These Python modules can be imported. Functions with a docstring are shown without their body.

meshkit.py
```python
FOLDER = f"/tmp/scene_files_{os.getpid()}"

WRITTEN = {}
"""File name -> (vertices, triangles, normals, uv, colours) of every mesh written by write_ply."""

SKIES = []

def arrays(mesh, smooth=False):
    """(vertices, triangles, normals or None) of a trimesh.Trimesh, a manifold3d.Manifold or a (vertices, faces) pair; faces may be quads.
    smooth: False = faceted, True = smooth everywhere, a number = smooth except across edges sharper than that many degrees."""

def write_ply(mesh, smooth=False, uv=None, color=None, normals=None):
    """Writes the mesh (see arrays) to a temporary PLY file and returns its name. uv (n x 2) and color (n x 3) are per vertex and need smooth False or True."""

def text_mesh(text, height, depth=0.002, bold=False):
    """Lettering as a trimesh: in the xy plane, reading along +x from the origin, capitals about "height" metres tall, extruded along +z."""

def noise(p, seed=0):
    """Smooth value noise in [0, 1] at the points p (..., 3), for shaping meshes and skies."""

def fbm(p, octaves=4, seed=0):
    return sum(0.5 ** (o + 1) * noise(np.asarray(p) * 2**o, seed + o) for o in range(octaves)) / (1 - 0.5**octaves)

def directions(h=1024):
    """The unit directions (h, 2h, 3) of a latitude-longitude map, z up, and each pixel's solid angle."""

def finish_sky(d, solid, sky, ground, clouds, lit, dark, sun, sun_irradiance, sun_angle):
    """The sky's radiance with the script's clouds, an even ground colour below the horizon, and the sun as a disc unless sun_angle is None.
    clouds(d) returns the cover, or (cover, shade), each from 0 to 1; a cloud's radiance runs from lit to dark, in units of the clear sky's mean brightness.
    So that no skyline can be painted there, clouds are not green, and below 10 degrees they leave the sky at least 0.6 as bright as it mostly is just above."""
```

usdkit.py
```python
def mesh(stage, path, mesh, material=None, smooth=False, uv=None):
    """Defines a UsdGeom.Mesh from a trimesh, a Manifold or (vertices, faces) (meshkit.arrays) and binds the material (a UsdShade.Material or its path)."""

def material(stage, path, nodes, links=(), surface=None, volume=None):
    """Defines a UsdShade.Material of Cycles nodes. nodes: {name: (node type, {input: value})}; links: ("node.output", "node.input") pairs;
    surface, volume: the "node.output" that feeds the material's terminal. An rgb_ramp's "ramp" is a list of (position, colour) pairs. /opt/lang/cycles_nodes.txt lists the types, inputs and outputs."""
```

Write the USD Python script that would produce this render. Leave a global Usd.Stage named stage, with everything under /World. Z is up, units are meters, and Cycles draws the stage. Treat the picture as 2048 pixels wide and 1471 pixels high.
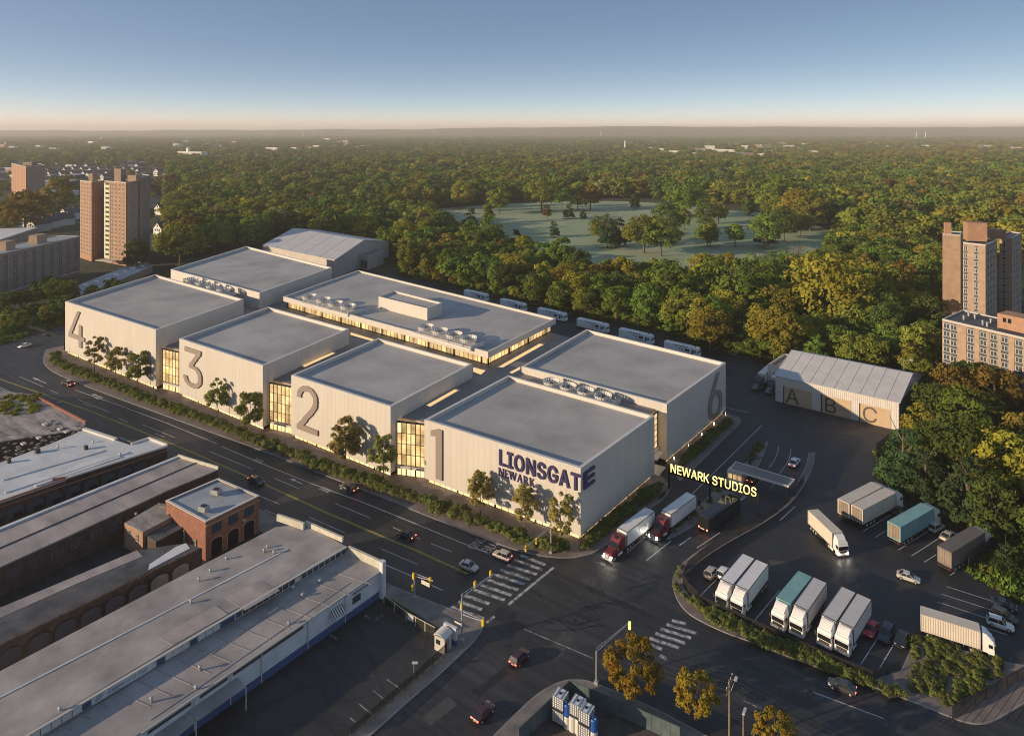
import math, random
import numpy as np, trimesh, usdkit, meshkit
from pxr import Usd, UsdGeom, UsdLux, UsdShade, Gf, Sdf
from shapely.geometry import Polygon, LineString, Point, box as sbox
from shapely.ops import unary_union
rng = np.random.default_rng(7); random.seed(7)

stage = Usd.Stage.CreateInMemory()
UsdGeom.SetStageUpAxis(stage, UsdGeom.Tokens.z); UsdGeom.SetStageMetersPerUnit(stage, 1.0)
UsdGeom.Xform.Define(stage, '/World'); UsdGeom.Scope.Define(stage, '/World/Looks')

# ---------------------------------------------------------------- camera, sky, sun, exposure
YAW, EYE, FPX, HORIZON = -0.6227, np.array([67.4, -118.6, 85.0]), 1330.0, 260.0
FW = np.array([math.sin(YAW), math.cos(YAW), 0.0]); RT = np.array([math.cos(YAW), -math.sin(YAW), 0.0]); UP = np.array([0, 0, 1.0])
cam = UsdGeom.Camera.Define(stage, '/World/camera')
cam.CreateHorizontalApertureAttr(36.0); cam.CreateVerticalApertureAttr(36.0 * 735 / 1024)
cam.CreateFocalLengthAttr(36.0 * FPX / 2048); cam.CreateVerticalApertureOffsetAttr(-36.0 * (735.5 - HORIZON) / 2048)
cam.CreateClippingRangeAttr(Gf.Vec2f(1.0, 60000.0))
cam.AddTransformOp().Set(Gf.Matrix4d(*RT, 0, *UP, 0, *(-FW), 0, *EYE, 1))
cam.CreateExposureAttr(1.5)
HAZE_DENSITY = 0.00010
SUN_EL = math.radians(13.0)
_s = -RT - 0.34 * FW; _s /= np.linalg.norm(_s)
SUN = np.array([_s[0] * math.cos(SUN_EL), _s[1] * math.cos(SUN_EL), math.sin(SUN_EL)])
SUN_ROT = math.atan2(SUN[0], SUN[1])
dome = UsdLux.DomeLight.Define(stage, '/World/sky')
skymat = usdkit.material(stage, '/World/Looks/sky_light', {
    'tc': ('texture_coordinate', {}), 'sx': ('separate_xyz', {}), 'za': ('math', {'math_type': 'absolute'}), 'zz': ('math', {'math_type': 'power', 'value2': 1.14}), 'zk': ('math', {'math_type': 'multiply', 'value2': 7.4}), 'cx': ('combine_xyz', {}), 'vn': ('vector_math', {'math_type': 'normalize'}),
    'sky': ('sky_texture', {'sky_type': 'single_scattering', 'sun_disc': False, 'sun_elevation': SUN_EL, 'sun_rotation': SUN_ROT, 'aerosol_density': 0.9, 'air_density': 1.0, 'ozone_density': 5.2, 'altitude': 100.0}),
    'sk': ('vector_math', {'math_type': 'multiply', 'vector2': (.26, .26, .26)}), 's1': ('vector_math', {'math_type': 'add', 'vector2': (1, 1, 1)}), 'sd': ('vector_math', {'math_type': 'divide'}), 'tint': ('vector_math', {'math_type': 'multiply', 'vector2': (1.68, 1.15, 0.91)}), 'bg': ('background_shader', {'strength': 0.15})},
    [('tc.generated', 'sx.vector'), ('sx.z', 'za.value1'), ('za.value', 'zz.value1'), ('zz.value', 'zk.value1'), ('sx.x', 'cx.x'), ('sx.y', 'cx.y'), ('zk.value', 'cx.z'), ('cx.vector', 'vn.vector1'), ('vn.vector', 'sky.vector'),
     ('sky.color', 'sk.vector1'), ('sk.vector', 's1.vector1'), ('sky.color', 'sd.vector1'), ('s1.vector', 'sd.vector2'), ('sd.vector', 'tint.vector1'), ('tint.vector', 'bg.color')], surface='bg.background')
UsdShade.MaterialBindingAPI.Apply(dome.GetPrim()).Bind(skymat)
dome.GetPrim().SetCustomDataByKey('kind', 'structure')
sun = UsdLux.DistantLight.Define(stage, '/World/sun')
sun.CreateNormalizeAttr(True); sun.CreateIntensityAttr(0.56); sun.CreateAngleAttr(0.6); sun.CreateColorAttr(Gf.Vec3f(1.0, 0.77, 0.52))
_z = SUN; _x = np.cross(UP, _z); _x /= np.linalg.norm(_x); _y = np.cross(_z, _x)
sun.AddTransformOp().Set(Gf.Matrix4d(*_x, 0, *_y, 0, *_z, 0, 0, 0, 500, 1))

# ---------------------------------------------------------------- helpers
def G(u, v, z=0.0):
    """The point of the plane z seen at (u, v) of the survey picture (2048 x 1471)."""
    d = (EYE[2] - z) * FPX / (v - HORIZON)
    p = EYE + FW * d + RT * ((u - 1024.0) / FPX * d)
    return np.array([p[0], p[1], z])
def GL(pts, z=0.0): return [G(u, v, z) for u, v in pts]
def depth_of(p): return float((np.asarray(p) - EYE)[:3] @ FW)
def unit(v): v = np.asarray(v, float); return v / (np.linalg.norm(v) + 1e-12)
def flat(v): return unit([v[0], v[1], 0])

class MB:
    def __init__(s): s.v = []; s.f = []; s.n = 0
    def add(s, v, f):
        v = np.asarray(v, float).reshape(-1, 3); f = np.asarray(f, int).reshape(-1, 3)
        s.v.append(v); s.f.append(f + s.n); s.n += len(v); return s
    def tm(s, m, M=None):
        v = np.asarray(m.vertices)
        if M is not None: v = v @ M[:3, :3].T + M[:3, 3]
        return s.add(v, m.faces)
    def quad(s, a, b, c, d): return s.add([a, b, c, d], [[0, 1, 2], [0, 2, 3]])
    def hexa(s, b, t):
        return s.add(list(b) + list(t), [[0, 2, 1], [0, 3, 2], [4, 5, 6], [4, 6, 7], [0, 1, 5], [0, 5, 4], [1, 2, 6], [1, 6, 5], [2, 3, 7], [2, 7, 6], [3, 0, 4], [3, 4, 7]])
    def box(s, c, size, yaw=0.0):
        cx, cy, cz = c; hx, hy, hz = size[0] / 2, size[1] / 2, size[2] / 2; C, S = math.cos(yaw), math.sin(yaw)
        q = [(cx + x * C - y * S, cy + x * S + y * C) for x, y in ((-hx, -hy), (hx, -hy), (hx, hy), (-hx, hy))]
        return s.hexa([(x, y, cz - hz) for x, y in q], [(x, y, cz + hz) for x, y in q])
    def prism(s, quad, z0, z1):
        """Upright prism on any polygon (list of points, ccw or cw)."""
        q = [(p[0], p[1]) for p in quad]
        if Polygon(q).exterior.is_ccw is False: q = q[::-1]
        n = len(q)
        if n == 4: return s.hexa([(x, y, z0) for x, y in q], [(x, y, z1) for x, y in q])
        m = trimesh.creation.extrude_polygon(Polygon(q).buffer(0), z1 - z0, engine='earcut'); m.apply_translation((0, 0, z0)); return s.tm(m)
    def poly(s, P, z0, z1):
        for g in getattr(P, 'geoms', [P]):
            if g.area > 1e-6:
                m = trimesh.creation.extrude_polygon(g, z1 - z0, engine='earcut'); m.apply_translation((0, 0, z0)); s.tm(m)
        return s
    def sheet(s, P, z):
        for g in getattr(P, 'geoms', [P]):
            if g.area > 1e-6:
                v, f = trimesh.creation.triangulate_polygon(g, engine='earcut')
                v3 = np.c_[v, np.full(len(v), z)]
                f = np.asarray(f); a, b, c = v[f[:, 0]], v[f[:, 1]], v[f[:, 2]]
                cr = (b[:, 0] - a[:, 0]) * (c[:, 1] - a[:, 1]) - (b[:, 1] - a[:, 1]) * (c[:, 0] - a[:, 0])
                f = np.where(cr[:, None] < 0, f[:, ::-1], f); s.add(v3, f)
        return s
    def bar(s, p, q, w, h=None, up=(0, 0, 1)):
        """Square bar from p to q, w wide, h high."""
        p, q = np.asarray(p, float), np.asarray(q, float); h = h or w; t = unit(q - p); up = np.asarray(up, float)
        if abs(t @ up) > .98: up = np.array([1.0, 0, 0])
        a = unit(np.cross(t, up)) * w / 2; b = unit(np.cross(a, t)) * h / 2
        return s.hexa([p - a - b, p + a - b, p + a + b, p - a + b], [q - a - b, q + a - b, q + a + b, q - a + b])
    def cyl(s, p, q, r0, r1=None, n=8, cap=True):
        p, q = np.asarray(p, float), np.asarray(q, float); r1 = r0 if r1 is None else r1; t = unit(q - p)
        a = unit(np.cross(t, (0, 0, 1) if abs(t[2]) < .95 else (1, 0, 0))); b = np.cross(t, a); an = np.arange(n) * 2 * np.pi / n
        d = np.cos(an)[:, None] * a + np.sin(an)[:, None] * b
        i = np.arange(n); j = (i + 1) % n
        f = np.vstack([np.c_[i, j, j + n], np.c_[i, j + n, i + n]])
        if cap: f = np.vstack([f, [[0, k + 1, k] for k in range(1, n - 1)], [[n, n + k, n + k + 1] for k in range(1, n - 1)]])
        return s.add(np.vstack([p + d * r0, q + d * r1]), f)
    def ribbon(s, pts, w, z):
        P = LineString([(p[0], p[1]) for p in pts]).buffer(w / 2, cap_style=2, join_style=2); return s.sheet(P, z)
    def ok(s): return s.n > 0
    def data(s): return np.vstack(s.v), np.vstack(s.f)

_names = {}
def numbered(base):
    k = _names.get(base, -1) + 1; _names[base] = k
    return base.split('/')[-1] if k == 0 else f"{base.split('/')[-1]}_{k:03d}"
def tag(p, label=None, cat=None, group=None, kind=None):
    for k, v in (('label', label), ('category', cat), ('group', group), ('kind', kind)):
        if v: p.SetCustomDataByKey(k, v)
    return p
def xf(p, loc, yaw=0.0, sc=1.0):
    sx, sy, sz = (sc, sc, sc) if np.isscalar(sc) else sc; C, S = math.cos(yaw), math.sin(yaw)
    UsdGeom.Xformable(p).AddTransformOp().Set(Gf.Matrix4d(C * sx, S * sx, 0, 0, -S * sy, C * sy, 0, 0, 0, 0, sz, 0, float(loc[0]), float(loc[1]), float(loc[2]), 1))
def thing(name, label, cat, loc=(0, 0, 0), yaw=0.0, sc=1.0, group=None, kind=None):
    p = UsdGeom.Xform.Define(stage, '/World/' + numbered('/World/' + name)).GetPrim(); xf(p, loc, yaw, sc)
    return tag(p, label, cat, group, kind)
def obj(name, mb, m, parent=None, smooth=False, label=None, kind=None):
    base = str(parent.GetPath()) if parent else '/World'
    nrm = getattr(mb, 'nrm', None)
    if isinstance(mb, MB): mb = mb.data()
    p = usdkit.mesh(stage, base + '/' + numbered(base + '/' + name), mb, MAT[m] if isinstance(m, str) else m, smooth).GetPrim()
    if nrm is not None: UsdGeom.Mesh(p).CreateNormalsAttr([Gf.Vec3f(*map(float, a)) for a in nrm]); UsdGeom.Mesh(p).SetNormalsInterpolation('vertex')
    return tag(p, label, None, None, kind)
def struct(name, mb, m, kind='structure', label=None, smooth=False): return tag(obj(name, mb, m, smooth=smooth), label=label, kind=kind)
_proto = {}
def place(key, make, label, cat, loc, yaw=0.0, sc=1.0, group=None, name=None):
    """The first thing of a kind is built, later ones are instances of it with their own label."""
    nm = name or key
    if key not in _proto:
        p = thing(nm, label, cat, loc, yaw, sc, group); make(p); _proto[key] = p.GetPath(); return p
    p = UsdGeom.Xform.Define(stage, '/World/' + numbered('/World/' + nm)).GetPrim()
    p.GetReferences().AddInternalReference(_proto[key]); p.SetInstanceable(True)
    sx, sy, sz = (sc, sc, sc) if np.isscalar(sc) else sc; C, S = math.cos(yaw), math.sin(yaw)
    UsdGeom.Xformable(p).ClearXformOpOrder(); op = UsdGeom.Xformable(p).MakeMatrixXform()
    op.Set(Gf.Matrix4d(C * sx, S * sx, 0, 0, -S * sy, C * sy, 0, 0, 0, 0, sz, 0, float(loc[0]), float(loc[1]), float(loc[2]), 1))
    return tag(p, label, cat, group)

# ---------------------------------------------------------------- materials
MAT = {}
def mat(name, c1, c2=None, scale=.5, rough=.7, metal=0.0, spec=.4, detail=4, bump=0.0, bscale=8.0, lo=.35, hi=.65, stretch=None, coord='pos', rnd=0.0, extra=None, emit=None, coat=0.0):
    n = {'p': ('principled_bsdf', {'roughness': rough, 'metallic': metal, 'specular_ior_level': spec, 'coat_weight': coat})}; L = []
    if c2 is None and not rnd: n['p'][1]['base_color'] = c1
    else:
        c2 = c2 or c1
        n['g'] = ('geometry', {}); n['t'] = ('texture_coordinate', {})
        src = 'g.position' if coord == 'pos' else 't.object'
        if stretch: n['m'] = ('mapping', {'scale': stretch}); L.append((src, 'm.vector')); src = 'm.vector'
        n['n'] = ('noise_texture', {'scale': scale, 'detail': detail, 'roughness': .6}); L += [(src, 'n.vector')]
        n['r'] = ('rgb_ramp', {'ramp': [(lo, c1), (hi, c2)]}); L += [('n.fac', 'r.fac')]; out = 'r.color'
        if rnd:
            n['oi'] = ('object_info', {}); n['mr'] = ('map_range', {'to_min': 1 - rnd, 'to_max': 1 + rnd}); n['hs'] = ('hsv', {'hue': .5})
            n['mh'] = ('map_range', {'to_min': .5 - rnd * .06, 'to_max': .5 + rnd * .06})
            L += [('oi.random', 'mr.value'), ('mr.result', 'hs.value'), ('oi.random', 'mh.value'), ('mh.result', 'hs.hue'), (out, 'hs.color')]; out = 'hs.color'
        L.append((out, 'p.base_color'))
        if bump: n['nb'] = ('noise_texture', {'scale': bscale, 'detail': 3}); n['b'] = ('bump', {'strength': bump, 'distance': .05}); L += [(src, 'nb.vector'), ('nb.fac', 'b.height'), ('b.normal', 'p.normal')]
    if emit: n['p'][1]['emission_color'] = emit[0]; n['p'][1]['emission_strength'] = emit[1]
    MAT[name] = usdkit.material(stage, '/World/Looks/' + name, n, L, surface='p.BSDF'); return MAT[name]
def leafmat(name, c1, c2, rnd=.25, scale=.35):
    n = {'t': ('texture_coordinate', {}), 'n': ('noise_texture', {'scale': scale, 'detail': 3, 'roughness': .7}), 'r': ('rgb_ramp', {'ramp': [(.33, c1), (.68, c2)]}), 'oi': ('object_info', {}),
         'mr': ('map_range', {'to_min': 1 - rnd, 'to_max': 1 + rnd}), 'hs': ('hsv', {'hue': .5}), 'mh': ('map_range', {'to_min': .5 - rnd * .07, 'to_max': .5 + rnd * .07}),
         'd': ('diffuse_bsdf', {'roughness': .6}), 'tr': ('translucent_bsdf', {}), 'mx': ('mix_closure', {'fac': .36})}
    L = [('t.object', 'n.vector'), ('n.fac', 'r.fac'), ('r.color', 'hs.color'), ('oi.random', 'mr.value'), ('mr.result', 'hs.value'), ('oi.random', 'mh.value'), ('mh.result', 'hs.hue'),
         ('hs.color', 'd.color'), ('hs.color', 'tr.color'), ('d.BSDF', 'mx.closure1'), ('tr.BSDF', 'mx.closure2')]
    MAT[name] = usdkit.material(stage, '/World/Looks/' + name, n, L, surface='mx.closure'); return MAT[name]
def paint(name, c, rough=.3, coat=.6): return mat(name, c, rough=rough, coat=coat, spec=.5)
def glow(name, c, s, c2=None, scale=.4, rough=.15):
    """A lit pane or lamp: glossy glass in front of light of uneven strength."""
    n = {'p': ('principled_bsdf', {'roughness': rough, 'base_color': (.02, .02, .02), 'emission_strength': s})}; L = []
    if c2:
        n['g'] = ('geometry', {}); n['n'] = ('noise_texture', {'scale': scale, 'detail': 3}); n['r'] = ('rgb_ramp', {'ramp': [(.36, c2), (.62, c)]})
        L = [('g.position', 'n.vector'), ('n.fac', 'r.fac'), ('r.color', 'p.emission_color')]
    else: n['p'][1]['emission_color'] = c
    MAT[name] = usdkit.material(stage, '/World/Looks/' + name, n, L, surface='p.BSDF'); return MAT[name]

def asphalt(name, c1, c2, crack=0.0, track=.5):
    """Worn tarmac: mottled tone, streaks along the lanes, repaired patches, cracks."""
    n = {'g': ('geometry', {}), 'n1': ('noise_texture', {'scale': .11, 'detail': 8, 'roughness': .62}), 'm': ('mapping', {'scale': (.022, .75, 1), 'rotation': (0, 0, -.04)}), 'n2': ('noise_texture', {'scale': 1.0, 'detail': 5}), 'n3': ('noise_texture', {'scale': 2.2, 'detail': 6}),
         'r': ('rgb_ramp', {'ramp': [(.3, c1), (.7, c2)]}), 'r2': ('rgb_ramp', {'ramp': [(.32, (.5,) * 3), (.5, (1.0,) * 3), (.70, (1.75, 1.7, 1.62))]}), 'r3': ('rgb_ramp', {'ramp': [(.35, (.8,) * 3), (.65, (1.2,) * 3)]}), 'm1': ('mix_color', {'blend_type': 'multiply', 'fac': track}), 'm2': ('mix_color', {'blend_type': 'multiply', 'fac': .8}),
         'v': ('voronoi_texture', {'scale': .16, 'feature': 'f1'}), 'rv': ('rgb_ramp', {'ramp': [(.0, (.66,) * 3), (1, (1.25,) * 3)]}), 'm3': ('mix_color', {'blend_type': 'multiply', 'fac': .6}), 'p': ('principled_bsdf', {'roughness': .6}), 'b': ('bump', {'strength': .25, 'distance': .04})}
    L = [('g.position', 'n1.vector'), ('g.position', 'm.vector'), ('m.vector', 'n2.vector'), ('g.position', 'n3.vector'), ('n1.fac', 'r.fac'), ('n2.fac', 'r2.fac'), ('n3.fac', 'r3.fac'), ('r.color', 'm1.a'), ('r2.color', 'm1.b'), ('m1.result', 'm2.a'), ('r3.color', 'm2.b'), ('n3.fac', 'b.height'), ('b.normal', 'p.normal'), ('g.position', 'v.vector'), ('v.color', 'rv.fac'), ('m2.result', 'm3.a'), ('rv.color', 'm3.b')]; out = 'm3.result'
    if crack:
        n['dn'] = ('noise_texture', {'scale': .9, 'detail': 4}); n['mx'] = ('mix_vector', {'fac': .12}); n['c'] = ('voronoi_texture', {'scale': .13, 'feature': 'distance_to_edge'}); n['rc'] = ('rgb_ramp', {'ramp': [(0, (1 - crack,) * 3), (.012, (1 - crack,) * 3), (.03, (1,) * 3)]}); n['m4'] = ('mix_color', {'blend_type': 'multiply', 'fac': 1.0})
        L += [('g.position', 'dn.vector'), ('g.position', 'mx.a'), ('dn.color', 'mx.b'), ('mx.result', 'c.vector'), ('c.distance', 'rc.fac'), (out, 'm4.a'), ('rc.color', 'm4.b')]; out = 'm4.result'
    MAT[name] = usdkit.material(stage, '/World/Looks/' + name, n, L + [(out, 'p.base_color')], surface='p.BSDF')
asphalt('asphalt', (.016, .0175, .020), (.036, .0365, .038), 0, .75); asphalt('lot_asphalt', (.013, .0145, .017), (.028, .029, .031), 0, .35); asphalt('old_lot', (.013, .013, .014), (.034, .031, .029), .35, .4)
mat('pavement', (.15, .12, .11), (.22, .18, .165), .25, .8, bump=.2)
mat('concrete', (.13, .12, .11), (.22, .20, .185), .3, .8, bump=.2, detail=6)
mat('kerb', (.19, .18, .17), (.28, .265, .25), .5, .8)
mat('white_line', (.34, .34, .33), (.62, .62, .60), 1.6, .7, detail=6)
mat('worn_line', (.10, .10, .10), (.46, .46, .45), 1.1, .75, detail=8, lo=.38, hi=.60)
mat('yellow_line', (.26, .22, .04), (.55, .46, .07), 1.2, .7, detail=6)
mat('terrain', (.020, .026, .012), (.055, .058, .028), .05, .95, detail=6)
mat('grass', (.022, .033, .012), (.055, .070, .026), .3, .95, detail=7, bump=.6, bscale=3)
mat('meadow', (.21, .265, .14), (.33, .375, .23), .012, .9, detail=6, bump=.2, bscale=1)
mat('hill', (.045, .042, .028), (.085, .065, .040), .004, .95, detail=8)
mat('white_wall', (.54, .50, .445), (.59, .55, .49), .15, .55, detail=5)
mat('white_panel', (.515, .475, .415), (.55, .51, .45), .35, .5, detail=5, stretch=(1, 1, .15))
mat('coping', (.55, .52, .475), (.60, .57, .525), .4, .5)
mat('roof_grey', (.265, .255, .245), (.41, .395, .375), .06, .85, detail=9, lo=.28, hi=.62)
mat('podium_roof', (.17, .15, .135), (.24, .215, .195), .12, .6, detail=5)
mat('numeral', (.25, .205, .175), rough=.6)
mat('letter_purple', (.045, .035, .10), rough=.4)
mat('dark_metal', (.03, .028, .027), rough=.45, metal=.3)
mat('black', (.008, .008, .009), rough=.35)
mat('mullion', (.06, .05, .04), rough=.5, metal=.4)
mat('steel', (.45, .45, .45), (.58, .58, .57), 1.5, .4, metal=.7)
mat('galvanised', (.32, .33, .33), (.44, .44, .43), 2, .5, metal=.5)
mat('cream_metal', (.55, .515, .47), (.61, .575, .53), .5, .5)
mat('metal_roof', (.47, .45, .435), (.54, .52, .50), .3, .45, metal=.15)
mat('tan_wall', (.43, .385, .335), (.49, .44, .385), .3, .6)
mat('door_tan', (.44, .32, .20), (.49, .365, .24), .6, .6)
mat('door_letter', (.10, .08, .068), rough=.6)
mat('dock_dark', (.05, .043, .038), rough=.7)
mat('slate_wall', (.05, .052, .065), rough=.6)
glow('lit_glass', (1.0, .68, .29), .52, (.52, .31, .115), .30)
glow('lit_glass_dim', (.95, .62, .27), .34, (.45, .27, .11), .3)
mat('box_door', (.20, .155, .115), (.26, .20, .15), .8, .6)
glow('lit_base', (1.0, .72, .33), .66, (.75, .46, .17), .2)
glow('lit_well', (1.0, .62, .26), .36)
glow('lit_white', (1.0, .84, .56), 2.0)
glow('sign_yellow', (1.0, .82, .28), .62)
glow('headlight', (1.0, .93, .76), 40.0)
glow('taillight', (1.0, .06, .03), 5.0)
glow('signal_yellow', (1.0, .85, .1), 1.2)
mat('red_lamp', (.30, .012, .01), rough=.25)
mat('lamp_glass', (.5, .5, .48), rough=.15)
mat('dark_glass', (.012, .015, .018), rough=.08, spec=.6)
mat('blue_glass', (.03, .075, .10), rough=.08, spec=.6)
mat('tyre', (.016, .016, .016), rough=.85)
mat('hub', (.62, .62, .60), rough=.35, metal=.5)
mat('chassis', (.035, .035, .036), rough=.6)
mat('truck_white', (.72, .69, .64), (.76, .73, .69), .5, .35, coat=.3)
mat('trailer_white', (.66, .64, .61), (.72, .70, .67), .5, .45)
mat('box_beige', (.52, .46, .38), (.57, .51, .43), .5, .5); mat('box_teal', (.17, .33, .33), (.21, .38, .37), .5, .5)
mat('box_brown', (.13, .11, .098), (.16, .135, .12), .5, .5); mat('box_grey', (.50, .475, .45), (.55, .52, .49), .5, .5)
for n_, c_ in (('red', (.45, .02, .03)), ('maroon', (.15, .016, .018)), ('black_car', (.010, .010, .011)), ('navy', (.014, .02, .045)), ('silver', (.48, .46, .43)), ('white_car', (.72, .70, .67)),
               ('graphite', (.05, .048, .046)), ('champagne', (.42, .37, .31)), ('dark_red', (.055, .008, .010))): paint('paint_' + n_, c_)
mat('rv_white', (.82, .81, .79), rough=.35, coat=.4); mat('rv_stripe', (.05, .06, .08), rough=.4)
mat('brick_red', (.20, .085, .055), (.29, .13, .085), 1.2, .85, detail=6, bump=.3, bscale=10)
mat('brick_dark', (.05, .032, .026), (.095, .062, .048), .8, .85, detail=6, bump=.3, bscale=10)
mat('brick_orange', (.31, .18, .11), (.38, .225, .14), .5, .85, detail=6)
mat('brick_tan', (.29, .205, .14), (.37, .265, .185), .5, .85, detail=6)
mat('brick_brown', (.20, .15, .11), (.26, .195, .145), .4, .85, detail=6)
mat('stone_trim', (.45, .43, .39), rough=.8); mat('cream_panel', (.55, .53, .36), rough=.7)
mat('spandrel', (.055, .065, .075), rough=.6); mat('window_frame', (.60, .59, .56), rough=.6)
mat('window_glass', (.03, .04, .05), (.09, .10, .11), 3, .15, spec=.6)
mat('roof_pale', (.40, .42, .43), (.66, .66, .65), .14, .8, detail=8, lo=.3, hi=.7)
mat('roof_pink', (.19, .175, .18), (.44, .375, .345), .16, .85, detail=8, stretch=(.6, 1.4, 1), lo=.3, hi=.7)
mat('roof_long', (.20, .185, .18), (.42, .38, .355), .15, .85, detail=9, lo=.3, hi=.7)
mat('roof_dark', (.045, .048, .055), (.10, .10, .105), .3, .85, detail=8)
mat('roof_rubble', (.13, .115, .105), (.40, .36, .33), .35, .9, detail=9, stretch=(.4, 1.6, 1), bump=.5, bscale=3)
mat('roof_bluegrey', (.25, .27, .30), (.34, .36, .39), .2, .8, detail=7)
mat('wall_white_old', (.48, .50, .51), (.60, .61, .61), .5, .7, detail=7); mat('wall_blue', (.045, .085, .19), rough=.65); mat('panel_cream', (.52, .50, .45), (.58, .56, .51), .5, .7)
mat('panel_navy', (.045, .075, .15), rough=.5); mat('parapet_cream', (.42, .40, .32), (.55, .53, .43), .7, .8, detail=6)
mat('fence_green', (.06, .085, .085), (.10, .13, .13), .6, .7, detail=6); mat('wood', (.13, .095, .065), (.20, .15, .10), 2, .85)
mat('tote_white', (.60, .61, .62), rough=.4); mat('barrel_blue', (.02, .085, .32), rough=.35); mat('drum_white', (.55, .53, .48), rough=.5)
mat('signal_body', (.62, .40, .02), rough=.4); mat('plate', (.6, .55, .42), rough=.6)
mat('soil', (.06, .048, .04), (.10, .08, .068), .6, .95)
mat('bark', (.085, .065, .05), (.15, .12, .095), 3, .9, coord='obj')
mat('house_white', (.50, .48, .44), (.62, .60, .56), .2, .7, rnd=.2); mat('house_roof', (.05, .05, .055), (.10, .095, .095), .3, .85, rnd=.3)
mat('far_white', (.55, .52, .47), (.66, .63, .58), .02, .7); mat('far_brick', (.30, .20, .14), (.36, .25, .18), .05, .8); mat('pale_roof', (.32, .33, .34), (.45, .46, .47), .05, .8)
leafmat('leaf_deep', (0.055, 0.085, 0.022), (0.16, 0.23, 0.05)); leafmat('leaf_green', (0.09, 0.14, 0.025), (0.24, 0.33, 0.055)); leafmat('leaf_olive', (0.14, 0.165, 0.028), (0.33, 0.35, 0.06))
leafmat('leaf_gold', (0.24, 0.205, 0.026), (0.4, 0.37, 0.06)); leafmat('leaf_rust', (0.15, 0.095, 0.022), (0.32, 0.24, 0.055)); leafmat('leaf_pine', (0.028, 0.052, 0.023), (0.099, 0.157, 0.061))
leafmat('leaf_pale', (0.16, 0.15, 0.06), (0.36, 0.33, 0.13)); leafmat('leaf_hedge', (0.104, 0.128, 0.037), (0.305, 0.329, 0.098), .15, 1.2); leafmat('leaf_street', (0.134, 0.152, 0.043), (0.390, 0.390, 0.104), .15, .8)
leafmat('leaf_streetgold', (0.220, 0.183, 0.061), (0.512, 0.427, 0.134), .15, .8); leafmat('leaf_orange', (0.310, 0.156, 0.020), (0.366, 0.317, 0.044), .15, .5)
leafmat('leaf_far', (0.11, 0.13, 0.035), (0.33, 0.33, 0.085), .45, .03)
# ---------------------------------------------------------------- ground, roads, pavements
def P2(pts): return Polygon([(p[0], p[1]) for p in pts]).buffer(0)
def gpoly(px, z=0.0): return P2(GL(px, z))
def smoothed(px, n=3):
    """Rounds a polyline of picture points (Chaikin)."""
    p = [np.array(a, float) for a in px]
    for _ in range(n):
        q = [p[0]]
        for a, b in zip(p, p[1:]): q += [a * .75 + b * .25, a * .25 + b * .75]
        p = q + [p[-1]]
    return [tuple(a) for a in p]
_m = MB(); _r = [0, 60, 150, 300, 600, 1200, 2500, 5000, 10000, 26000]; _N = 48
_cv = [[EYE[0], EYE[1], -.03]]
for r_ in _r[1:]:
    for k in range(_N): _cv.append([EYE[0] + r_ * math.cos(k * 2 * math.pi / _N), EYE[1] + r_ * math.sin(k * 2 * math.pi / _N), -.03 - (0.0 if r_ < 3000 else .5)])
_cf = [[0, 1 + k, 1 + (k + 1) % _N] for k in range(_N)]
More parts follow.
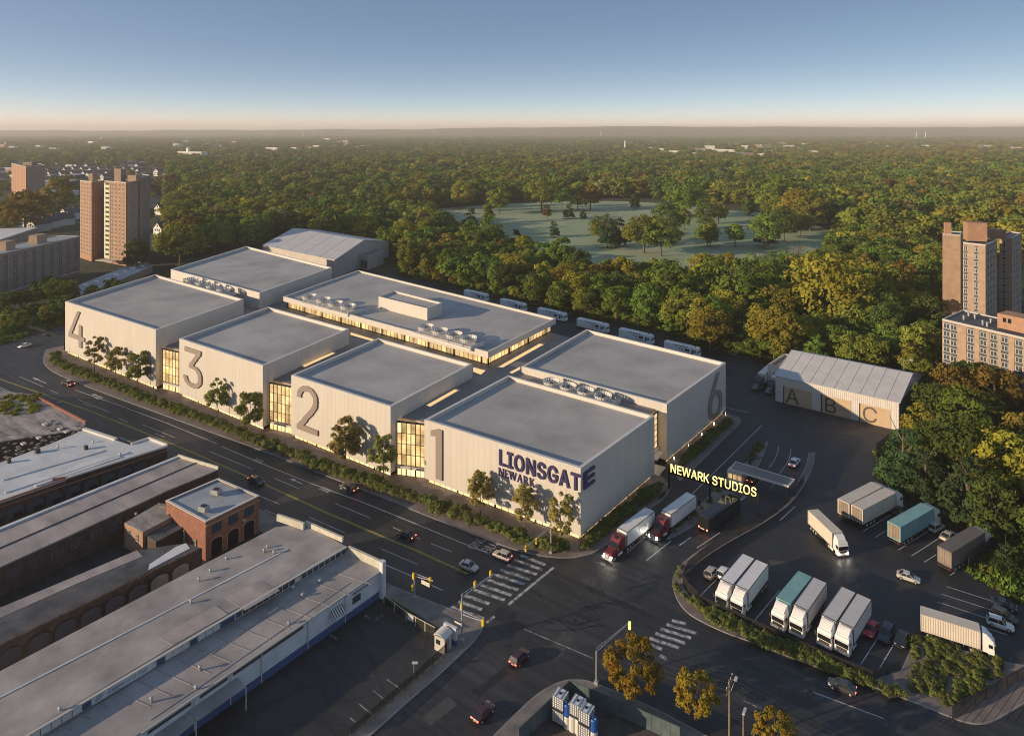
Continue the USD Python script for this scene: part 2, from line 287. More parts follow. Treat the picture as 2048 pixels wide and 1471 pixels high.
for a in range(len(_r) - 2):
    for k in range(_N):
        i0, i1, j0, j1 = 1 + a * _N + k, 1 + a * _N + (k + 1) % _N, 1 + (a + 1) * _N + k, 1 + (a + 1) * _N + (k + 1) % _N
        _cf += [[i0, j0, j1], [i0, j1, i1]]
struct('terrain', MB().add(_cv, _cf), 'terrain')
YARD = [(-700, 560), (-300, 640), (0, 690), (15, 686.5), (83, 663), (130, 646), (340, 592), (480, 560), (560, 545), (780, 548), (976, 590), (1134, 630), (1224, 643), (1329, 669), (1408, 697), (1480, 711), (1531, 722), (1640, 752),
        (1835, 800), (1790, 862), (1777, 883), (1751, 903), (1754, 937), (1763, 968), (1803, 1000), (1870, 1030), (1903, 1052), (1991, 1092), (1937, 1143), (1970, 1161), (2001, 1178), (2048, 1200), (2300, 1290), (2600, 1800), (-700, 1800)]
AV_N = smoothed([(91, 700), (86, 715), (87, 728), (103, 743), (155, 766.6), (258, 805), (387, 852), (520, 900), (629, 943), (758, 992), (820, 1018), (949, 1070), (1026, 1099), (1078, 1112), (1130, 1117), (1169, 1113), (1202, 1098), (1242, 1066), (1294, 1024), (1330, 995.7), (1341, 981), (1341, 972), (1332, 962)], 2)
yard_poly = gpoly(YARD)
lot_px = [(1366, 1150), (1420, 1108), (1472, 1078), (1520, 1052), (1565, 1022), (1590, 1000), (1618, 960), (1632, 910), (1750, 905), (1754, 937), (1763, 968), (1803, 1000), (1870, 1030), (1903, 1052), (1991, 1092), (1937, 1143), (1970, 1161), (2048, 1200), (2100, 1220), (2100, 1290), (1900, 1350), (1826, 1330),
          (1745, 1362), (1640, 1318), (1500, 1254), (1392, 1203), (1366, 1176)]
lot_poly = gpoly(lot_px)
oldlot_px = [(768, 1190), (880, 1258), (905, 1292), (835, 1352), (702, 1469), (640, 1540), (200, 1540), (290, 1463), (465, 1346), (540, 1293)]
old_poly = gpoly(oldlot_px)
struct('studio_road', MB().sheet(yard_poly.difference(unary_union([lot_poly, old_poly])), 0.0), 'asphalt')
struct('truck_park_asphalt', MB().sheet(lot_poly, 0.0), 'lot_asphalt')
struct('old_parking_asphalt', MB().sheet(old_poly, 0.0), 'old_lot')

def pavement(name, poly, m='pavement', h=.13, kw=.22):
    p = thing(name, None, None, kind='structure')
    obj('paving', MB().poly(poly.buffer(-kw), -.02, h), m, p); obj('kerb', MB().poly(poly.difference(poly.buffer(-kw)), -.02, h + .01), 'kerb', p); return p
front_walk = P2(GL(AV_N) + GL([(1300, 930), (1309, 905), (848, 900), (311, 720), (131, 690), (118, 694), (104, 696)]))
pavement('studio_pavement', front_walk)
east_walk = P2(GL(smoothed([(1360, 962), (1392.5, 933.7), (1425, 901), (1457, 869), (1480, 848.4), (1482, 838), (1470, 831), (1452, 828)], 2)) + GL([(1440, 830), (1336, 918), (1334, 925)]))
pavement('studio_pavement', east_walk)
isl_mid = gpoly(smoothed([(1333, 1077), (1408, 1001), (1460, 954), (1503, 914), (1532, 884), (1535.7, 882), (1536, 888), (1522, 926), (1492, 966), (1452, 998), (1403, 1045), (1338, 1079)], 2) + [(1333, 1077)])
pavement('traffic_island', isl_mid, 'concrete')
isl_fence = gpoly(smoothed([(1395, 1206), (1365, 1178), (1366, 1150), (1420, 1107), (1472, 1076), (1520, 1051), (1565, 1021), (1590, 999), (1616, 960), (1629, 925), (1630.7, 905)], 2) + smoothed([(1617, 905), (1614.7, 921), (1603, 951), (1583, 985), (1558, 1009), (1513, 1039), (1466, 1063), (1414, 1090), (1376, 1116), (1353, 1138), (1345, 1156), (1344.6, 1172), (1355, 1204), (1378.6, 1230), (1413.7, 1248.7)], 2) + [(1430, 1228)])
pavement('fence_island', isl_fence, 'pavement')
south_walk = gpoly([(1413.7, 1248.7)] + smoothed([(1413.7, 1248.7), (1460.6, 1270), (1519, 1288.6), (1554, 1305), (1624.7, 1330.8), (1704, 1360), (1775, 1384), (1840.6, 1410), (1895, 1432), (1928, 1445), (1961, 1449.7), (1989, 1444), (2048, 1408)], 2) + [(2200, 1320), (2200, 1270), (2045, 1330), (1998, 1322), (1834, 1272), (1802, 1340), (1746, 1360), (1640, 1316), (1500, 1252), (1430, 1222)])
pavement('parking_verge', south_walk, 'pavement')
sw_left = gpoly(smoothed([(140, 868), (520, 1010), (700, 1130), (774.6, 1168), (836.6, 1192.5), (920, 1225), (952, 1238), (966, 1248), (965, 1262), (950, 1282.5), (924, 1308), (879, 1350), (814.5, 1405), (743.6, 1469.4), (640, 1560)], 2) + [(590, 1560), (702, 1469), (840, 1350), (905, 1292), (908, 1275), (885, 1262), (770, 1192), (690, 1160), (500, 1050), (140, 890)])
pavement('street_pavement', sw_left, 'concrete')
sw_yard = gpoly(smoothed([(900, 1560), (988.5, 1469), (1040, 1418), (1072, 1389), (1101, 1371), (1126, 1361), (1153, 1358), (1184, 1362), (1306, 1413.6), (1364, 1445), (1411, 1469), (1560, 1560)], 2) + [(1500, 1570), (1350, 1478), (1140, 1386), (1108, 1400), (1037, 1476), (970, 1560)])
pavement('street_pavement', sw_yard, 'concrete')

marks = thing('road_markings', None, None, kind='structure')
def line(pts, w=.16, m='white_line', z=.006, name='line'): obj(name, MB().ribbon(GL(pts), w, z), m, marks)
for off in (-.16, .16):
    pl = [G(*p) for p in ((-160, 700), (0, 757.5), (170.5, 818), (258, 852), (387, 905), (496, 953), (534, 970), (655, 1025.5), (784, 1080), (830, 1099), (936, 1147))]
    obj('yellow_line', MB().ribbon([p + np.array([0, off, 0]) for p in pl], .16, .006), 'yellow_line', marks)
line([(150, 779.5), (232.5, 808), (336, 846.7), (434, 886.7)], .22); line([(443, 892), (520, 925), (629, 968.7), (719.6, 1001.5), (810, 1038), (913, 1080.5), (975, 1105)], .22)
for d in ([(38.7, 753), (86.5, 773)], [(154, 797.6), (219, 824)], [(285.4, 848.8), (350, 874.5)], [(418.5, 902), (505, 937.5)], [(548, 955.7), (598, 976.4)], [(670.5, 1006), (741.5, 1035.8)], [(786, 1054), (840, 1077)], [(861, 1086), (904, 1103)], [(0, 774), (22, 784)]): line(d, .17)
for d in ([(618, 1033), (689, 1064.6)], [(763, 1097), (835, 1128)], [(508, 986), (560, 1008)], [(99.5, 780), (116, 786)], [(165.7, 806.7), (184, 814)], [(235.7, 835), (255, 844)], [(310, 866), (330, 874)]): line(d, .15)
for d in ([(103, 819), (168, 845)], [(238, 874), (268, 886)], [(529, 1019), (580, 1040)], [(769, 1128), (826, 1152.5)], [(862, 1169), (885.6, 1180)], [(0, 778), (20, 786)]): line(d, .2)
for d in ([(1379.6, 991.8), (1524, 849.7)], [(1253, 1105.5), (1300, 1064)], [(1293, 1120), (1342, 1081)], [(1359, 1090), (1382, 1073)], [(1394, 1095), (1440, 1064)], [(1470, 1010), (1500, 985)], [(1560, 1040), (1590, 1012)], [(1452, 815), (1495, 824)]): line(d, .18)
for d in ([(1537, 937), (1549, 920), (1555, 905), (1557.5, 891)], [(1558, 947), (1572, 930), (1580, 912), (1582, 897)], [(1478, 1000), (1530, 955), (1537, 937)], [(1539, 980), (1553, 960)]): line(smoothed(d, 2), .14)
for d in ([(1391, 1201), (1449, 1141)], [(1476, 1233.5), (1532, 1170)], [(1504, 1246.5), (1559, 1179.6)], [(1594, 1279), (1647, 1210)], [(1690, 1314), (1738, 1242)], [(1722, 1327), (1770, 1252)], [(1756, 1340), (1802, 1264)],
          [(1893, 1172), (1985, 1201.4)], [(1883, 1187), (1989, 1221)], [(1874.6, 1202.5), (1979.6, 1237.5)], [(1866, 1219), (2014.6, 1269)], [(1836, 1268), (1990, 1321.5)],
          [(1727, 1061.5), (1784, 1027)], [(1749.5, 1074), (1773, 1060)], [(1797, 1099), (1860, 1059)], [(1823, 1111), (1898, 1062.7)], [(1848.4, 1123.5), (1873, 1108)], [(1899.6, 1150), (1974.6, 1101)]): line(d, .13, name='bay_line')
def stripe(a, b, w, m='worn_line'): obj('crosswalk_stripe', MB().ribbon(GL([a, b]), w, .006), m, marks)
Z7 = lambda x, y: (760 + x / 3.871, 1000 + y / 3.871)
for x0, y0, x1, y1 in ((1090, 425, 1280, 500), (1040, 460, 1255, 535), (985, 500, 1215, 572), (930, 537, 1165, 612), (885, 572, 1120, 650), (835, 615, 1070, 692), (780, 652, 1020, 735), (725, 692, 965, 770), (660, 735, 845, 800), (610, 780, 790, 845), (550, 820, 690, 880), (695, 875, 800, 915)):
    stripe(Z7(x0, y0), Z7(x1, y1), .75)
obj('stop_line', MB().ribbon(GL([Z7(992, 808), Z7(1345, 518)]), .55, .006), 'worn_line', marks); obj('stop_line', MB().ribbon(GL([Z7(825, 947), Z7(885, 897)]), .5, .006), 'worn_line', marks)
Z8 = lambda x, y: (1100 + x / 3.793, 1200 + y / 3.793)
for x0, y0, x1, y1 in ((925, 150, 1030, 178), (885, 180, 1110, 250), (840, 215, 1070, 285), (800, 248, 1025, 325), (755, 285, 980, 360), (725, 322, 850, 370), (835, 415, 885, 445)): stripe(Z8(x0, y0), Z8(x1, y1), .7)
line([(1048, 1257), (1187, 1316)], .14, 'worn_line'); line([(1800 - 176, 1382), (1768, 1436)], .16); line([(1265, 1294), (1290, 1306)], .14); line([(1487, 1400), (1540, 1425)], .14, 'worn_line')
for a_, b_, w_ in (((693, 1190), (715, 1183), .14), ((730, 1230), (740, 1236), .12), ((752, 1238), (766, 1228), .12), ((660, 1268), (673, 1276), .12), ((773, 1357), (800, 1376), .14), ((746, 1380), (775, 1402), .14), ((717, 1406), (745, 1428), .14), ((700, 1434), (712, 1444), .12)): line([a_, b_], w_, 'worn_line', name='old_bay_line')
def arrow(a, b):
    A, B = G(*a), G(*b); d = flat(B - A); n = np.array([-d[1], d[0], 0]); L = np.linalg.norm(B - A)
    pts = [A + n * .14, A + d * L * .62 + n * .14, A + d * L * .62 + n * .55, B, A + d * L * .62 - n * .55, A + d * L * .62 - n * .14, A - n * .14]
    obj('arrow', MB().sheet(P2(pts), .006), 'white_line', marks)
arrow((93, 766.6), (64, 754)); arrow((604.6, 967), (580, 956)); arrow((206, 795), (183, 787))
def road_text(t, P0, right, up, h, wscale=1.0, m='worn_line'):
    s = meshkit.text_mesh(t, 1.0, .002); v = np.asarray(s.vertices)
    w = np.asarray(P0)[None] + v[:, :1] * wscale * np.asarray(right)[None] + v[:, 1:2] * h * np.asarray(up)[None]; w[:, 2] = .006 + v[:, 2]
    obj('lettering', MB().add(w, s.faces), m, marks)
ex = unit(G(949, 1070) - G(758, 992)); ey = np.array([-ex[1], ex[0], 0])
road_text('ONLY', G(949, 1100), ey, -ex, 2.1, 1.5); road_text('BUS', G(978, 1107), ey, -ex, 2.1, 1.6)
road_text('BUS', G(545, 1045), -ey, ex, 2.6, .9); road_text('ONLY', G(533, 1036), -ey, ex, 2.6, .8)
road_text('BUS', G(519, 926), ey, -ex, 3.0, .5, 'white_line'); road_text('BUS', G(196, 798), ey, -ex, 3, .5, 'white_line'); road_text('BUS', G(655, 985), ey, -ex, 3, .5, 'white_line')

rep = thing('road_repairs', None, None, kind='structure'); random.seed(11)
mat('patch_dark', (.010, .011, .012), (.018, .019, .020), .6, .5); mat('patch_pale', (.045, .045, .045), (.07, .068, .066), .6, .8); mat('iron', (.03, .028, .026), rough=.5, metal=.5)
for u, v, w_, l_, a_, m_ in ((640, 1050, 2, 7, 0, 'patch_dark'), (900, 1150, 1.6, 9, 0, 'patch_dark'), (330, 890, 1.4, 8, 0, 'patch_dark'), (1010, 1230, 3, 4, .2, 'patch_dark'), (1120, 1290, 2.4, 6, 1.57, 'patch_pale'), (1230, 1200, 1.2, 12, 0, 'patch_dark'), (1000, 1350, 1.4, 10, 1.4, 'patch_dark'), (880, 1420, 2, 5, 1.4, 'patch_pale'), (1500, 1330, 1.3, 9, -.05, 'patch_dark'), (1600, 1400, 2, 6, 0, 'patch_dark'), (1450, 930, 1.2, 8, 1.57, 'patch_dark'), (220, 830, 1.6, 6, 0, 'patch_pale'), (560, 1010, 1, 14, 0, 'patch_dark'), (1180, 1160, 2.5, 3, 0, 'patch_pale'), (1700, 1130, 2, 5, .5, 'patch_dark'), (1560, 1130, 3, 4, .4, 'patch_pale'), (90, 740, 2, 6, .3, 'patch_dark')):
    p = G(u, v); obj('patch', MB().box((p[0], p[1], .0025), (l_, w_, .003), a_), m_, rep)
for u, v in ((700, 1060), (430, 920), (860, 1105), (1080, 1190), (1150, 1240), (1020, 1290), (950, 1380), (1300, 1230), (1480, 1345), (1620, 1380), (250, 815), (1400, 1060), (1600, 850), (1380, 1010)):
    p = G(u, v); obj('manhole_cover', MB().cyl((p[0], p[1], .001), (p[0], p[1], .006), .42, .42, 14), 'iron', rep)
for k in range(9):
    u, v = random.uniform(1080, 1330), random.uniform(1130, 1260); A_ = G(u, v); th = random.uniform(-.7, .5); pts = [A_ + np.array([math.cos(th + .05 * j) * j * 1.6, math.sin(th + .05 * j) * j * 1.6, 0]) for j in range(7)]; obj('tyre_mark', MB().ribbon(pts, .24, .0045), 'patch_dark', rep)
# the frosty meadow of the golf course, below the trees
golf_px = [(800, 425), (905, 414), (1040, 406), (1150, 402), (1250, 402), (1345, 408), (1450, 420), (1560, 428), (1610, 445), (1670, 462), (1680, 500), (1630, 542), (1540, 560), (1400, 572), (1250, 572), (1100, 540), (980, 502), (880, 455)]
struct('golf_meadow', MB().sheet(gpoly(smoothed(golf_px + golf_px[:1], 2)), -.01), 'meadow')

# ---------------------------------------------------------------- studio buildings
BCLAD = 1.3
def lerp(a, b, t): return np.asarray(a) * (1 - t) + np.asarray(b) * t
def inset(q, d):
    """Moves the sides of a ccw quad inwards by d."""
    p = Polygon([(a[0], a[1]) for a in q]).buffer(-d, join_style=2); c = list(p.exterior.coords)[:-1]
    return [np.array([*min(c, key=lambda k: (k[0] - a[0]) ** 2 + (k[1] - a[1]) ** 2), 0.0]) for a in q]
def ring(mb, q, d, z0, z1):
    i = inset(q, d)
    for k in range(4):
        a, b, c, e = q[k], q[(k + 1) % 4], i[(k + 1) % 4], i[k]
        mb.hexa([(p[0], p[1], z0) for p in (a, b, c, e)], [(p[0], p[1], z1) for p in (a, b, c, e)])
    return mb
def wall_text(parent, t, h, P0, d, n, z0, m, bold=False, wid=1.0, depth=.25, name='lettering', split=False):
    from PIL import ImageFont; import glob as _g
    d = flat(d); n = np.asarray(n)
    def put(ch, x):
        s = meshkit.text_mesh(ch, h, depth, bold=bold); v = np.asarray(s.vertices); bx = v[:, 0].min()
        w = np.asarray(P0)[None] + (v[:, :1] * wid + x) * d[None] + v[:, 2:3] * n[None]; w[:, 2] = z0 + v[:, 1]
        return MB().add(w, s.faces)
    if not split: obj(name, put(t, 0.0), m, parent); return
    F = ImageFont.truetype(_g.glob('/opt/blender-*/*/datafiles/fonts/Inter.woff2')[0], 96); x = 0.0
    for ch in t:
        if ch != ' ': obj(name, put(ch, x), m, parent)
        x += (F.getlength(ch) + (6 if bold else 0)) * h / 70 * wid
ROOFPX = {1: ((848.5, 838.7), (1161.5, 936), (1309.4, 830.5), (1016.7, 749.6)), 2: ((582.1, 749.7), (781.1, 812.9), (944.8, 727.1), (756.5, 675.4)), 3: ((358.4, 676.8), (525.7, 731), (698.4, 657.3), (536.6, 612.9)),
          4: ((130, 602.6), (311.8, 659.4), (487.5, 597.9), (310.5, 548.3)), 5: ((340.8, 538.5), (519, 585.5), (664, 534.6), (492.7, 492)), 6: ((1043, 732.5), (1333.9, 808.4), (1451.7, 724.6), (1173, 657.9)),
          7: ((566.6, 592.7), (976.1, 703.8), (1112.1, 636.2), (716.5, 539.8))}
ZT = {1: 15.3, 2: 17.5, 3: 18.6, 4: 19.9, 5: 19.9, 6: 15.4, 7: 18.0}
Q = {k: GL(v, ZT[k]) for k, v in ROOFPX.items()}
def panels(parent, a, b, out, z0, z1, n, wid=.12):
    """Upright cladding panels along the wall line a-b, each a piece of its own."""
    w = MB(); d = flat(b - a)
    for k in range(n):
        p, q = lerp(a, b, k / n), lerp(a, b, (k + 1) / n); p = p + d * .012; q = q - d * .012; o = out * wid
        mb = MB().hexa([(x[0], x[1], z0) for x in (p, q, q + o, p + o)], [(x[0], x[1], z1) for x in (p, q, q + o, p + o)])
        obj('panel', mb, 'white_panel', parent)
STAGE_LABEL = {1: 'white studio building marked one with purple lettering on its street corner', 2: 'white studio building marked with a tall numeral two on its street front', 3: 'white studio building marked with a tall numeral three on its street front',
               4: 'white studio building with a tall numeral four at the far street end', 5: 'white windowless studio building between the numeral four building and the tan hangar', 6: 'white studio building marked six on its driveway side'}
def stage_building(k):
    q, zt = Q[k], ZT[k]; b = thing('studio_building', STAGE_LABEL[k], 'building', group='studio stage buildings')
    w = MB(); ring(w, inset(q, .15), .5, BCLAD, zt - .18); W = obj('wall', w, 'white_wall', b)
    obj('roof', MB().prism(inset(q, .64), zt - 1.25, zt - 1.0), 'roof_grey', b)
    obj('parapet_coping', ring(MB(), q, .75, zt - .18, zt), 'coping', b)
    sides = {'front': (q[0], q[1]), 'east': (q[1], q[2])}
    for s, (a, c) in sides.items():
        d = flat(c - a); out = np.array([d[1], -d[0], 0]); L = np.linalg.norm(c - a)
        if (k <= 4 and s == 'front') or k in (1, 6) or s == 'east':
            panels(W, a - out * .14 + d * .02, c - out * .14 - d * .02, out, BCLAD, zt - .2, int(L / 1.6))
    # glazed base band, set back below the cladding
    qi = inset(q, .75); fr = MB()
    B_ = obj('base_plinth', ring(MB(), qi, .4, -.02, .22), 'dark_metal', b); obj('base_core', MB().prism(inset(q, 1.15), .0, BCLAD), 'dark_metal', b); obj('soffit', ring(MB(), inset(q, .05), 1.0, BCLAD - .08, BCLAD - .003), 'white_wall', b)
    for s, (i0, i1) in {'front': (0, 1), 'east': (1, 2)}.items():
        if s == 'front' and k > 4 or s == 'east' and k not in (1, 6): continue
        a, c = qi[i0], qi[i1]; d = flat(c - a); out = np.array([d[1], -d[0], 0]); n = int(np.linalg.norm(c - a) / 1.75)
        for j in range(n):
            p, r = lerp(a, c, j / n) + d * .06, lerp(a, c, (j + 1) / n) - d * .06
            obj('pane', MB().hexa([(x[0], x[1], .22) for x in (p, r, r - out * .05, p - out * .05)], [(x[0], x[1], BCLAD - .08) for x in (p, r, r - out * .05, p - out * .05)]), 'lit_base' if s == 'front' else 'lit_glass_dim', B_)
            w_ = .5 if j % 6 == 5 else .1
            fr.box((*(p - d * .06 + out * .03)[:2], BCLAD / 2 + .08), (w_, .12, BCLAD - .2), math.atan2(d[1], d[0]))
    if fr.ok(): obj('mullions', fr, 'mullion', b)
    return b
SB = {k: stage_building(k) for k in range(1, 7)}
def wallframe(k, i0, i1):
    a, c = Q[k][i0], Q[k][i1]; d = flat(c - a); return a, d, np.array([d[1], -d[0], 0]), np.linalg.norm(c - a)
def on_front(k, u, v, i0=0, i1=1):
    """Where the ray through (u, v) meets the wall: (metres along, height)."""
    a, d, n, L = wallframe(k, i0, i1); ray = FW + RT * (u - 1024) / FPX - UP * (v - HORIZON) / FPX
    t = ((a - EYE) @ n) / (ray @ n); p = EYE + ray * t; return (p - a) @ d, p[2]
for k, tl, br in ((1, (863, 852.5), (885.5, 960)), (2, (595.5, 764.5), (637, 871)), (3, (368.7, 691), (405.5, 782)), (4, (139, 616.5), (170.5, 698))):
    a, d, n, L = wallframe(k, 0, 1); s0, z1 = on_front(k, *tl); s1, z0 = on_front(k, *br); z0 = max(z0, 1.45); z1 = min(z1, ZT[k] - .5)
    t = trimesh.creation.extrude_polygon(Polygon([(.45, 0), (1, 0), (1, 1), (.62, 1), (0, .93), (0, .82), (.45, .85)]), .3, engine='earcut') if k == 1 else meshkit.text_mesh(str(k), 1.0, .3); v = np.asarray(t.vertices); v = (v - v.min(0)) / (v.max(0) - v.min(0))
    w = (a + n * .0)[None] + (s0 + v[:, :1] * (s1 - s0)) * d[None] + v[:, 2:3] * .38 * n[None]; w[:, 2] = z0 + v[:, 1] * (z1 - z0)
    obj('numeral', MB().add(w, t.faces), 'numeral', SB[k])
a, d, n, L = wallframe(6, 1, 2); s0, z1 = on_front(6, 1416, 757, 1, 2); s1, z0 = on_front(6, 1443, 828, 1, 2)
t = meshkit.text_mesh('6', 1.0, .3); v = np.asarray(t.vertices); v = (v - v.min(0)) / (v.max(0) - v.min(0))
w = a[None] + (s0 + v[:, :1] * (s1 - s0)) * d[None] + v[:, 2:3] * .4 * n[None]; w[:, 2] = 1.7 + v[:, 1] * (ZT[6] - 2.9)
obj('numeral', MB().add(w, t.faces), 'numeral', SB[6])
a, d, n, L = wallframe(1, 0, 1); s0, zl1 = on_front(1, 997, 899); _, zl0 = on_front(1, 997, 923)
from PIL import ImageFont
import glob as _g
_F = ImageFont.truetype(_g.glob('/opt/blender-*/*/datafiles/fonts/Inter.woff2')[0], 96)
LH = 3.3; wnat = sum(_F.getlength(c) + 6 for c in 'LIONSGAT') * LH / 70; LW = (L - s0 + .15) / wnat
wall_text(SB[1], 'LIONSGAT', LH, a + d * s0, d, n, ZT[1] - 1.35 - LH, 'letter_purple', True, LW, .35, 'letter', True)
a2, d2, n2, L2 = wallframe(1, 1, 2); wall_text(SB[1], 'E', LH, a2 + d2 * .2, d2, n2, ZT[1] - 1.35 - LH, 'letter_purple', True, 1.9, .35, 'letter', True)
def serif(ch):
    """Roman capitals with serifs, one unit high."""
    T, t, s = .17, .07, .05
    V = lambda x, w: sbox(x, 0, x + w, 1); S = lambda x, w, y: sbox(x - .07, y, x + w + .07, y + s)
    def st(x0, y0, x1, y1, w): return Polygon([(x0, y0), (x0 + w, y0), (x1 + w, y1), (x1, y1)])
    if ch == 'N': return [V(.07, t), V(.72, t), st(.60, 0, .07, 1, T), S(.07, t, 0), S(.07, 0, .95), S(.72, t, .95)], .9
    if ch == 'E': return [V(.1, T), S(.1, T, 0), S(.1, T, .95), sbox(.1, 0, .66, t), sbox(.1, .93, .62, 1), sbox(.1, .47, .48, .53), sbox(.6, 0, .66, .22), sbox(.57, .8, .62, 1), sbox(.44, .38, .48, .62)], .72
    if ch == 'W': return [st(.28, 0, .03, 1, T), st(.28, 0, .5, 1, t), st(.75, 0, .48, 1, T), st(.8, 0, 1.05, 1, t), S(.03, T, .95), S(.48, T, .95), S(1.05, t, .95)], 1.2
    if ch == 'A': return [st(.05, 0, .36, 1, t), st(.62, 0, .33, 1, T), sbox(.18, .3, .66, .36), S(.05, t, 0), S(.62, T, 0)], .9
    if ch == 'R': return [V(.1, T), S(.1, T, 0), S(.1, T, .95), Point(.38, .73).buffer(.27).difference(Point(.36, .73).buffer(.17)).difference(sbox(0, .4, .25, 1)), sbox(.2, .93, .42, 1), sbox(.2, .46, .42, .52), st(.62, 0, .34, .5, T), S(.66, .1, 0)], .88
    return [V(.1, T), S(.1, T, 0), S(.1, T, .95), st(.24, .42, .62, 1, t), st(.62, 0, .3, .55, T), S(.62, t, .95), S(.64, T, 0)], .92
x = s0; NH = 1.75
for ch in 'NEWARK':
    shp, adv = serif(ch); g = unary_union([p.buffer(0) for p in shp]).buffer(.004); mb = MB()
    for gg in getattr(g, 'geoms', [g]):
        t = trimesh.creation.extrude_polygon(gg, .2, engine='earcut'); v = np.asarray(t.vertices); w = a[None] + (x + v[:, :1] * NH * .98) * d[None] + (v[:, 2:3]) * n[None]; w[:, 2] = ZT[1] - 1.35 - LH - .75 - NH + v[:, 1] * NH; mb.add(w, t.faces)
    obj('letter', mb, 'letter_purple', SB[1]); x += adv * NH * 1.0

# podium between the stages, with glazed links to the street
ZP = 13.4
pod = thing('podium_building', 'low brown roofed podium between the white studio buildings, with glowing light wells', 'building')
def off(p, dx, dy): return p + ex * dx + ey * dy
pod_poly = P2([off(Q[4][1], -6, 3.5), off(Q[3][0], 4, 3.5), off(Q[3][1], -4, 3.5), off(Q[2][0], 4, 3.5), off(Q[2][1], -4, 3.5), off(Q[1][0], 4, 3.5), off(Q[1][0], 4, 12), off(Q[1][3], 3, -3), off(Q[1][2], -2.5, -6), off(Q[6][1], -3.5, 6), off(Q[6][0], 4, 8), off(Q[6][3], -2, -6), off(Q[7][2], -4, -2), off(Q[7][3], 4, -3), off(Q[5][1], -3, -2), off(Q[5][0], 6, 3), off(Q[4][2], -8, -4)])
cut = unary_union([P2(inset(Q[k], .7)) for k in (1, 2, 3, 4, 5, 6)])
pod_poly = pod_poly.buffer(0).difference(cut)
obj('wall', MB().poly(pod_poly.buffer(-.25, join_style=2), 0, ZP - .3), 'white_wall', pod); obj('roof', MB().poly(pod_poly, ZP - .3, ZP), 'podium_roof', pod)
for wl in (((381.6, 663), (449, 636), (456, 639.5), (388, 667.5)), ((602, 731), (666.6, 703.8), (672.5, 706), (608.5, 735)), ((851.3, 811), (910.7, 777.5), (919.8, 780), (860.4, 814)), ((994, 735), (1081, 686), (1091, 687.7), (1006, 735.5)), ((1018, 745), (1040, 733.5), (1041, 739), (1024, 748)),
           ((700, 664), (755, 681), (748, 684), (700, 670)), ((946, 734), (972, 741), (962, 750), (946, 744))):
    q = GL(wl, ZP); r_ = MB(); k = [lerp(p, np.mean(q, 0), .05) for p in q]
    for i in range(4): r_.bar(np.array([*q[i][:2], ZP + .08]), np.array([*q[(i + 1) % 4][:2], ZP + .08]), .14, .16)
    R_ = obj('light_well_rim', r_, 'cream_metal', pod); obj('lit_opening', MB().sheet(P2(k), ZP + .02), 'lit_well', R_)
def glazed_link(a, b, z0, z1, label, nb, nr, m='lit_glass', base=True):
    """Curtain wall between a and b: panes, mullions, floor edges, a low lit band below."""
    p = thing('glazed_link', label, 'glass front', group='glazed links between the studio buildings'); d = flat(b - a); n = np.array([d[1], -d[0], 0]); F = MB(); yaw = math.atan2(d[1], d[0])
    at = lambda s, z, o=0.0: np.array([*(lerp(a, b, s) + n * o)[:2], z])
    for i in range(nb):
        for j in range(nr):
            za, zb = z0 + (z1 - z0) * j / nr + .06, z0 + (z1 - z0) * (j + 1) / nr - .06; s0_, s1_ = (i + .04) / nb, (i + .96) / nb
            obj('pane', MB().hexa([at(s0_, za), at(s1_, za), at(s1_, za, -.06), at(s0_, za, -.06)], [at(s0_, zb), at(s1_, zb), at(s1_, zb, -.06), at(s0_, zb, -.06)]), m if rng.random() < .68 else 'lit_glass_dim' if rng.random() < .75 else 'lit_base', p)
    for i in range(nb + 1): F.bar(at(i / nb, z0, .05), at(i / nb, z1, .05), .13, .2)
    for j in range(nr + 1): F.bar(at(0, z0 + (z1 - z0) * j / nr, .03), at(1, z0 + (z1 - z0) * j / nr, .03), .10, .12)
    obj('mullions', F, 'mullion', p)
    obj('roof_edge', MB().bar(at(0, z1 + .15, .1), at(1, z1 + .15, .1), .5, .28), 'dark_metal', p); obj('floor_edge', MB().bar(at(0, z0 - .35, .25), at(1, z0 - .35, .25), .9, .5), 'white_wall', p)
    if base:
        w = MB()
        for i in range(nb):
            if i % 2 == 0: obj('lower_pane', MB().hexa([at((i + .06) / nb, .1), at((i + 1.8) / nb, .1), at((i + 1.8) / nb, .1, -.06), at((i + .06) / nb, .1, -.06)], [at((i + .06) / nb, z0 - .7), at((i + 1.8) / nb, z0 - .7), at((i + 1.8) / nb, z0 - .7, -.06), at((i + .06) / nb, z0 - .7, -.06)]), 'lit_base', p)
            w.bar(at(i / nb, 0, .08), at(i / nb, z0 - .6, .08), .25 if i % 2 == 0 else .05, .2)
        obj('posts', w, 'dark_metal', p)
for k, (L_, R_) in {0: (4, 3), 1: (3, 2), 2: (2, 1)}.items():
    a_, b_ = off(Q[L_][1], .15, 2.2), off(Q[R_][0], -.15, 2.2)
    glazed_link(np.array([*a_[:2], 0]), np.array([*b_[:2], 0]), 2.6, ZP - .35, ('glowing glass link between the buildings marked four and three', 'glowing glass link between the buildings marked three and two', 'glowing glass link between the buildings marked two and one')[k], 7, 4)
a_, b_ = off(Q[1][2], -2.4, .1), off(Q[6][1], -2.6, -.15)
glazed_link(np.array([*a_[:2], 0]), np.array([*b_[:2], 0]), 4.2, ZP - .35, 'narrow glowing glass link beside the numeral 6 building, facing the driveway', 3, 6, base=False)
pl = thing('entrance_porch', 'small warmly lit recessed entrance below the narrow glass link', 'entrance'); c_ = (a_ + b_) / 2
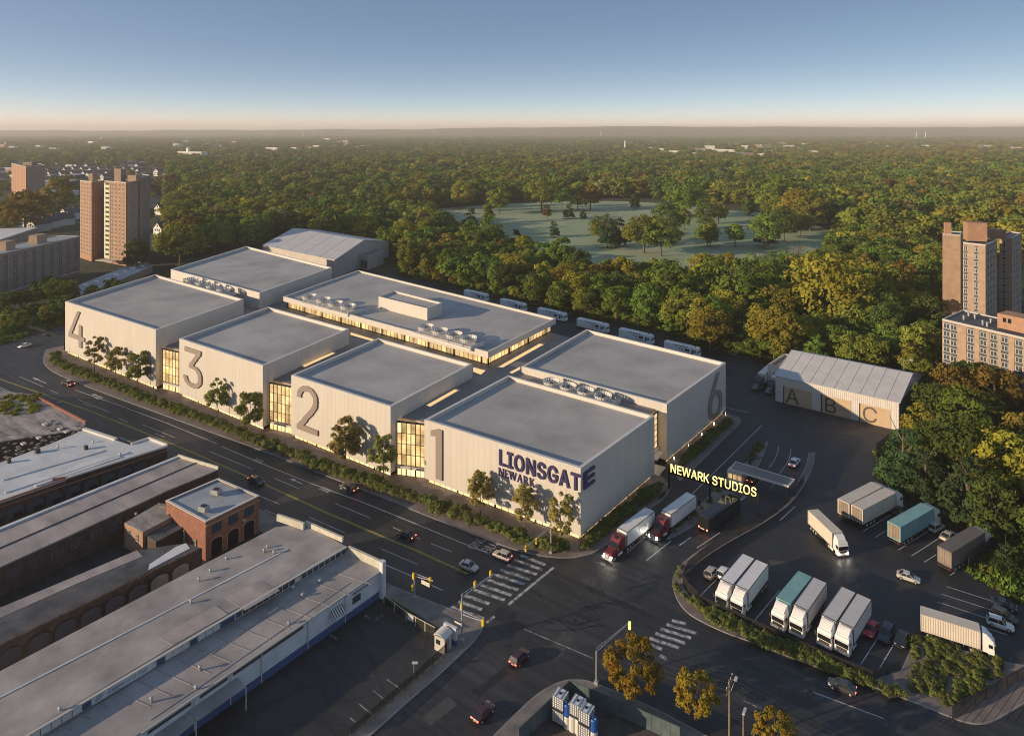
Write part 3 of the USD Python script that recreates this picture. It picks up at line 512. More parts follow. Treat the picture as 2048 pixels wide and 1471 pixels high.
obj('lit_wall', MB().box((*off(c_, -.3, 0)[:2], 1.7), (.2, 4.2, 3.2), math.atan2(ex[1], ex[0])), 'lit_glass', pl); obj('canopy', MB().box((*off(c_, 1.1, 0)[:2], 3.75), (2.6, 5.0, .3), math.atan2(ex[1], ex[0])), 'white_wall', pl)
obj('floor', MB().box((*off(c_, 1.3, 0)[:2], .16), (3.2, 5.0, .06), math.atan2(ex[1], ex[0])), 'white_wall', pl); obj('lamp', MB().box((*off(c_, 1.2, -.4)[:2], 3.55), (.5, .5, .1)), 'lit_white', pl)

# central office: roof plate above glass on the podium
ob = thing('central_office', 'long low office with overhanging white roof and amber glass walls amid the studio buildings', 'building'); q = Q[7]; z7 = ZT[7]
obj('roof_fascia', ring(MB(), q, .7, z7 - 1.9, z7), 'white_panel', ob); obj('roof', MB().prism(inset(q, .6), z7 - 1.5, z7 - .75), 'roof_grey', ob); obj('ceiling', MB().prism(inset(q, .55), z7 - 1.88, z7 - 1.6), 'white_wall', ob)
gi = inset(q, 1.6); obj('core_wall', MB().prism(inset(q, 2.6), ZP + .02, z7 - 1.9), 'tan_wall', ob); F = MB(); P_ = MB()
G_ = obj('glazing_sill', ring(MB(), gi, .2, ZP + .01, ZP + .2), 'dark_metal', ob)
for i0, i1 in ((0, 1), (1, 2)):
    a_, b_ = gi[i0], gi[i1]; d = flat(b_ - a_); n = np.array([d[1], -d[0], 0]); N = int(np.linalg.norm(b_ - a_) / 1.9)
    for j in range(N):
        p0, p1 = lerp(a_, b_, (j + .03) / N), lerp(a_, b_, (j + .97) / N)
        obj('pane', MB().hexa([(*x[:2], ZP + .2) for x in (p0, p1, p1 - n * .06, p0 - n * .06)], [(*x[:2], z7 - 1.92) for x in (p0, p1, p1 - n * .06, p0 - n * .06)]), 'lit_glass' if rng.random() < .6 else 'lit_glass_dim', G_)
        F.bar(np.array([*lerp(a_, b_, j / N)[:2], ZP + .2]), np.array([*lerp(a_, b_, j / N)[:2], z7 - 1.92]), .12, .18)
        if j % 6 == 0: P_.bar(np.array([*(lerp(a_, b_, j / N) + n * .5)[:2], ZP]), np.array([*(lerp(a_, b_, j / N) + n * .5)[:2], z7 - 1.9]), .32, .32)
obj('mullions', F, 'mullion', ob); obj('columns', P_, 'dark_metal', ob)
ph = GL([(757, 592.7), (854.4, 616.5), (884.4, 605), (788, 580.6)], 21.6)
PH = obj('penthouse', ring(MB(), ph, .45, z7 - .76, 21.6), 'white_panel', ob); obj('penthouse_roof', MB().prism(inset(ph, .4), 20.4, 20.9), 'roof_grey', PH)

# cooling fans
def make_fan(p):
    c = MB(); N = 20
    for k in range(N):
        a0, a1 = (k + .12) * 2 * math.pi / N, (k + .88) * 2 * math.pi / N; r0, r1 = 1.0, 1.16
        pt = lambda r, a, z: (r * math.cos(a), r * math.sin(a), z)
        c.hexa([pt(r0, a0, .55), pt(r0 + .06, a0, .55), pt(r0 + .06, a1, .55), pt(r0, a1, .55)], [pt(r1, a0, 1.0), pt(r1 + .06, a0, 1.0), pt(r1 + .06, a1, 1.0), pt(r1, a1, 1.0)])
    obj('collar', c, 'coping', p); r_ = MB()
    for k in range(N):
        a0, a1 = k * 2 * math.pi / N, (k + 1) * 2 * math.pi / N
        for ra, rb, za, zb in ((1.0, 1.05, .5, .58), (1.17, 1.23, .96, 1.02)):
            r_.hexa([(ra * math.cos(t), ra * math.sin(t), za) if i in (0, 3) else (rb * math.cos(t), rb * math.sin(t), za) for i, t in enumerate((a0, a0, a1, a1))], [(ra * math.cos(t), ra * math.sin(t), zb) if i in (0, 3) else (rb * math.cos(t), rb * math.sin(t), zb) for i, t in enumerate((a0, a0, a1, a1))])
    obj('ring', r_, 'steel', p); l = MB()
    for k in range(6): a0 = k * math.pi / 3; l.bar((math.cos(a0), math.sin(a0), 0), (math.cos(a0), math.sin(a0), .55), .08)
    obj('legs', l, 'steel', p); obj('hub', MB().cyl((0, 0, .45), (0, 0, .75), .2, .16, 10), 'dark_metal', p)
    for k in range(6):
        a0 = k * math.pi / 3; d = np.array([math.cos(a0), math.sin(a0), 0]); e = np.array([-d[1], d[0], 0])
        obj('blade', MB().hexa([d * .15 - e * .1 + UP * .55, d * .93 - e * .17 + UP * .5, d * .93 + e * .17 + UP * .62, d * .15 + e * .1 + UP * .62], [d * .15 - e * .1 + UP * .58, d * .93 - e * .17 + UP * .53, d * .93 + e * .17 + UP * .65, d * .15 + e * .1 + UP * .65]), 'galvanised', p)
FANS = [([(618, 591.5), (646.5, 598), (670.5, 605.3), (695.6, 611)], z7 - .2, 'row at the left end of the office roof', 2.4), ([(851.3, 652.2), (879.7, 660), (908.2, 667.7), (937, 675.5)], z7 - .2, 'row below the office penthouse', 2.3),
        ([(1103, 762), (1136, 771), (1171, 780), (1206, 790)], ZP + .5, 'gap behind the building marked one', 2.0), ([(383, 558), (405, 564.5), (426, 571), (447.5, 577.5)], ZP + 4.6, 'gap behind the building marked four', 2.4)]
ORD = ('first', 'second', 'third', 'fourth')
yaw_s = math.atan2(ex[1], ex[0])
for cs, zp, where, sc in FANS:
    pts = [G(u, v, zp + .9 * sc) for u, v in cs]; c_ = np.mean(pts, 0); dd = flat(pts[-1] - pts[0]); Lp = np.linalg.norm(pts[-1] - pts[0]) + 7.0; yw = math.atan2(dd[1], dd[0])
    pf = thing('equipment_platform', f'white platform under the fans in the {where}', 'platform', group=None)
    zb = {0: z7 - .75}.get(0) if zp > 17.7 and zp < 17.9 else ZP
    obj('deck', MB().box((c_[0], c_[1], zp - .12), (Lp, 6.2, .24), yw), 'cream_metal', pf); l = MB(); e = np.array([-dd[1], dd[0], 0])
    obj('skirt', MB().box((*(c_ - e * 3.14)[:2], zp - .15), (Lp, .12, .7), yw), 'coping', pf); obj('end_screen', MB().box((*(c_ + dd * (Lp / 2 + .06))[:2], zp + .3), (.12, 6.2, 1.4), yw), 'cream_metal', pf)
    for sx in np.linspace(-.46, .46, 5):
        for sy in (-2.8, 2.8): pp = c_ + dd * sx * Lp + e * sy; l.bar(np.array([*pp[:2], zb]), np.array([*pp[:2], zp - .2]), .2)
    obj('legs', l, 'steel', pf)
    for o_, pp in zip(ORD, pts): place('cooling_fan', make_fan, f'{o_} round cooling fan from left, {where}', 'fan', (pp[0], pp[1], zp), .3, sc, 'rooftop cooling fans')

# hangar behind and warehouse with the lettered doors
def gabled(name, label, fl, fr, ar_off, ze, zr, nseam, wallm, roofm, eave=.35):
    """Gabled shed: fl, fr the two front ground corners; ar_off from front corner to back corner."""
    b = thing(name, label, 'building'); bl, br = fl + ar_off, fr + ar_off; d = flat(fr - fl); L = np.linalg.norm(fr - fl); n = np.array([d[1], -d[0], 0])
    W = MB().prism([fl, fr, br, bl], 0, ze)
    for A, B in ((fl, bl), (fr, br)):
        m_ = (A + B) / 2; t = d * .2 * (1 if A is fl else -1)
        W.add([(*A[:2], ze), (*B[:2], ze), (*m_[:2], zr), *[(*(x + t)[:2], z) for x, z in ((A, ze), (B, ze), (m_, zr))]], [[0, 1, 2], [3, 5, 4], [0, 3, 4], [0, 4, 1], [1, 4, 5], [1, 5, 2], [2, 5, 3], [2, 3, 0]])
    Wp = obj('wall', W, wallm, b); R = MB(); k = unit(ar_off); half = np.linalg.norm(ar_off) / 2; sl = (zr - ze) / half
    for s in (1, -1):
        E0, E1 = (fl, fr) if s == 1 else (bl, br); m0, m1 = (fl + bl) / 2, (fr + br) / 2; o = -k * s * eave
        p = [np.array([*(E0 + o - d * eave)[:2], ze - eave * sl + .05]), np.array([*(E1 + o + d * eave)[:2], ze - eave * sl + .05]), np.array([*(m1 + d * eave)[:2], zr + .05]), np.array([*(m0 - d * eave)[:2], zr + .05])]
        Rp = obj('roof', MB().hexa(p, [x + UP * .18 for x in p]), roofm, b)
        for j in range(nseam + 1):
            t = j / nseam; obj('seam', MB().bar(lerp(p[0], p[1], t) + UP * .21, lerp(p[3], p[2], t) + UP * .21, .12, .12), roofm, Rp)
    return b, Wp, d, n, L
fl, fr = G(1551, 801), G(1798, 861); zE = 7.9
br = G(1846, 750, zE); br[2] = 0
wb, Wp, wd, wn, wl = gabled('warehouse', 'cream warehouse with metal gable roof and three tan doors lettered A, B, C', fl, fr, br - fr, zE, 12.2, 10, 'cream_metal', 'metal_roof')
rb = MB()
for j in range(int(wl / .55)): rb.box((*(fl + wd * (j + .5) * wl / int(wl / .55) + wn * .04)[:2], zE / 2), (.28, .1, zE - .1), math.atan2(wd[1], wd[0]))
obj('wall_ribs', rb, 'cream_metal', Wp)
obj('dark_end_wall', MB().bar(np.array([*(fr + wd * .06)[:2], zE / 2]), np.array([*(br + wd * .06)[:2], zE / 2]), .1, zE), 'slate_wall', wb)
for ch, ua, ub in (('A', 1567.7, 1623.6), ('B', 1643.3, 1702), ('C', 1719.3, 1780.5)):
    def alongw(u): ray = FW + RT * (u - 1024) / FPX; t = ((fl - EYE) @ wn) / (ray @ wn); return ((EYE + ray * t) - fl) @ wd
    s0_, s1_ = alongw(ua), alongw(ub); c_ = fl + wd * (s0_ + s1_) / 2; hgt = 5.3
    D_ = obj('door', MB().box((*(c_ + wn * .10)[:2], hgt / 2), (s1_ - s0_, .12, hgt), math.atan2(wd[1], wd[0])), 'door_tan', wb, label=f'tan roller door with a large letter {ch}')
    obj('door_jamb', MB().box((*(fl + wd * s0_ + wn * .12)[:2], hgt / 2), (.3, .2, hgt), math.atan2(wd[1], wd[0])), 'dock_dark', D_)
    t = meshkit.text_mesh(ch, 4.3, .05); v = np.asarray(t.vertices); w = (fl + wn * .17)[None] + (s0_ + .5 + v[:, :1] * 1.0) * wd[None] + v[:, 2:3] * wn[None]; w[:, 2] = .55 + v[:, 1]; obj('letter', MB().add(w, t.faces), 'door_letter', D_)
an = [G(1531.5, 735), G(1549, 741), None, None]; aw = br - fr
a0 = fl + aw * .42 - wd * 7.2; a1 = fl + aw * .42 - wd * .1
W_ = obj('annex', ring(MB(), [a0, a1, a1 + aw * .5, a0 + aw * .5], .3, 0, 6.8), 'cream_metal', wb); obj('annex_roof', MB().prism(inset([a0, a1, a1 + aw * .5, a0 + aw * .5], .3), 5.8, 6.2), 'podium_roof', W_)
obj('dock_opening', MB().box((*lerp(a0, a1, .6)[:2] + wn[:2] * .05, 2.4), (4.6, .2, 4.4), math.atan2(wd[1], wd[0])), 'dock_dark', W_)
hl, hr = G(525.3, 490.7, 10.2), G(669, 520.4, 10.2); hb = G(777.7, 483, 10.2); hl[2] = hr[2] = hb[2] = 0
hb_, Hp, hd, hn, hlen = gabled('hangar', 'tan metal hangar with ribbed gable roof standing behind the studio buildings', hl, hr, hb - hr, 10.2, 16.4, 5, 'tan_wall', 'metal_roof')
ha = hb - hr; c0 = hr + ha * .42 + hd * .05; c1 = c0 + hd * 8.5
A_ = obj('annex', ring(MB(), [c0, c1, c1 + ha * .3, c0 + ha * .3], .3, 0, 8.6), 'tan_wall', hb_); obj('annex_roof', MB().prism(inset([c0, c1, c1 + ha * .3, c0 + ha * .3], .3), 7.8, 8.2), 'podium_roof', A_)
for t_ in (.32, .72): obj('dock_door', MB().box((*(lerp(c0, c1, t_) + hn * .06)[:2], 3.2), (2.6, .15, 4.6), math.atan2(hd[1], hd[0])), 'dock_dark', A_)
# ---------------------------------------------------------------- old buildings across the street
def win_on(parent, P0, d, n, s, z, w, h, frame='window_frame', glass='window_glass', panes=2, arch=False, deep=.12, name='window'):
    """A window standing a little proud of the wall: frame with panes as sub-parts when large."""
    c = P0 + d * s; yaw = math.atan2(d[1], d[0]); F = MB(); a = .09
    for sx in np.linspace(-w / 2 + a / 2, w / 2 - a / 2, panes + 1): F.box((*(c + d * sx + n * deep / 2)[:2], z + h / 2), (a, deep, h), yaw)
    for zz in (z + a / 2, z + h * .5, z + h - a / 2): F.box((*(c + n * (deep / 2 - .01))[:2], zz), (w - .02, deep * .8, a), yaw)
    f = obj(name, F, frame, parent); obj('pane', MB().box((*(c + n * .03)[:2], z + h / 2), (w - .05, .05, h - .05), yaw), glass, f); return f
def arch_mesh(P0, d, n, s, z, w, h, t=.08):
    pts = [(-w / 2, 0), (w / 2, 0), (w / 2, h - w * .28)] + [(w / 2 * math.cos(k), h - w * .28 + w * .28 * math.sin(k)) for k in np.linspace(.15, math.pi - .15, 7)] + [(-w / 2, h - w * .28)]
    m = trimesh.creation.extrude_polygon(Polygon(pts), t, engine='earcut'); v = np.asarray(m.vertices); q = (P0 + d * s)[None] + v[:, :1] * d[None] + v[:, 2:3] * n[None]; q[:, 2] = z + v[:, 1]; return MB().add(q, m.faces)
def wallof(a, b): d = flat(b - a); return np.array([*a[:2], 0]), d, np.array([d[1], -d[0], 0]), float(np.linalg.norm((b - a)[:2]))
def pipes(parent, spots, z, name='vent'):
    for k, (u, v, h) in enumerate(spots):
        p = G(u, v, z); obj(name, MB().cyl(p, p + UP * h, .16, .16, 8).cyl(p + UP * h, p + UP * (h + .18), .3, .22, 8), 'galvanised', parent)
ring4 = lambda q, t, z0, z1: ring(MB(), q, t, z0, z1)
# A: low rubble roof
zA = 4.4; A = GL([(-120, 900), (165, 858), (172, 846), (72, 788), (-120, 770)], zA)
ba = thing('derelict_building', 'derelict low building with cracked pinkish grey roof, leftmost along the street', 'building')
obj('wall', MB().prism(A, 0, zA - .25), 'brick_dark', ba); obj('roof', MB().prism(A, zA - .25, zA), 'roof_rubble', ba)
pr = MB(); e0, e1 = G(172, 846, zA), G(78, 797, zA)
for k in range(14): pr.bar(lerp(e0, e1, k / 14) + UP * .25, lerp(e0, e1, (k + .93) / 14) + UP * .25, .45, .5 + .25 * random.random())
obj('broken_parapet', pr, 'brick_red', ba)
db = MB()
for k in range(60):
    u, v = random.uniform(4, 160), 0; v = 925 - (u / 165) * 60 - abs(random.gauss(0, 22)); p = G(u, v, zA); db.box((p[0], p[1], zA + .1), (random.uniform(.3, 1.3), random.uniform(.2, .8), random.uniform(.1, .3)), random.random() * 3)
tag(obj('roof_rubble', db, 'concrete'), 'broken slabs strewn along the edge of the derelict roof', None, kind='stuff')
for u, v in ((90, 849), (120, 858), (133, 864), (78, 876), (47, 888)): p = G(u, v, zA); obj('skylight', MB().box((p[0], p[1], zA + .18), (1.5, .9, .36), yaw_s), 'stone_trim', ba)
# B: white membrane roof with brick wall and arched windows
zB = 7.0; B = GL([(-60, 1024), (131, 958), (130, 955), (334.5, 891.7), (297, 877.5), (262, 890), (232, 880), (168, 859), (96, 889), (-60, 947)], zB)
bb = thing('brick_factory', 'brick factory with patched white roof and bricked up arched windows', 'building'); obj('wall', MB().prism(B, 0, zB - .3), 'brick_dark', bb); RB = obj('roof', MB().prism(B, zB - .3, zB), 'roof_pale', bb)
for a_, c_, w_, h_ in (((334.5, 891.7), (131, 957), .7, .35), ((297, 877.5), (334.5, 891.7), .5, .55), ((168, 859), (232, 880), .8, .5), ((262, 889), (297, 877.5), .5, .4), ((130, 957), (105, 961), .4, .5), ((131, 958), (-60, 1024), .4, .25)):
    obj('parapet', MB().bar(G(*a_, zB) + UP * h_ / 2, G(*c_, zB) + UP * h_ / 2, w_, h_), 'coping' if w_ > .45 else 'brick_red', bb)
for a_, c_ in (((5, 960), (205, 902)), ((10, 985), (255, 905)), ((70, 972), (240, 914))): obj('roof_fold', MB().bar(G(*a_, zB) + UP * .1, G(*c_, zB) + UP * .1, .9, .25), 'roof_pale', RB)
pipes(bb, ((116, 897, .7), (186, 885, .35), (240, 911, .5)), zB)
for u, v, s_ in ((75, 905, 1.2), (172, 898, .9), (18, 925, .8)): p = G(u, v, zB); obj('roof_unit', MB().box((p[0], p[1], zB + .45), (s_, s_ * .7, .9), yaw_s), 'dark_metal', bb)
P0, d, n, L = wallof(G(-60, 1024, zB), G(334.5, 891.7, zB))
for s in np.linspace(4, L - 6, 9):
    w_ = obj('bricked_window', arch_mesh(P0, d, n, s, 2.6, 3.0, 2.6), 'spandrel', bb); obj('opening', MB().box((*(P0 + d * (s + .5) + n * .1)[:2], 3.2), (1.6, .08, 1.0), math.atan2(d[1], d[0])), 'black', w_)
obj('string_course', MB().bar(P0 + UP * 6.0 + n * .08, P0 + d * L + UP * 6.0 + n * .08, .25, .18), 'brick_red', bb)
# C: long pinkish roof
zC = 5.6; C_ = GL([(-60, 1160), (336, 979.6), (436.6, 938), (356.5, 913.7), (165, 987), (-60, 1083)], zC)
bc = thing('long_shed', 'long brick shed with weathered pinkish roof divided by a ridge line', 'building'); obj('wall', MB().prism(C_, 0, zC - .25), 'brick_dark', bc); obj('roof', MB().prism(C_, zC - .25, zC), 'roof_pink', bc)
obj('roof_joint', MB().bar(G(-60, 1122, zC) + UP * .05, G(393, 925, zC) + UP * .05, .25, .2), 'dark_metal', bc)
obj('parapet', MB().bar(G(356.5, 913.7, zC) + UP * .35, G(393, 925, zC) + UP * .35, .3, .7).bar(G(393, 925, zC) + UP * .35, G(436.6, 938, zC) + UP * .35, .3, .7), 'parapet_cream', bc); obj('roof_kerb', MB().bar(G(-60, 1083, zC) + UP * .15, G(356, 914, zC) + UP * .15, .8, .3), 'roof_pale', bc)
P0, d, n, L = wallof(G(-60, 1160, zC), G(336, 979.6, zC))
for s in np.linspace(3, L - 4, 9): win_on(bc, P0, d, n, s, 2.4, 2.2, 1.8, 'brick_red', 'window_glass')
# D: two storey brick house
zD = 7.8; D = GL([(436.6, 955), (330.7, 1000), (410.7, 1042.9), (519.2, 990)], zD); D = [D[1], D[2], D[3], D[0]]
bd = thing('brick_corner_building', 'two storey red brick building with arched doorways and flat blue grey roof', 'building'); obj('wall', MB().prism(inset(D, .1), 0, zD - .5), 'brick_red', bd); obj('roof', MB().prism(inset(D, .35), zD - .55, zD - .35), 'roof_bluegrey', bd)
obj('parapet', ring4(D, .4, zD - .5, zD - .12), 'brick_red', bd); obj('coping', ring4([p for p in D], .5, zD - .12, zD), 'coping', bd)
P0, d, n, L = wallof(D[1], D[2]); P0 = P0 - n * .1
for t in (.2, .5, .8):
    win_on(bd, P0, d, n, L * t, 4.7, 1.9, 1.7, 'dark_metal', 'blue_glass'); D_ = obj('doorway', arch_mesh(P0, d, n, L * t, .1, 2.3, 3.4, .1), 'black', bd); obj('door_surround', arch_mesh(P0, d, n, L * t, .1, 2.7, 3.7, .05), 'brick_orange', D_)
obj('cornice', MB().bar(P0 + UP * 6.9 + n * .12, P0 + d * L + UP * 6.9 + n * .12, .3, .3), 'brick_orange', bd); obj('wall_lamp', MB().bar(P0 + d * L * .66 + UP * 4.6, P0 + d * L * .66 + n * .9 + UP * 4.8, .1).box((*(P0 + d * L * .66 + n * 1.0)[:2], 4.75), (.4, .5, .18)), 'stone_trim', bd)
P0, d, n, L = wallof(D[0], D[1])
win_on(bd, P0, d, n, L * .75, 1.2, 1.0, 2.0, 'stone_trim'); obj('drain_pipe', MB().bar(P0 + d * L * .5 + n * .15 + UP * .5, P0 + d * L * .5 + n * .15 + UP * 4, .16), 'white_wall', bd)
for u, v, s_ in ((433, 990, 1.9), (408, 1024, 1.8)):
    p = G(u, v, zD - .35); q_ = obj('air_conditioner', MB().box((p[0], p[1], zD + .5), (s_, s_ * .75, 1.0), yaw_s + .2), 'galvanised', bd); obj('grille', MB().box((p[0], p[1], zD + 1.02), (s_ * .7, s_ * .5, .06), yaw_s + .2), 'dark_metal', q_)
zE = 5.0; an = thing('brick_annex', 'small tumbledown brick annex with rubble strewn roof behind the two storey brick building', 'building')
q1 = GL([(249, 1045), (285.4, 1063.5), (361.7, 1023.5), (318, 1005)], zE); q2 = GL([(286.5, 1065), (312, 1083), (392, 1040), (362, 1024)], zE - .9)
obj('wall', MB().prism(q1, 0, zE - .2), 'brick_orange', an); obj('roof', MB().prism(q1, zE - .2, zE), 'roof_rubble', an); obj('lean_to', MB().prism(q2, 0, zE - 1.1), 'brick_dark', an); obj('lean_to_roof', MB().prism(q2, zE - 1.1, zE - .9), 'roof_dark', an)
P0, d, n, L = wallof(q1[0], q1[1])
for t in (.28, .7): win_on(an, P0, d, n, L * t, 2.6, .9, 1.5, 'stone_trim')
p = G(330, 1015, zE); obj('junk_heap', MB().box((p[0], p[1], zE + .3), (2.6, .8, .6), .4).box((p[0] + .8, p[1] + .5, zE + .25), (1.3, .9, .5), 1.0), 'concrete', an)
p = G(272, 1042, zE); obj('aerial', MB().cyl(p, p + UP * 1.6, .05, .04, 5).box((p[0], p[1], zE + 1.6), (.5, .3, .3)), 'galvanised', an)
# E: dark low roof with brick side
zE = 5.2; E_ = GL([(-60, 1320), (297, 1142), (404, 1096), (372, 1085), (274, 1100), (-60, 1240)], zE); be = thing('dark_roof_building', 'long low brick building with sagging black roof', 'building')
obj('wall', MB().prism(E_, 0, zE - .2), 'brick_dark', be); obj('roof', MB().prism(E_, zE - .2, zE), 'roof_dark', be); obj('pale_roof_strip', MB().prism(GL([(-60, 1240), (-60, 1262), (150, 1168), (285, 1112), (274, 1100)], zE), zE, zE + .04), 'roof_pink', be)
obj('roof_sheet', MB().prism(GL([(296, 1140), (380, 1096), (372, 1086), (352, 1093), (299, 1128)], zE), zE, zE + .06), 'roof_pale', be)
ck = MB(); a_, b_ = G(-60, 1320, zE), G(404, 1096, zE)
for k in range(34): ck.bar(lerp(a_, b_, k / 34) + UP * .12, lerp(a_, b_, (k + .8) / 34) + UP * .12, .35, .22 + .1 * (k % 3))
obj('crumbling_parapet', ck, 'brick_dark', be); P0, d, n, L = wallof(a_, b_)
for k, s in enumerate(np.linspace(5, L - 4, 8)):
    w_ = obj('arched_opening', arch_mesh(P0, d, n, s, 1.6, 3.0, 2.5), 'concrete' if k > 5 else 'slate_wall', be)
# F: big warehouse on two levels
zL, zU = 4.9, 6.3
Fu = GL([(-60, 1372), (0, 1341), (416, 1123), (552, 1053), (612, 1048), (692, 1091.7), (400, 1258), (48, 1469), (-60, 1535)], zU); Fl = GL([(764, 1137), (282, 1463), (150, 1550), (-40, 1550), (96.5, 1469.5), (400, 1280), (694.5, 1101)], zL)
bf = thing('old_warehouse', 'large old warehouse with stepped weathered roofs and white and blue street wall', 'building')
obj('upper_wall', MB().prism(Fu, 0, zU - .2), 'panel_cream', bf); obj('upper_roof', MB().prism(Fu, zU - .2, zU), 'roof_long', bf); W_ = obj('lower_wall', MB().prism(Fl, 0, zL - .2), 'wall_white_old', bf); RL = obj('lower_roof', MB().prism(Fl, zL - .2, zL), 'roof_long', bf)
# clerestory band between the two roofs, bay by bay
a_, b_ = G(-60, 1535, zU), G(692, 1091.7, zU); P0, d, n, L = wallof(a_, b_); N = 46; bl = L / N
for k in range(N):
    s = (k + .5) * bl; t = k / N; kind = 'window' if t > .60 and k != 37 else ('panel_navy' if k in (10, 11, 18, 22, 26, 27) else 'panel_cream')
    c = P0 + d * s; yaw = math.atan2(d[1], d[0])
    if kind == 'window': w_ = obj('clerestory_frame', MB().bar(P0 + d * (s - bl / 2) + UP * (zL + .1) + n * .07, P0 + d * (s - bl / 2) + UP * (zU - .25) + n * .07, .16).bar(P0 + d * (s - bl / 2) + UP * (zL + .14) + n * .05, P0 + d * (s + bl / 2) + UP * (zL + .14) + n * .05, .12), 'stone_trim', bf); obj('pane', MB().box((*(c + n * .02)[:2], (zL + zU) / 2 + .0), (bl - .2, .05, zU - zL - .45), yaw), 'window_glass', w_)
    else: obj('clerestory_panel', MB().box((*(c + n * .02)[:2], (zL + zU) / 2), (bl - .12, .06, zU - zL - .35), yaw), kind, bf)
obj('eave', MB().bar(a_ + n * .15 - UP * .02, b_ + n * .15 - UP * .02, .45, .16), 'stone_trim', bf)
def script_on(t, s, h, z, m, wid=1.2, slant=.45):
    q = meshkit.text_mesh(t, h, .03); v = np.asarray(q.vertices); w = (P0 + d * s + n * .06)[None] + (v[:, :1] * wid + v[:, 1:2] * slant) * d[None] + v[:, 2:3] * n[None]; w[:, 2] = z + v[:, 1]; return MB().add(w, q.faces)
sb = obj('sign_board', MB().box((*(P0 + d * bl * 14.2 + n * .05)[:2], (zL + zU) / 2), (bl * 6.6, .06, zU - zL - .3), math.atan2(d[1], d[0])), 'wall_white_old', bf)
obj('lettering', script_on('Legge of a Plut', bl * 12.6, .55, zL + .45, 'panel_navy', .95), 'panel_navy', sb); obj('emblem', script_on('ttl', bl * 11.2, .75, zL + .35, 'panel_navy', 1.0), 'panel_navy', sb)
for a1, b1, h_, m_ in (((555, 1040), (608, 1058), 1.3, 'parapet_cream'), ((612, 1050), (686, 1083), .9, 'parapet_cream')): obj('street_parapet', MB().bar(G(*a1, zU) + UP * h_ / 2, G(*b1, zU) + UP * h_ / 2, .45, h_), m_, bf)
obj('street_parapet', MB().bar(G(697, 1106, zL) + UP * .7, G(764, 1137, zL) + UP * .7, .5, 1.4), 'parapet_cream', bf); obj('corner_pier', MB().box((*G(765, 1140, zL)[:2], 3.3), (.9, .9, 6.6), yaw_s), 'wall_white_old', bf)
obj('ridge_line', MB().bar(G(-60, 1425, zU) + UP * .03, G(575, 1098, zU) + UP * .03, .3, .12), 'roof_pale', bf)
for pq in (((450, 1195), (520, 1160), (560, 1180), (490, 1220)), ((318, 1275), (432, 1210), (455, 1228), (345, 1290))): obj('roof_patch', MB().prism(GL(pq, zU), zU, zU + .05), 'roof_pink', bf)
for k in range(16): u0, v0 = G(80 + 40 * k, 1470 - 21.5 * k, zL), G(118 + 40 * k, 1490 - 22 * k, zL); obj('roof_seam', MB().bar(lerp(u0, v0, -.2) + UP * .02, lerp(u0, v0, 1.6 if k > 3 else .6) + UP * .02, .09, .07), 'roof_pink', RL)
for a1, b1 in (((520, 1290), (700, 1165)), ((300, 1440), (520, 1290)), ((420, 1310), (640, 1160))): obj('roof_seam', MB().bar(G(*a1, zL) + UP * .03, G(*b1, zL) + UP * .03, .12, .09), 'roof_pink', RL)
pipes(bf, ((528, 1104, .6), (548, 1107, .5), (535, 1095, .4), (421, 1143, .5), (398, 1162, .6), (453, 1118, .4), (382, 1206, .5), (120, 1420, .4)), zU); pipes(bf, ((586, 1181, .7), (605, 1193, .5), (640, 1164, .4), (400, 1340, .7), (303, 1404, .7), (392, 1378, .5), (578, 1248, .4)), zL)
a_, b_ = G(282, 1463, zL), G(764, 1137, zL); P0, d, n, L = wallof(a_, b_)
obj('blue_skirting', MB().box((*(P0 + d * L / 2 + n * .04)[:2], .6), (L, .08, 1.2), math.atan2(d[1], d[0])), 'wall_blue', W_); obj('roof_edge', MB().bar(a_ + n * .1 - UP * .1, b_ + n * .1 - UP * .1, .3, .2), 'stone_trim', bf)
for t in (.17, .30, .42, .62, .80): obj('downpipe', MB().bar(P0 + d * L * t + n * .12 + UP * .1, P0 + d * L * t + n * .12 + UP * (zL - .3), .14), 'stone_trim', bf)
for t0, t1 in ((.02, .16), (.19, .29), (.31, .60)): obj('vent_strip', MB().box((*(P0 + d * L * (t0 + t1) / 2 + n * .03)[:2], zL - .7), (L * (t1 - t0), .06, .4), math.atan2(d[1], d[0])), 'dock_dark', bf)
win_on(bf, P0, d, n, L * .86, 2.2, 1.7, 1.1, 'dark_metal'); aw_ = P0 + d * L * .755; AW = MB()
AW.hexa([*(aw_ + d * s + n * o + UP * z for s, o, z in ((-1.3, .05, 3.6), (1.3, .05, 3.6), (1.3, 1.3, 2.7), (-1.3, 1.3, 2.7)))], [*(aw_ + d * s + n * o + UP * z for s, o, z in ((-1.3, .05, 3.7), (1.3, .05, 3.7), (1.3, 1.3, 2.8), (-1.3, 1.3, 2.8)))])
A_ = obj('awning', AW, 'white_wall', bf)
for s in np.linspace(-1.1, 1.1, 6): obj('awning_stripe', MB().hexa([*(aw_ + d * (s + e) + n * o + UP * z for e, o, z in ((-.09, .05, 3.71), (.09, .05, 3.71), (.09, 1.31, 2.81), (-.09, 1.31, 2.81)))], [*(aw_ + d * (s + e) + n * o + UP * z for e, o, z in ((-.09, .05, 3.73), (.09, .05, 3.73), (.09, 1.31, 2.83), (-.09, 1.31, 2.83)))]), 'slate_wall', A_)
q = meshkit.text_mesh('WAREHOUSE FOR RENT', .3, .03); v = np.asarray(q.vertices); w = (P0 + d * L * .84 + n * .02)[None] + v[:, :1] * d[None] * .8 + v[:, 2:3] * n[None]; w[:, 2] = 3.7 + v[:, 1]; obj('lettering', MB().add(w, q.faces), 'slate_wall', W_)
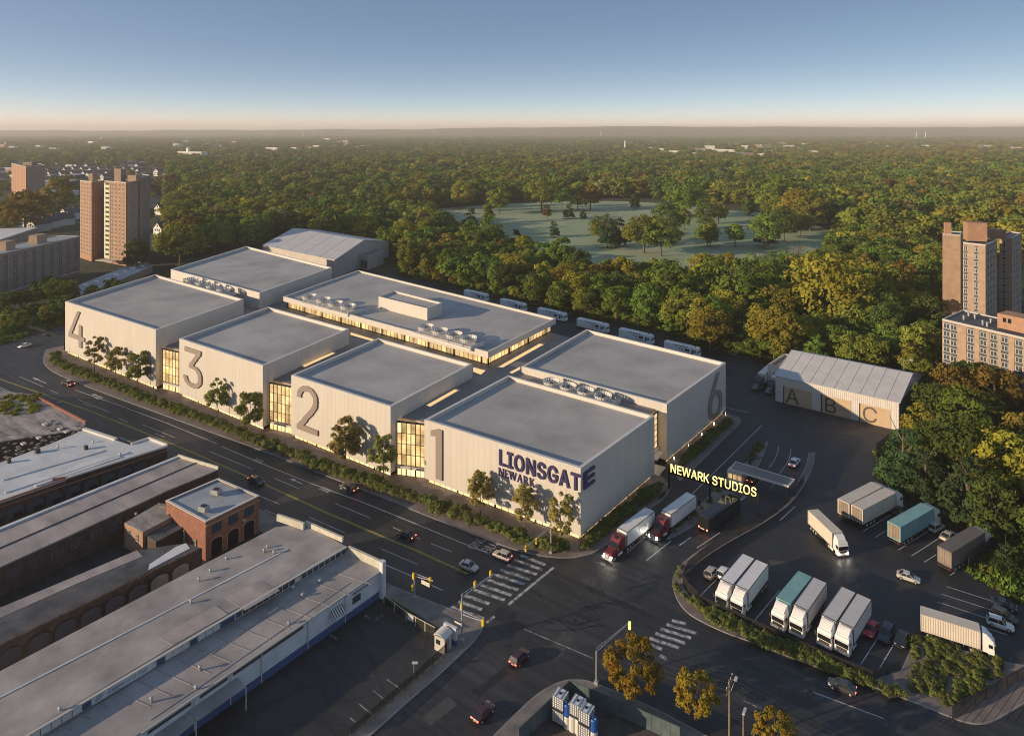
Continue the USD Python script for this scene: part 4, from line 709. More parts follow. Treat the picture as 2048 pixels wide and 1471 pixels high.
# loading canopy at the near end
cn = thing('loading_canopy', 'sloping corrugated canopy on posts against the white and blue warehouse wall', 'canopy'); q = GL([(465, 1346), (492, 1372), (395, 1440), (365, 1412)], 3.4); q2 = GL([(360, 1414), (388, 1444), (320, 1500), (285, 1470)], 3.3)
obj('roof', MB().prism(q, 3.3, 3.42), 'roof_long', cn); obj('roof', MB().prism(q2, 3.2, 3.32), 'roof_long', cn)
for u, v in ((492, 1374), (392, 1442), (330, 1492)): p = G(u, v, 3.3); obj('post', MB().bar(np.array([*p[:2], 0]), p, .14), 'stone_trim', cn)
# gate house hut and its fence in the old lot
hut = thing('guard_hut', 'small cream guard hut with curved roof beside the chain link fence at the corner', 'hut'); hp = G(886, 1296); d = flat(G(905, 1292) - G(870, 1270)); yw = yaw_s
obj('wall', MB().box((hp[0], hp[1], 1.2), (2.1, 1.8, 2.4), yw), 'stone_trim', hut); r_ = MB()
for k in range(6):
    t0, t1 = -1.15 + k * .384, -1.15 + (k + 1) * .384; f_ = lambda t: 2.4 + .45 * (1 - (t / 1.2) ** 2); c, s = math.cos(yw), math.sin(yw)
    pt = lambda x, y, z: np.array([hp[0] + x * c - y * s, hp[1] + x * s + y * c, z])
    r_.hexa([pt(t0, -1.1, f_(t0)), pt(t1, -1.1, f_(t1)), pt(t1, 1.1, f_(t1)), pt(t0, 1.1, f_(t0))], [pt(t0, -1.1, f_(t0) + .1), pt(t1, -1.1, f_(t1) + .1), pt(t1, 1.1, f_(t1) + .1), pt(t0, 1.1, f_(t0) + .1)])
obj('roof', r_, 'coping', hut); obj('window', MB().box((*pt(-.3, -.93, 0)[:2], 1.55), (.8, .06, .7), yw), 'dark_glass', hut); obj('door', MB().box((*pt(1.07, -.2, 0)[:2], 1.05), (.06, .8, 2.0), yw), 'brick_orange', hut)
gp = thing('gate_pier', 'white and blue painted wall stub behind the guard hut', 'wall'); p = G(901, 1284); obj('upper_wall', MB().box((p[0], p[1], 1.9), (2.6, .5, 2.0), yw), 'wall_white_old', gp); obj('base', MB().box((p[0], p[1], .45), (2.62, .52, .9), yw), 'wall_blue', gp)
def fence(name, label, px, h, every, panelm, topm=None, cat='fence', solid=False, gap=.06):
    pts = [np.array(p) if len(p) == 3 else G(*p) for p in px]; f = thing(name, label, cat); seg = []; 
    for a, b in zip(pts, pts[1:]):
        N = max(1, int(round(np.linalg.norm(b - a) / every)))
        seg += [(lerp(a, b, k / N), lerp(a, b, (k + 1) / N)) for k in range(N)]
    for a, b in seg:
        obj('post', MB().bar(a, a + UP * (h + .1), .1), topm or panelm, f)
        dd = flat(b - a); obj('fence_panel', MB().bar(a + dd * gap + UP * (h / 2 + .04), b - dd * gap + UP * (h / 2 + .04), .05 if solid else .025, h - .1), panelm, f)
    obj('top_rail', MB().bar(seg[0][0] + UP * h, seg[-1][1] + UP * h, .07) if len(pts) == 2 else sum_bars(pts, h), topm or panelm, f); return f
def sum_bars(pts, h):
    m = MB()
    for a, b in zip(pts, pts[1:]): m.bar(a + UP * h, b + UP * h, .07)
    return m
MAT['mesh_fence'] = usdkit.material(stage, '/World/Looks/mesh_fence', {'g': ('geometry', {}), 'n': ('noise_texture', {'scale': 14.0, 'detail': 1}), 'mt': ('math', {'math_type': 'greater_than', 'value2': .50}), 'd': ('principled_bsdf', {'base_color': (.05, .047, .043), 'roughness': .5, 'metallic': .3}), 't': ('transparent_bsdf', {}), 'm': ('mix_closure', {})},
                                    [('g.position', 'n.vector'), ('n.fac', 'mt.value1'), ('mt.value', 'm.fac'), ('t.BSDF', 'm.closure1'), ('d.BSDF', 'm.closure2')], surface='m.closure')
fence('chain_link_fence', 'rusty chain link fence with a white notice along the grass strip by the guard hut', [(768, 1206), (812, 1240), (870, 1272)], 1.5, 2.6, 'mesh_fence', 'plate')
nt = thing('notice_board', 'white notice fixed on the rusty chain link fence', 'notice'); p = G(821, 1246); obj('board', MB().box((p[0], p[1], .95), (1.3, .06, .9), math.atan2(*(G(870, 1272) - G(812, 1240))[[1, 0]])), 'trailer_white', nt); obj('frame', MB().box((p[0], p[1] + .05, .95), (1.36, .03, .96), math.atan2(*(G(870, 1272) - G(812, 1240))[[1, 0]])), 'galvanised', nt)
fence('chain_link_fence', 'dark wire fence between the old parking lot and the pavement', [(893, 1306), (835, 1360), (760, 1425), (700, 1478)], 1.6, 2.8, 'mesh_fence', 'dark_metal')
struct('grass_strip', MB().poly(gpoly([(762, 1186), (878, 1256), (872, 1266), (815, 1235), (768, 1203)]), -.02, .16), 'grass')
for u, v, lb in ((811, 1355, 'pole'), (822, 1340, 'pole')):
    pass
lp = thing('lot_light', 'small floodlight on a short pole beside the wire fence of the old lot', 'lamp'); p = G(828, 1352); obj('pole', MB().cyl(p, p + UP * 2.2, .05, .05, 6), 'galvanised', lp); obj('lamp_head', MB().box((p[0] + .2, p[1], 2.25), (.9, .3, .18), .6), 'lamp_glass', lp)

# walled yard with totes
wy = thing('yard_wall', 'weathered blue green metal wall round the storage yard at the street corner', 'wall')
for a_, b_ in (((1037, 1490), (1139.5, 1391)), ((1139.5, 1391), (1250, 1437)), ((1250, 1437), (1360, 1487))):
    A_, B_ = G(*a_), G(*b_); N = max(3, int(np.linalg.norm(B_ - A_) / 1.2))
    for k in range(N): obj('sheet', MB().bar(lerp(A_, B_, (k + .02) / N) + UP * 1.15, lerp(A_, B_, (k + .98) / N) + UP * 1.15, .08, 2.3), 'fence_green', wy)
    obj('top_rail', MB().bar(A_ + UP * 2.34, B_ + UP * 2.34, .14, .08), 'fence_green', wy)
struct('yard_ground', MB().sheet(gpoly([(1037, 1489), (1139.5, 1392), (1360, 1487), (1500, 1600), (950, 1600)]), .01), 'soil')
def make_tote(p):
    obj('tank', MB().box((0, 0, .62), (.94, .94, .92)), 'tote_white', p); c = MB()
    for z in np.linspace(.2, 1.08, 6):
        for a, b in (((-.5, -.5), (.5, -.5)), ((.5, -.5), (.5, .5)), ((.5, .5), (-.5, .5)), ((-.5, .5), (-.5, -.5))): c.bar((*a, z), (*b, z), .03)
    for t in np.linspace(-.5, .5, 6):
        for a in ((t, -.5), (t, .5), (-.5, t), (.5, t)): c.bar((*a, .16), (*a, 1.1), .03)
    for t in (-.25, .25): c.bar((t, -.5, 1.11), (t, .5, 1.11), .04)
    obj('cage', c, 'galvanised', p); obj('pallet', MB().box((0, 0, .07), (1.0, 1.0, .14)), 'dark_metal', p); obj('cap', MB().cyl((0, 0, 1.08), (0, 0, 1.14), .12, .12, 10), 'dark_metal', p)
def make_drum(m): return lambda p: (obj('drum', MB().cyl((0, 0, 0), (0, 0, .85), .29, .29, 14).cyl((0, 0, .85), (0, 0, .92), .29, .24, 14), m, p), obj('bung', MB().cyl((.12, 0, .92), (.12, 0, .96), .05, .05, 8).cyl((-.12, 0, .92), (-.12, 0, .96), .05, .05, 8), 'tote_white', p))
TS = 1.75
for k, (u, v, lo, w) in enumerate(((1121, 1441, 0, 'stack nearest the yard wall corner'), (1156, 1456, 1, 'middle stack'), (1173, 1471, 0, 'stack farthest from the wall corner'))):
    p = G(u, v)
    for j, t_ in enumerate(('lower', 'upper')):
        if lo and j == 0: continue
        place('liquid_tote', make_tote, f'{t_} white caged liquid tote in the {w}', 'tote', (p[0], p[1], .05 + j * 1.16 * TS), yaw_s, TS, 'liquid totes in the walled yard')
    if lo:
        for j, (ox, oy) in enumerate(((-.5, -.5), (.5, -.5), (-.5, .5), (.5, .5))): place('white_drum', make_drum('drum_white'), 'white drum under the raised middle tote', 'drum', (*off(p, ox, oy)[:2], .05), 0, TS * 1.25, 'white drums carrying the middle tote')
for k, (u, v, z) in enumerate(((1129, 1448, 1.75), (1135, 1453, 1.75), (1183, 1477, 1.75), (1188, 1484, 1.75))):
    p = G(u, v); place('blue_drum', make_drum('barrel_blue'), ('blue plastic drum beside the first tote stack', 'second blue plastic drum, just right of the first tote stack', 'blue plastic drum right of the last tote stack', 'nearest blue plastic drum, at the end of the tote row')[k], 'drum', (p[0], p[1], z), 0, TS, 'blue drums among the totes')
    place('white_drum', make_drum('drum_white'), 'white drum standing under a blue drum in the yard', 'drum', (p[0], p[1], .05), 0, TS * 1.05, 'white drums under the blue ones')

# ---------------------------------------------------------------- brick towers and slabs
def face_windows(parent, a, b, z0, z1, floors, cols, cw, wh, frame='window_frame', spandrel=None, skip=(), pier=None):
    """Columns of windows on the wall a-b. cols: fractions along it."""
    P0, d, n, L = wallof(a, b); yaw = math.atan2(d[1], d[0]); fh = (z1 - z0) / floors; F = MB(); g = MB(); S = MB(); small = cw * L * 0
    for c in cols:
        if spandrel: S.box((*(P0 + d * c * L + n * .02)[:2], (z0 + z1) / 2), (cw, .05, z1 - z0), yaw)
        for k in range(floors):
            zc = z0 + fh * (k + .5) + .1; p = P0 + d * c * L
            f = MB()
            for sx in (-cw / 2 + .06, 0, cw / 2 - .06): f.box((*(p + d * sx + n * .08)[:2], zc), (.1, .1, wh), yaw)
            for zz in (zc - wh / 2, zc + wh / 2): f.box((*(p + n * .075)[:2], zz), (cw, .09, .1), yaw)
            w_ = obj('window', f, frame, parent); obj('pane', MB().box((*(p + n * .05)[:2], zc), (cw - .08, .05, wh - .08), yaw), 'window_glass', w_)
    if spandrel: obj('spandrel_bands', S, spandrel, parent)
def tower(b, L, N, R, h, m, floors, colsL, colsR, cw=1.1, wh=1.5, span=None, cap=.5, name='wing', z0=3.0, mR=None):
    Bk = L + R - N; q = [L, N, R, Bk]; w = obj(name, MB().prism(q, 0, h - cap), m, b); obj('roof_edge', ring(MB(), q, .4, h - cap, h), 'stone_trim', w); obj('roof', MB().prism(inset(q, .3), h - cap - .3, h - cap + .05), 'roof_dark', w)
    if colsL: face_windows(w, L, N, z0, h - 1.0, floors, colsL, cw, wh, spandrel=span)
    if colsR: face_windows(w, N, R, z0, h - 1.0, floors, colsR, cw, wh, spandrel=span)
    return w
t1 = thing('apartment_tower', 'tall twin winged orange brick apartment tower with a cream window strip, left of the studios', 'apartment block')
L_, N_, R_ = G(160, 515), G(183, 523), G(207, 516); w1 = tower(t1, L_, N_, R_, 51.6, 'brick_orange', 19, (.15, .38, .62, .85), (.3, .7), 1.5, 1.7)
L_, N_, R_ = G(209, 524), G(252, 532), G(277, 522); w2 = tower(t1, L_, N_, R_, 52.4, 'brick_orange', 19, (.36, .52, .70, .88), (.2, .5, .8), 1.6, 1.7)
P0, d, n, L = wallof(L_, N_)
obj('cream_strip', MB().box((*(P0 + d * L * .14 + n * .15)[:2], 27), (L * .26, .5, 48), math.atan2(d[1], d[0])), 'cream_panel', w2)
for k in range(16): obj('strip_window', MB().box((*(P0 + d * L * .16 + n * .42)[:2], 5.5 + k * 3), (L * .17, .06, 1.3), math.atan2(d[1], d[0])), 'window_glass', w2)
L_, N_, R_ = G(262, 512), G(279, 521), G(300, 511); tower(t1, L_, N_, R_, 54.4, 'brick_brown', 19, (), (.14,), 1.2, 1.6)
for u, v, w_, h_ in ((230, 352, 5, 8), (176, 356, 3, 5), (258, 354, 7, 4)): p = G(u, 525, 0); obj('roof_house', MB().box((p[0], p[1] + 3, 52 + h_ / 2), (w_, 4, h_), .4), 'brick_tan', t1)
obj('entrance_canopy', MB().box((*G(214, 532)[:2], 3.6), (14, 5, .5), .3), 'stone_trim', t1)
t2 = thing('brick_slab_block', 'distant red brown brick apartment block among trees, far left', 'apartment block'); tower(t2, G(23, 388), G(52, 401), G(90, 394), 41, 'brick_orange', 12, (.12, .3, .5, .7, .88), (.12, .3, .5, .7, .88), 2.0, 1.8)
p = G(60, 396); obj('roof_house', MB().box((p[0], p[1], 43), (14, 8, 4), .4), 'brick_brown', t2)
t3 = thing('mid_rise_block', 'long grey brown seven storey block with columns of white framed windows, at the left edge', 'apartment block')
N_, R_ = G(-20, 604), G(160, 550); dd = flat(R_ - N_); bk = np.array([-dd[1], dd[0], 0]) * 15; q = [N_, R_, R_ + bk, N_ + bk]; zt = 23.0
w = obj('wall', MB().prism(q, 0, zt - .6), 'brick_brown', t3); obj('roof', MB().prism(inset(q, .3), zt - .7, zt - .3), 'roof_bluegrey', t3); obj('roof_edge', ring(MB(), q, .5, zt - .6, zt), 'stone_trim', t3)
face_windows(w, N_, R_, 3.2, zt - 1.2, 7, [(k + .5) / 10 for k in range(10)], 2.9, 1.6, spandrel='spandrel')
obj('ground_floor_band', MB().bar(N_ + UP * 2.6 - bk * .01, R_ + UP * 2.6 - bk * .01, .6, .5), 'stone_trim', t3)
for t_, s_ in ((.28, 6), (.62, 7)): p = lerp(N_, R_, t_) + bk * .45; obj('roof_house', MB().box((p[0], p[1], zt + 2.0), (s_, 5, 4.6), math.atan2(dd[1], dd[0])), 'brick_tan', t3)
P3 = thing('low_white_block', 'low block with snow white flat roof behind the grey brown seven storey block', 'building'); N2, R2 = G(-40, 520), G(75, 478); d2 = flat(R2 - N2); b2 = np.array([-d2[1], d2[0], 0]) * 26; q = [N2, R2, R2 + b2, N2 + b2]
w = obj('wall', MB().prism(q, 0, 8.6), 'brick_tan', P3); obj('roof', MB().prism(q, 8.6, 9.2), 'trailer_white', P3); face_windows(w, N2, R2, 2, 8, 2, [(k + .5) / 9 for k in range(9)], 3, 1.5)
# right hand towers
t4 = thing('brick_apartment_slab', 'eight storey tan brick apartment slab with window columns and flat roof behind the yellow trees', 'apartment block'); zt = 22.2
N_ = G(1884.5, 637, zt); R_ = G(2048, 674.7, zt); R_ = N_ + (R_ - N_) * 1.35; Bk = G(1925, 619, zt) - N_; q = [N_, R_, R_ + Bk, N_ + Bk]
w = obj('wall', MB().prism([np.array([*x[:2], 0]) for x in q], 0, zt - .55), 'brick_tan', t4); obj('roof_edge', ring(MB(), q, .45, zt - .55, zt), 'stone_trim', t4); obj('roof', MB().prism(inset(q, .4), zt - .8, zt - .4), 'roof_dark', t4)
face_windows(w, N_, R_, .8, zt - .9, 8, [.045, .115, .275, .39, .485, .58, .70, .80, .92], 1.9, 1.5, spandrel='spandrel')
for t0, t1_ in ((.155, .235), (.315, .355), (.425, .45), (.52, .55), (.62, .665), (.74, .765)): P0, d, n, L = wallof(N_, R_); obj('brick_pier', MB().box((*(P0 + d * L * (t0 + t1_) / 2 + n * .12)[:2], zt / 2 - .4), (L * (t1_ - t0), .24, zt - 1.2), math.atan2(d[1], d[0])), 'brick_tan', w)
p = lerp(N_, R_, .60) + Bk * .5; PH = obj('roof_house', MB().box((p[0], p[1], zt + 2.0), (8, 6.5, 4.6), math.atan2(d[1], d[0])), 'brick_orange', t4)
for sx in (-2, -.6): obj('roof_house_window', MB().box((*(p + d * sx + n * 3.28)[:2], zt + 2.6), (.9, .06, 1.4), math.atan2(d[1], d[0])), 'dark_glass', PH)
for t_, o_ in ((.12, .7), (.14, .35), (.20, .6), (.33, .3), (.36, .55), (.38, .25)): p = lerp(N_, R_, t_) + Bk * o_; obj('roof_vent', MB().cyl((p[0], p[1], zt - .4), (p[0], p[1], zt + .7), .3, .3, 8).cyl((p[0], p[1], zt + .7), (p[0], p[1], zt + 1.1), .5, .2, 8), 'galvanised', t4)
t5 = thing('twin_brick_tower', 'pair of tall tan brick apartment towers with chimney slab, at the right edge', 'apartment block'); zt = 42.0
def top3(b, L, N, R, zt, m, floors, cl, cr, cw=1.2, **k): f = lambda p: np.array([*G(p[0], p[1], zt)[:2], 0.0]); return tower(b, f(L), f(N), f(R), zt, m, floors, cl, cr, cw, 1.6, span='spandrel', **k)
top3(t5, (1926, 484), (1971, 489), (1994, 479), zt, 'brick_tan', 14, (.12, .58), (.25, .5, .75))
top3(t5, (1885, 467), (1921, 469), (1926, 463), zt + 1.0, 'brick_tan', 14, (), (), name='chimney_slab')
top3(t5, (1999, 471), (2024, 474), (2043, 465), zt, 'brick_tan', 14, (.35,), (.25, .5, .75))
for u, v, w_, h_ in ((1895, 462, 2.2, 5.5), (1950, 470, 6.5, 7), (1992, 466, 5.5, 3.5)): p = G(u, v, zt + 2); obj('roof_house', MB().box((p[0], p[1], zt + h_ / 2), (w_, w_ * .8, h_), .3), 'brick_orange', t5)

# far houses and sheds
def make_house(p):
    obj('wall', MB().prism([(-4, -5), (4, -5), (4, 5), (-4, 5)], 0, 5.2).add([(-4, -5, 5.2), (4, -5, 5.2), (0, -5, 8.6), (-4, 5, 5.2), (4, 5, 5.2), (0, 5, 8.6)], [[0, 1, 2], [3, 5, 4]]), 'house_white', p); r_ = MB()
    for s in (-1, 1): r_.hexa([(s * 4.5, -5.5, 4.75), (s * 4.5, 5.5, 4.75), (0, 5.5, 8.6), (0, -5.5, 8.6)], [(s * 4.5, -5.5, 5.0), (s * 4.5, 5.5, 5.0), (0, 5.5, 8.85), (0, -5.5, 8.85)])
    R_ = obj('roof', r_, 'house_roof', p); obj('chimney', MB().box((1.6, 1.5, 8.2), (.9, .9, 2.4)), 'brick_red', R_)
    for x in (-2, 0, 2): obj('window', MB().box((x, -5.04, 3.8), (1.1, .08, 1.4)), 'window_glass', p)
    obj('gable_window', MB().box((0, -5.04, 6.4), (1.0, .08, 1.2)), 'window_glass', p)
hs = []
for k in range(12): hs.append((92 + k * 11.5, 353 - .1 * k + (k % 2), 1.25, 'row of small gabled houses beyond the distant brick block'))
for k in range(11): hs.append((100 + k * 17, 343 + (k % 3), 1.25, 'second row of small gabled houses, behind the tower'))
for u, v in ((60, 452), (78, 462), (96, 456), (128, 450), (140, 438), (36, 440), (310, 415), (327, 428), (335, 420), (385, 452), (395, 446), (330, 470), (352, 412)): hs.append((u, v, 1.3, 'scattered house between the trees near the brick towers'))
for u, v in ((40, 318), (70, 322), (105, 327), (150, 330), (200, 330), (245, 334), (60, 336), (30, 330), (320, 352), (180, 340), (280, 340)): hs.append((u, v, 1.7, 'small distant house among far trees on the left'))
random.seed(5)
for k in range(34): u, v = random.uniform(-10, 345), random.uniform(326, 372); hs.append((u, v, 1.3, 'one of the loosely spread far houses left of the woods'))
for k, (u, v, s_, w_) in enumerate(hs): p = G(u, v); place('gabled_house', make_house, 'white gabled house in the ' + w_ if 'row' in w_ else 'white gabled house, ' + w_, 'house', (p[0], p[1], 0), random.choice((.1, .15, .2, -.6)), s_, 'houses: ' + w_)
def far_building(u, v, wd_, dp, h, m, roofm, label, yaw=.35, tower=None):
    p = G(u, v); b = thing('far_building', label, 'building', (p[0], p[1], 0), yaw, group=None)
    w = obj('wall', MB().box((0, 0, h / 2), (wd_, dp, h)), m, b); obj('roof', MB().box((0, 0, h + .3), (wd_ + .6, dp + .6, .6)), roofm, b); g = MB()
    for fl_ in range(max(1, int(h / 4))):
        for x in np.arange(-wd_ / 2 + 2.5, wd_ / 2 - 2, 4.5): g.box((x, -dp / 2 - .05, 2 + fl_ * 4), (2.2, .1, 1.7))
    obj('windows', g, 'window_glass', b)
    if tower: obj('tower', MB().box((tower[0], 0, h + tower[1] / 2), (tower[2], tower[2], tower[1])).cyl((tower[0], 0, h + tower[1]), (tower[0], 0, h + tower[1] * 1.5), tower[2] * .7, .1, 4), m, b)
    return b
far_building(190, 322, 110, 26, 7, 'slate_wall', 'pale_roof', 'long grey flat roofed shed beyond the left towers'); far_building(262, 330, 60, 30, 8, 'pale_roof', 'pale_roof', 'pale low shed right of the long grey shed')
far_building(385, 312, 110, 26, 14, 'far_white', 'far_white', 'long cream school with a small spire among the far trees', .2, (-20, 12, 9)); far_building(425, 318, 70, 26, 9, 'far_white', 'pale_roof', 'pale low wing right of the school with the spire', .2)
far_building(8, 300, 60, 30, 24, 'far_brick', 'far_brick', 'sunlit orange block on the far left skyline', .2, (16, 14, 8)); far_building(20, 342, 60, 30, 6, 'pale_roof', 'trailer_white', 'white roofed shed at the far left'); far_building(120, 372, 46, 26, 8, 'slate_wall', 'pale_roof', 'grey flat roofed hall right of the distant brick block'); far_building(112, 390, 50, 24, 5, 'trailer_white', 'trailer_white', 'low white hall behind the tall brick tower')
k = 0
FB = [(1400, 306, 90, 20), (1420, 303, 70, 26), (1452, 309, 120, 14), (1490, 300, 60, 22), (1535, 301, 80, 16), (1385, 312, 70, 12), (1418, 320, 60, 10), (1440, 324, 50, 9), (1500, 312, 60, 10), (1330, 308, 50, 10), (500, 281, 140, 20), (470, 285, 90, 14), (545, 283, 90, 20), (620, 282, 120, 20), (655, 283, 110, 26), (690, 284, 120, 16), (730, 284, 90, 14),
      (205, 282, 60, 26), (225, 285, 50, 20), (380, 279, 80, 24), (1812, 299, 60, 10), (1830, 298, 70, 14), (1850, 297, 60, 18), (1955, 299, 70, 16), (1975, 298, 60, 20), (2015, 303, 80, 14), (2035, 301, 90, 16), (2046, 305, 60, 12), (1668, 318, 50, 7), (1290, 300, 50, 10), (1160, 296, 60, 10), (1560, 292, 90, 20), (1610, 293, 80, 18), (1120, 330, 26, 8), (965, 325, 26, 8), (660, 325, 30, 8), (1740, 288, 60, 16)]
for k in range(26): FB.append((random.uniform(1290, 1640), random.uniform(288, 316), random.uniform(30, 90), random.uniform(9, 20)))
for k in range(26): FB.append((random.uniform(-10, 760), random.uniform(277, 305), random.uniform(40, 110), random.uniform(12, 24)))
for k in range(12): FB.append((random.uniform(1650, 2060), random.uniform(284, 308), random.uniform(30, 80), random.uniform(10, 18)))
NEAR = {0: 'largest of the pale blocks in the far town', 1: 'tallest pale block in the far town', 2: 'longest low white block in the far town'}
for k, (u, v, w_, h_) in enumerate(FB):
    zone = 'in the far town centre' if 1300 < u < 1620 else 'on the far left plain' if u < 760 else 'near the right edge of the far woods' if u > 1650 else 'half hidden in the middle of the woods'
    far_building(u, v, w_ * .55, 22, h_ * .85, 'far_white' if k % 5 else 'far_brick', 'far_white' if k % 3 else 'pale_roof', (NEAR.get(k) or f'distant pale low building {zone}'), random.uniform(0, .6)).SetCustomDataByKey('group', 'distant buildings ' + zone)
for u, v, h_, lb in ((607, 277, 60, 'thin white water tower on the far left plain'), (1202, 276, 70, 'thin white mast rising from the middle of the far woods'), (1833, 279, 60, 'left one of two thin white chimneys on the far right plain'), (1851, 280, 60, 'right one of two thin white chimneys on the far right plain'), (1250, 304, 34, 'small pale tower among the far middle trees')):
    p = G(u, v); m_ = thing('far_mast', lb, 'mast', (p[0], p[1], 0)); obj('shaft', MB().cyl((0, 0, 0), (0, 0, h_), 5, 3, 8), 'far_white', m_); obj('head', MB().cyl((0, 0, h_), (0, 0, h_ + 9), 8 if u == 607 else 4, 3, 8), 'far_white', m_)
for k in range(16):
    u, v = random.uniform(-10, 350), random.uniform(318, 366); far_building(u, v, random.uniform(16, 40), random.uniform(12, 22), random.uniform(5, 8), random.choice(('far_white', 'far_brick', 'slate_wall')), 'pale_roof', 'low flat roofed building among the far houses on the left', random.uniform(0, .5)).SetCustomDataByKey('group', 'flat roofed buildings among the far houses')
# low concrete deck left of the studios
dk = thing('flat_roof_shed', 'long low shed with pale cluttered roof below the apartment tower', 'building'); q = GL([(150, 572), (285, 520), (305, 531), (165, 592)], 4.0); obj('wall', MB().prism(q, 0, 3.8), 'brick_brown', dk); obj('roof', MB().prism(q, 3.8, 4.0), 'pale_roof', dk)
for k in range(7): p = lerp(lerp(q[0], q[1], .1 + .13 * k), lerp(q[3], q[2], .1 + .13 * k), .3 + .4 * random.random()); obj('roof_unit', MB().box((p[0], p[1], 4.5), (3, 1.6, 1.0), .3), 'trailer_white', dk)
# ---------------------------------------------------------------- vehicles
def wheel(p, x, y, r, w, name='wheel', side=1):
    W = obj(name, MB().cyl((x, y - w / 2, r), (x, y + w / 2, r), r, r, 14), 'tyre', p); yo = y + side * w / 2
    obj('rim', MB().cyl((x, yo - side * .02, r), (x, yo + side * .015, r), r * .62, r * .5, 10), 'hub', W)
def loft(sections, closed=True):
    """sections: list of (x, [(y, z) ...]) with equal counts, joined to one skin."""
    m = MB(); n = len(sections[0][1]); v = [(x, y, z) for x, s in sections for y, z in s]; f = []
    for a in range(len(sections) - 1):
        for k in range(n):
            i, j = a * n + k, a * n + (k + 1) % n; f += [[i, i + n, j + n], [i, j + n, j]]
    e = (len(sections) - 1) * n
    for k in range(1, n - 1): f += [[0, k, k + 1], [e, e + k + 1, e + k]]
    v = np.array(v); f = np.array(f)
    t = trimesh.Trimesh(v, f, process=False)
    if t.volume < 0: f = f[:, ::-1]
    return m.add(v, f)
def car(kind, pm, lights=True):
    """Car heading +x, 4.55 m long."""
    suv = kind == 'suv'; H = 1.62 if suv else 1.42; W = .92; belt = .98 if suv else .90
    def make(p):
        prof = [(-2.28, .55, .78, .74), (-2.2, .32, .92 if suv else .86, .84), (-1.75, .24, belt, .90), (-.6, .22, belt + .02, .92), (.75, .22, belt, .92), (1.5, .24, belt - .10, .90), (2.05, .28, belt - .22, .84), (2.28, .42, .62, .68)]
        sec = []
        for x, zb, zt, w in prof: sec.append((x, [(-w * .9, zb), (w * .9, zb), (w, (zb + zt) * .5), (w * .97, zt - .08), (w * .84, zt), (-w * .84, zt), (-w * .97, zt - .08), (-w, (zb + zt) * .5)]))
        obj('body', loft(sec), pm, p, smooth=35)
        xr0, xr1, xf1, xf0 = (-2.12, -1.75, .25, .98) if suv else (-1.75, -.95, .25, 1.05)
        def cs(x, zt, w, wt): return (x, [(-w, belt - .05), (w, belt - .05), (wt, zt), (-wt, zt)])
        obj('glasshouse', loft([cs(xr0, belt, .80, .79), cs(xr1, H - .07, .83, .66), cs(xf1, H - .05, .83, .66), cs(xf0, belt, .80, .78)]), 'dark_glass', p, smooth=20)
        obj('roof', loft([(xr1 - .03, [(-.66, H - .09), (.66, H - .09), (.6, H - .02), (-.6, H - .02)]), ((xr1 + xf1) / 2, [(-.69, H - .08), (.69, H - .08), (.6, H + .02), (-.6, H + .02)]), (xf1 + .03, [(-.66, H - .09), (.66, H - .09), (.6, H - .03), (-.6, H - .03)])]), pm, p, smooth=40)
        P = MB()
        for s in (-1, 1):
            for xa, za, xb, zb in ((xr0, belt, xr1, H - .05), (xf0, belt, xf1, H - .05), (-.35, belt, -.35, H - .05)): P.bar((xa, s * .81, za), (xb, s * .67, zb), .07, .05)
        obj('pillars', P, pm, p)
        for x in (-1.38, 1.38):
            for s in (-1, 1): wheel(p, x, s * .80, .34, .24, side=s)
        for s in (-1, 1):
            obj('headlight', MB().hexa([(2.02, s * .52 - .16, .56), (2.21, s * .52 - .14, .56), (2.21, s * .52 + .12, .56), (2.02, s * .62 + .2, .56)], [(2.0, s * .52 - .16, .70), (2.16, s * .52 - .14, .68), (2.14, s * .52 + .12, .68), (2.0, s * .62 + .2, .70)]), 'lamp_glass', p)
            obj('taillight', MB().box((-2.24, s * .62, .78), (.10, .30, .13)), 'taillight' if lights else 'red_lamp', p); obj('mirror', MB().box((.72, s * 1.0, belt + .05), (.16, .16, .12)), pm, p)
        obj('plate', MB().box((-2.285, 0, .62), (.02, .42, .13)), 'plate', p); obj('bumper', MB().box((2.16, 0, .40), (.16, 1.3, .12)), 'chassis', p)
    return make
def sedge(m, a, b, n):
    for k in range(n): pass
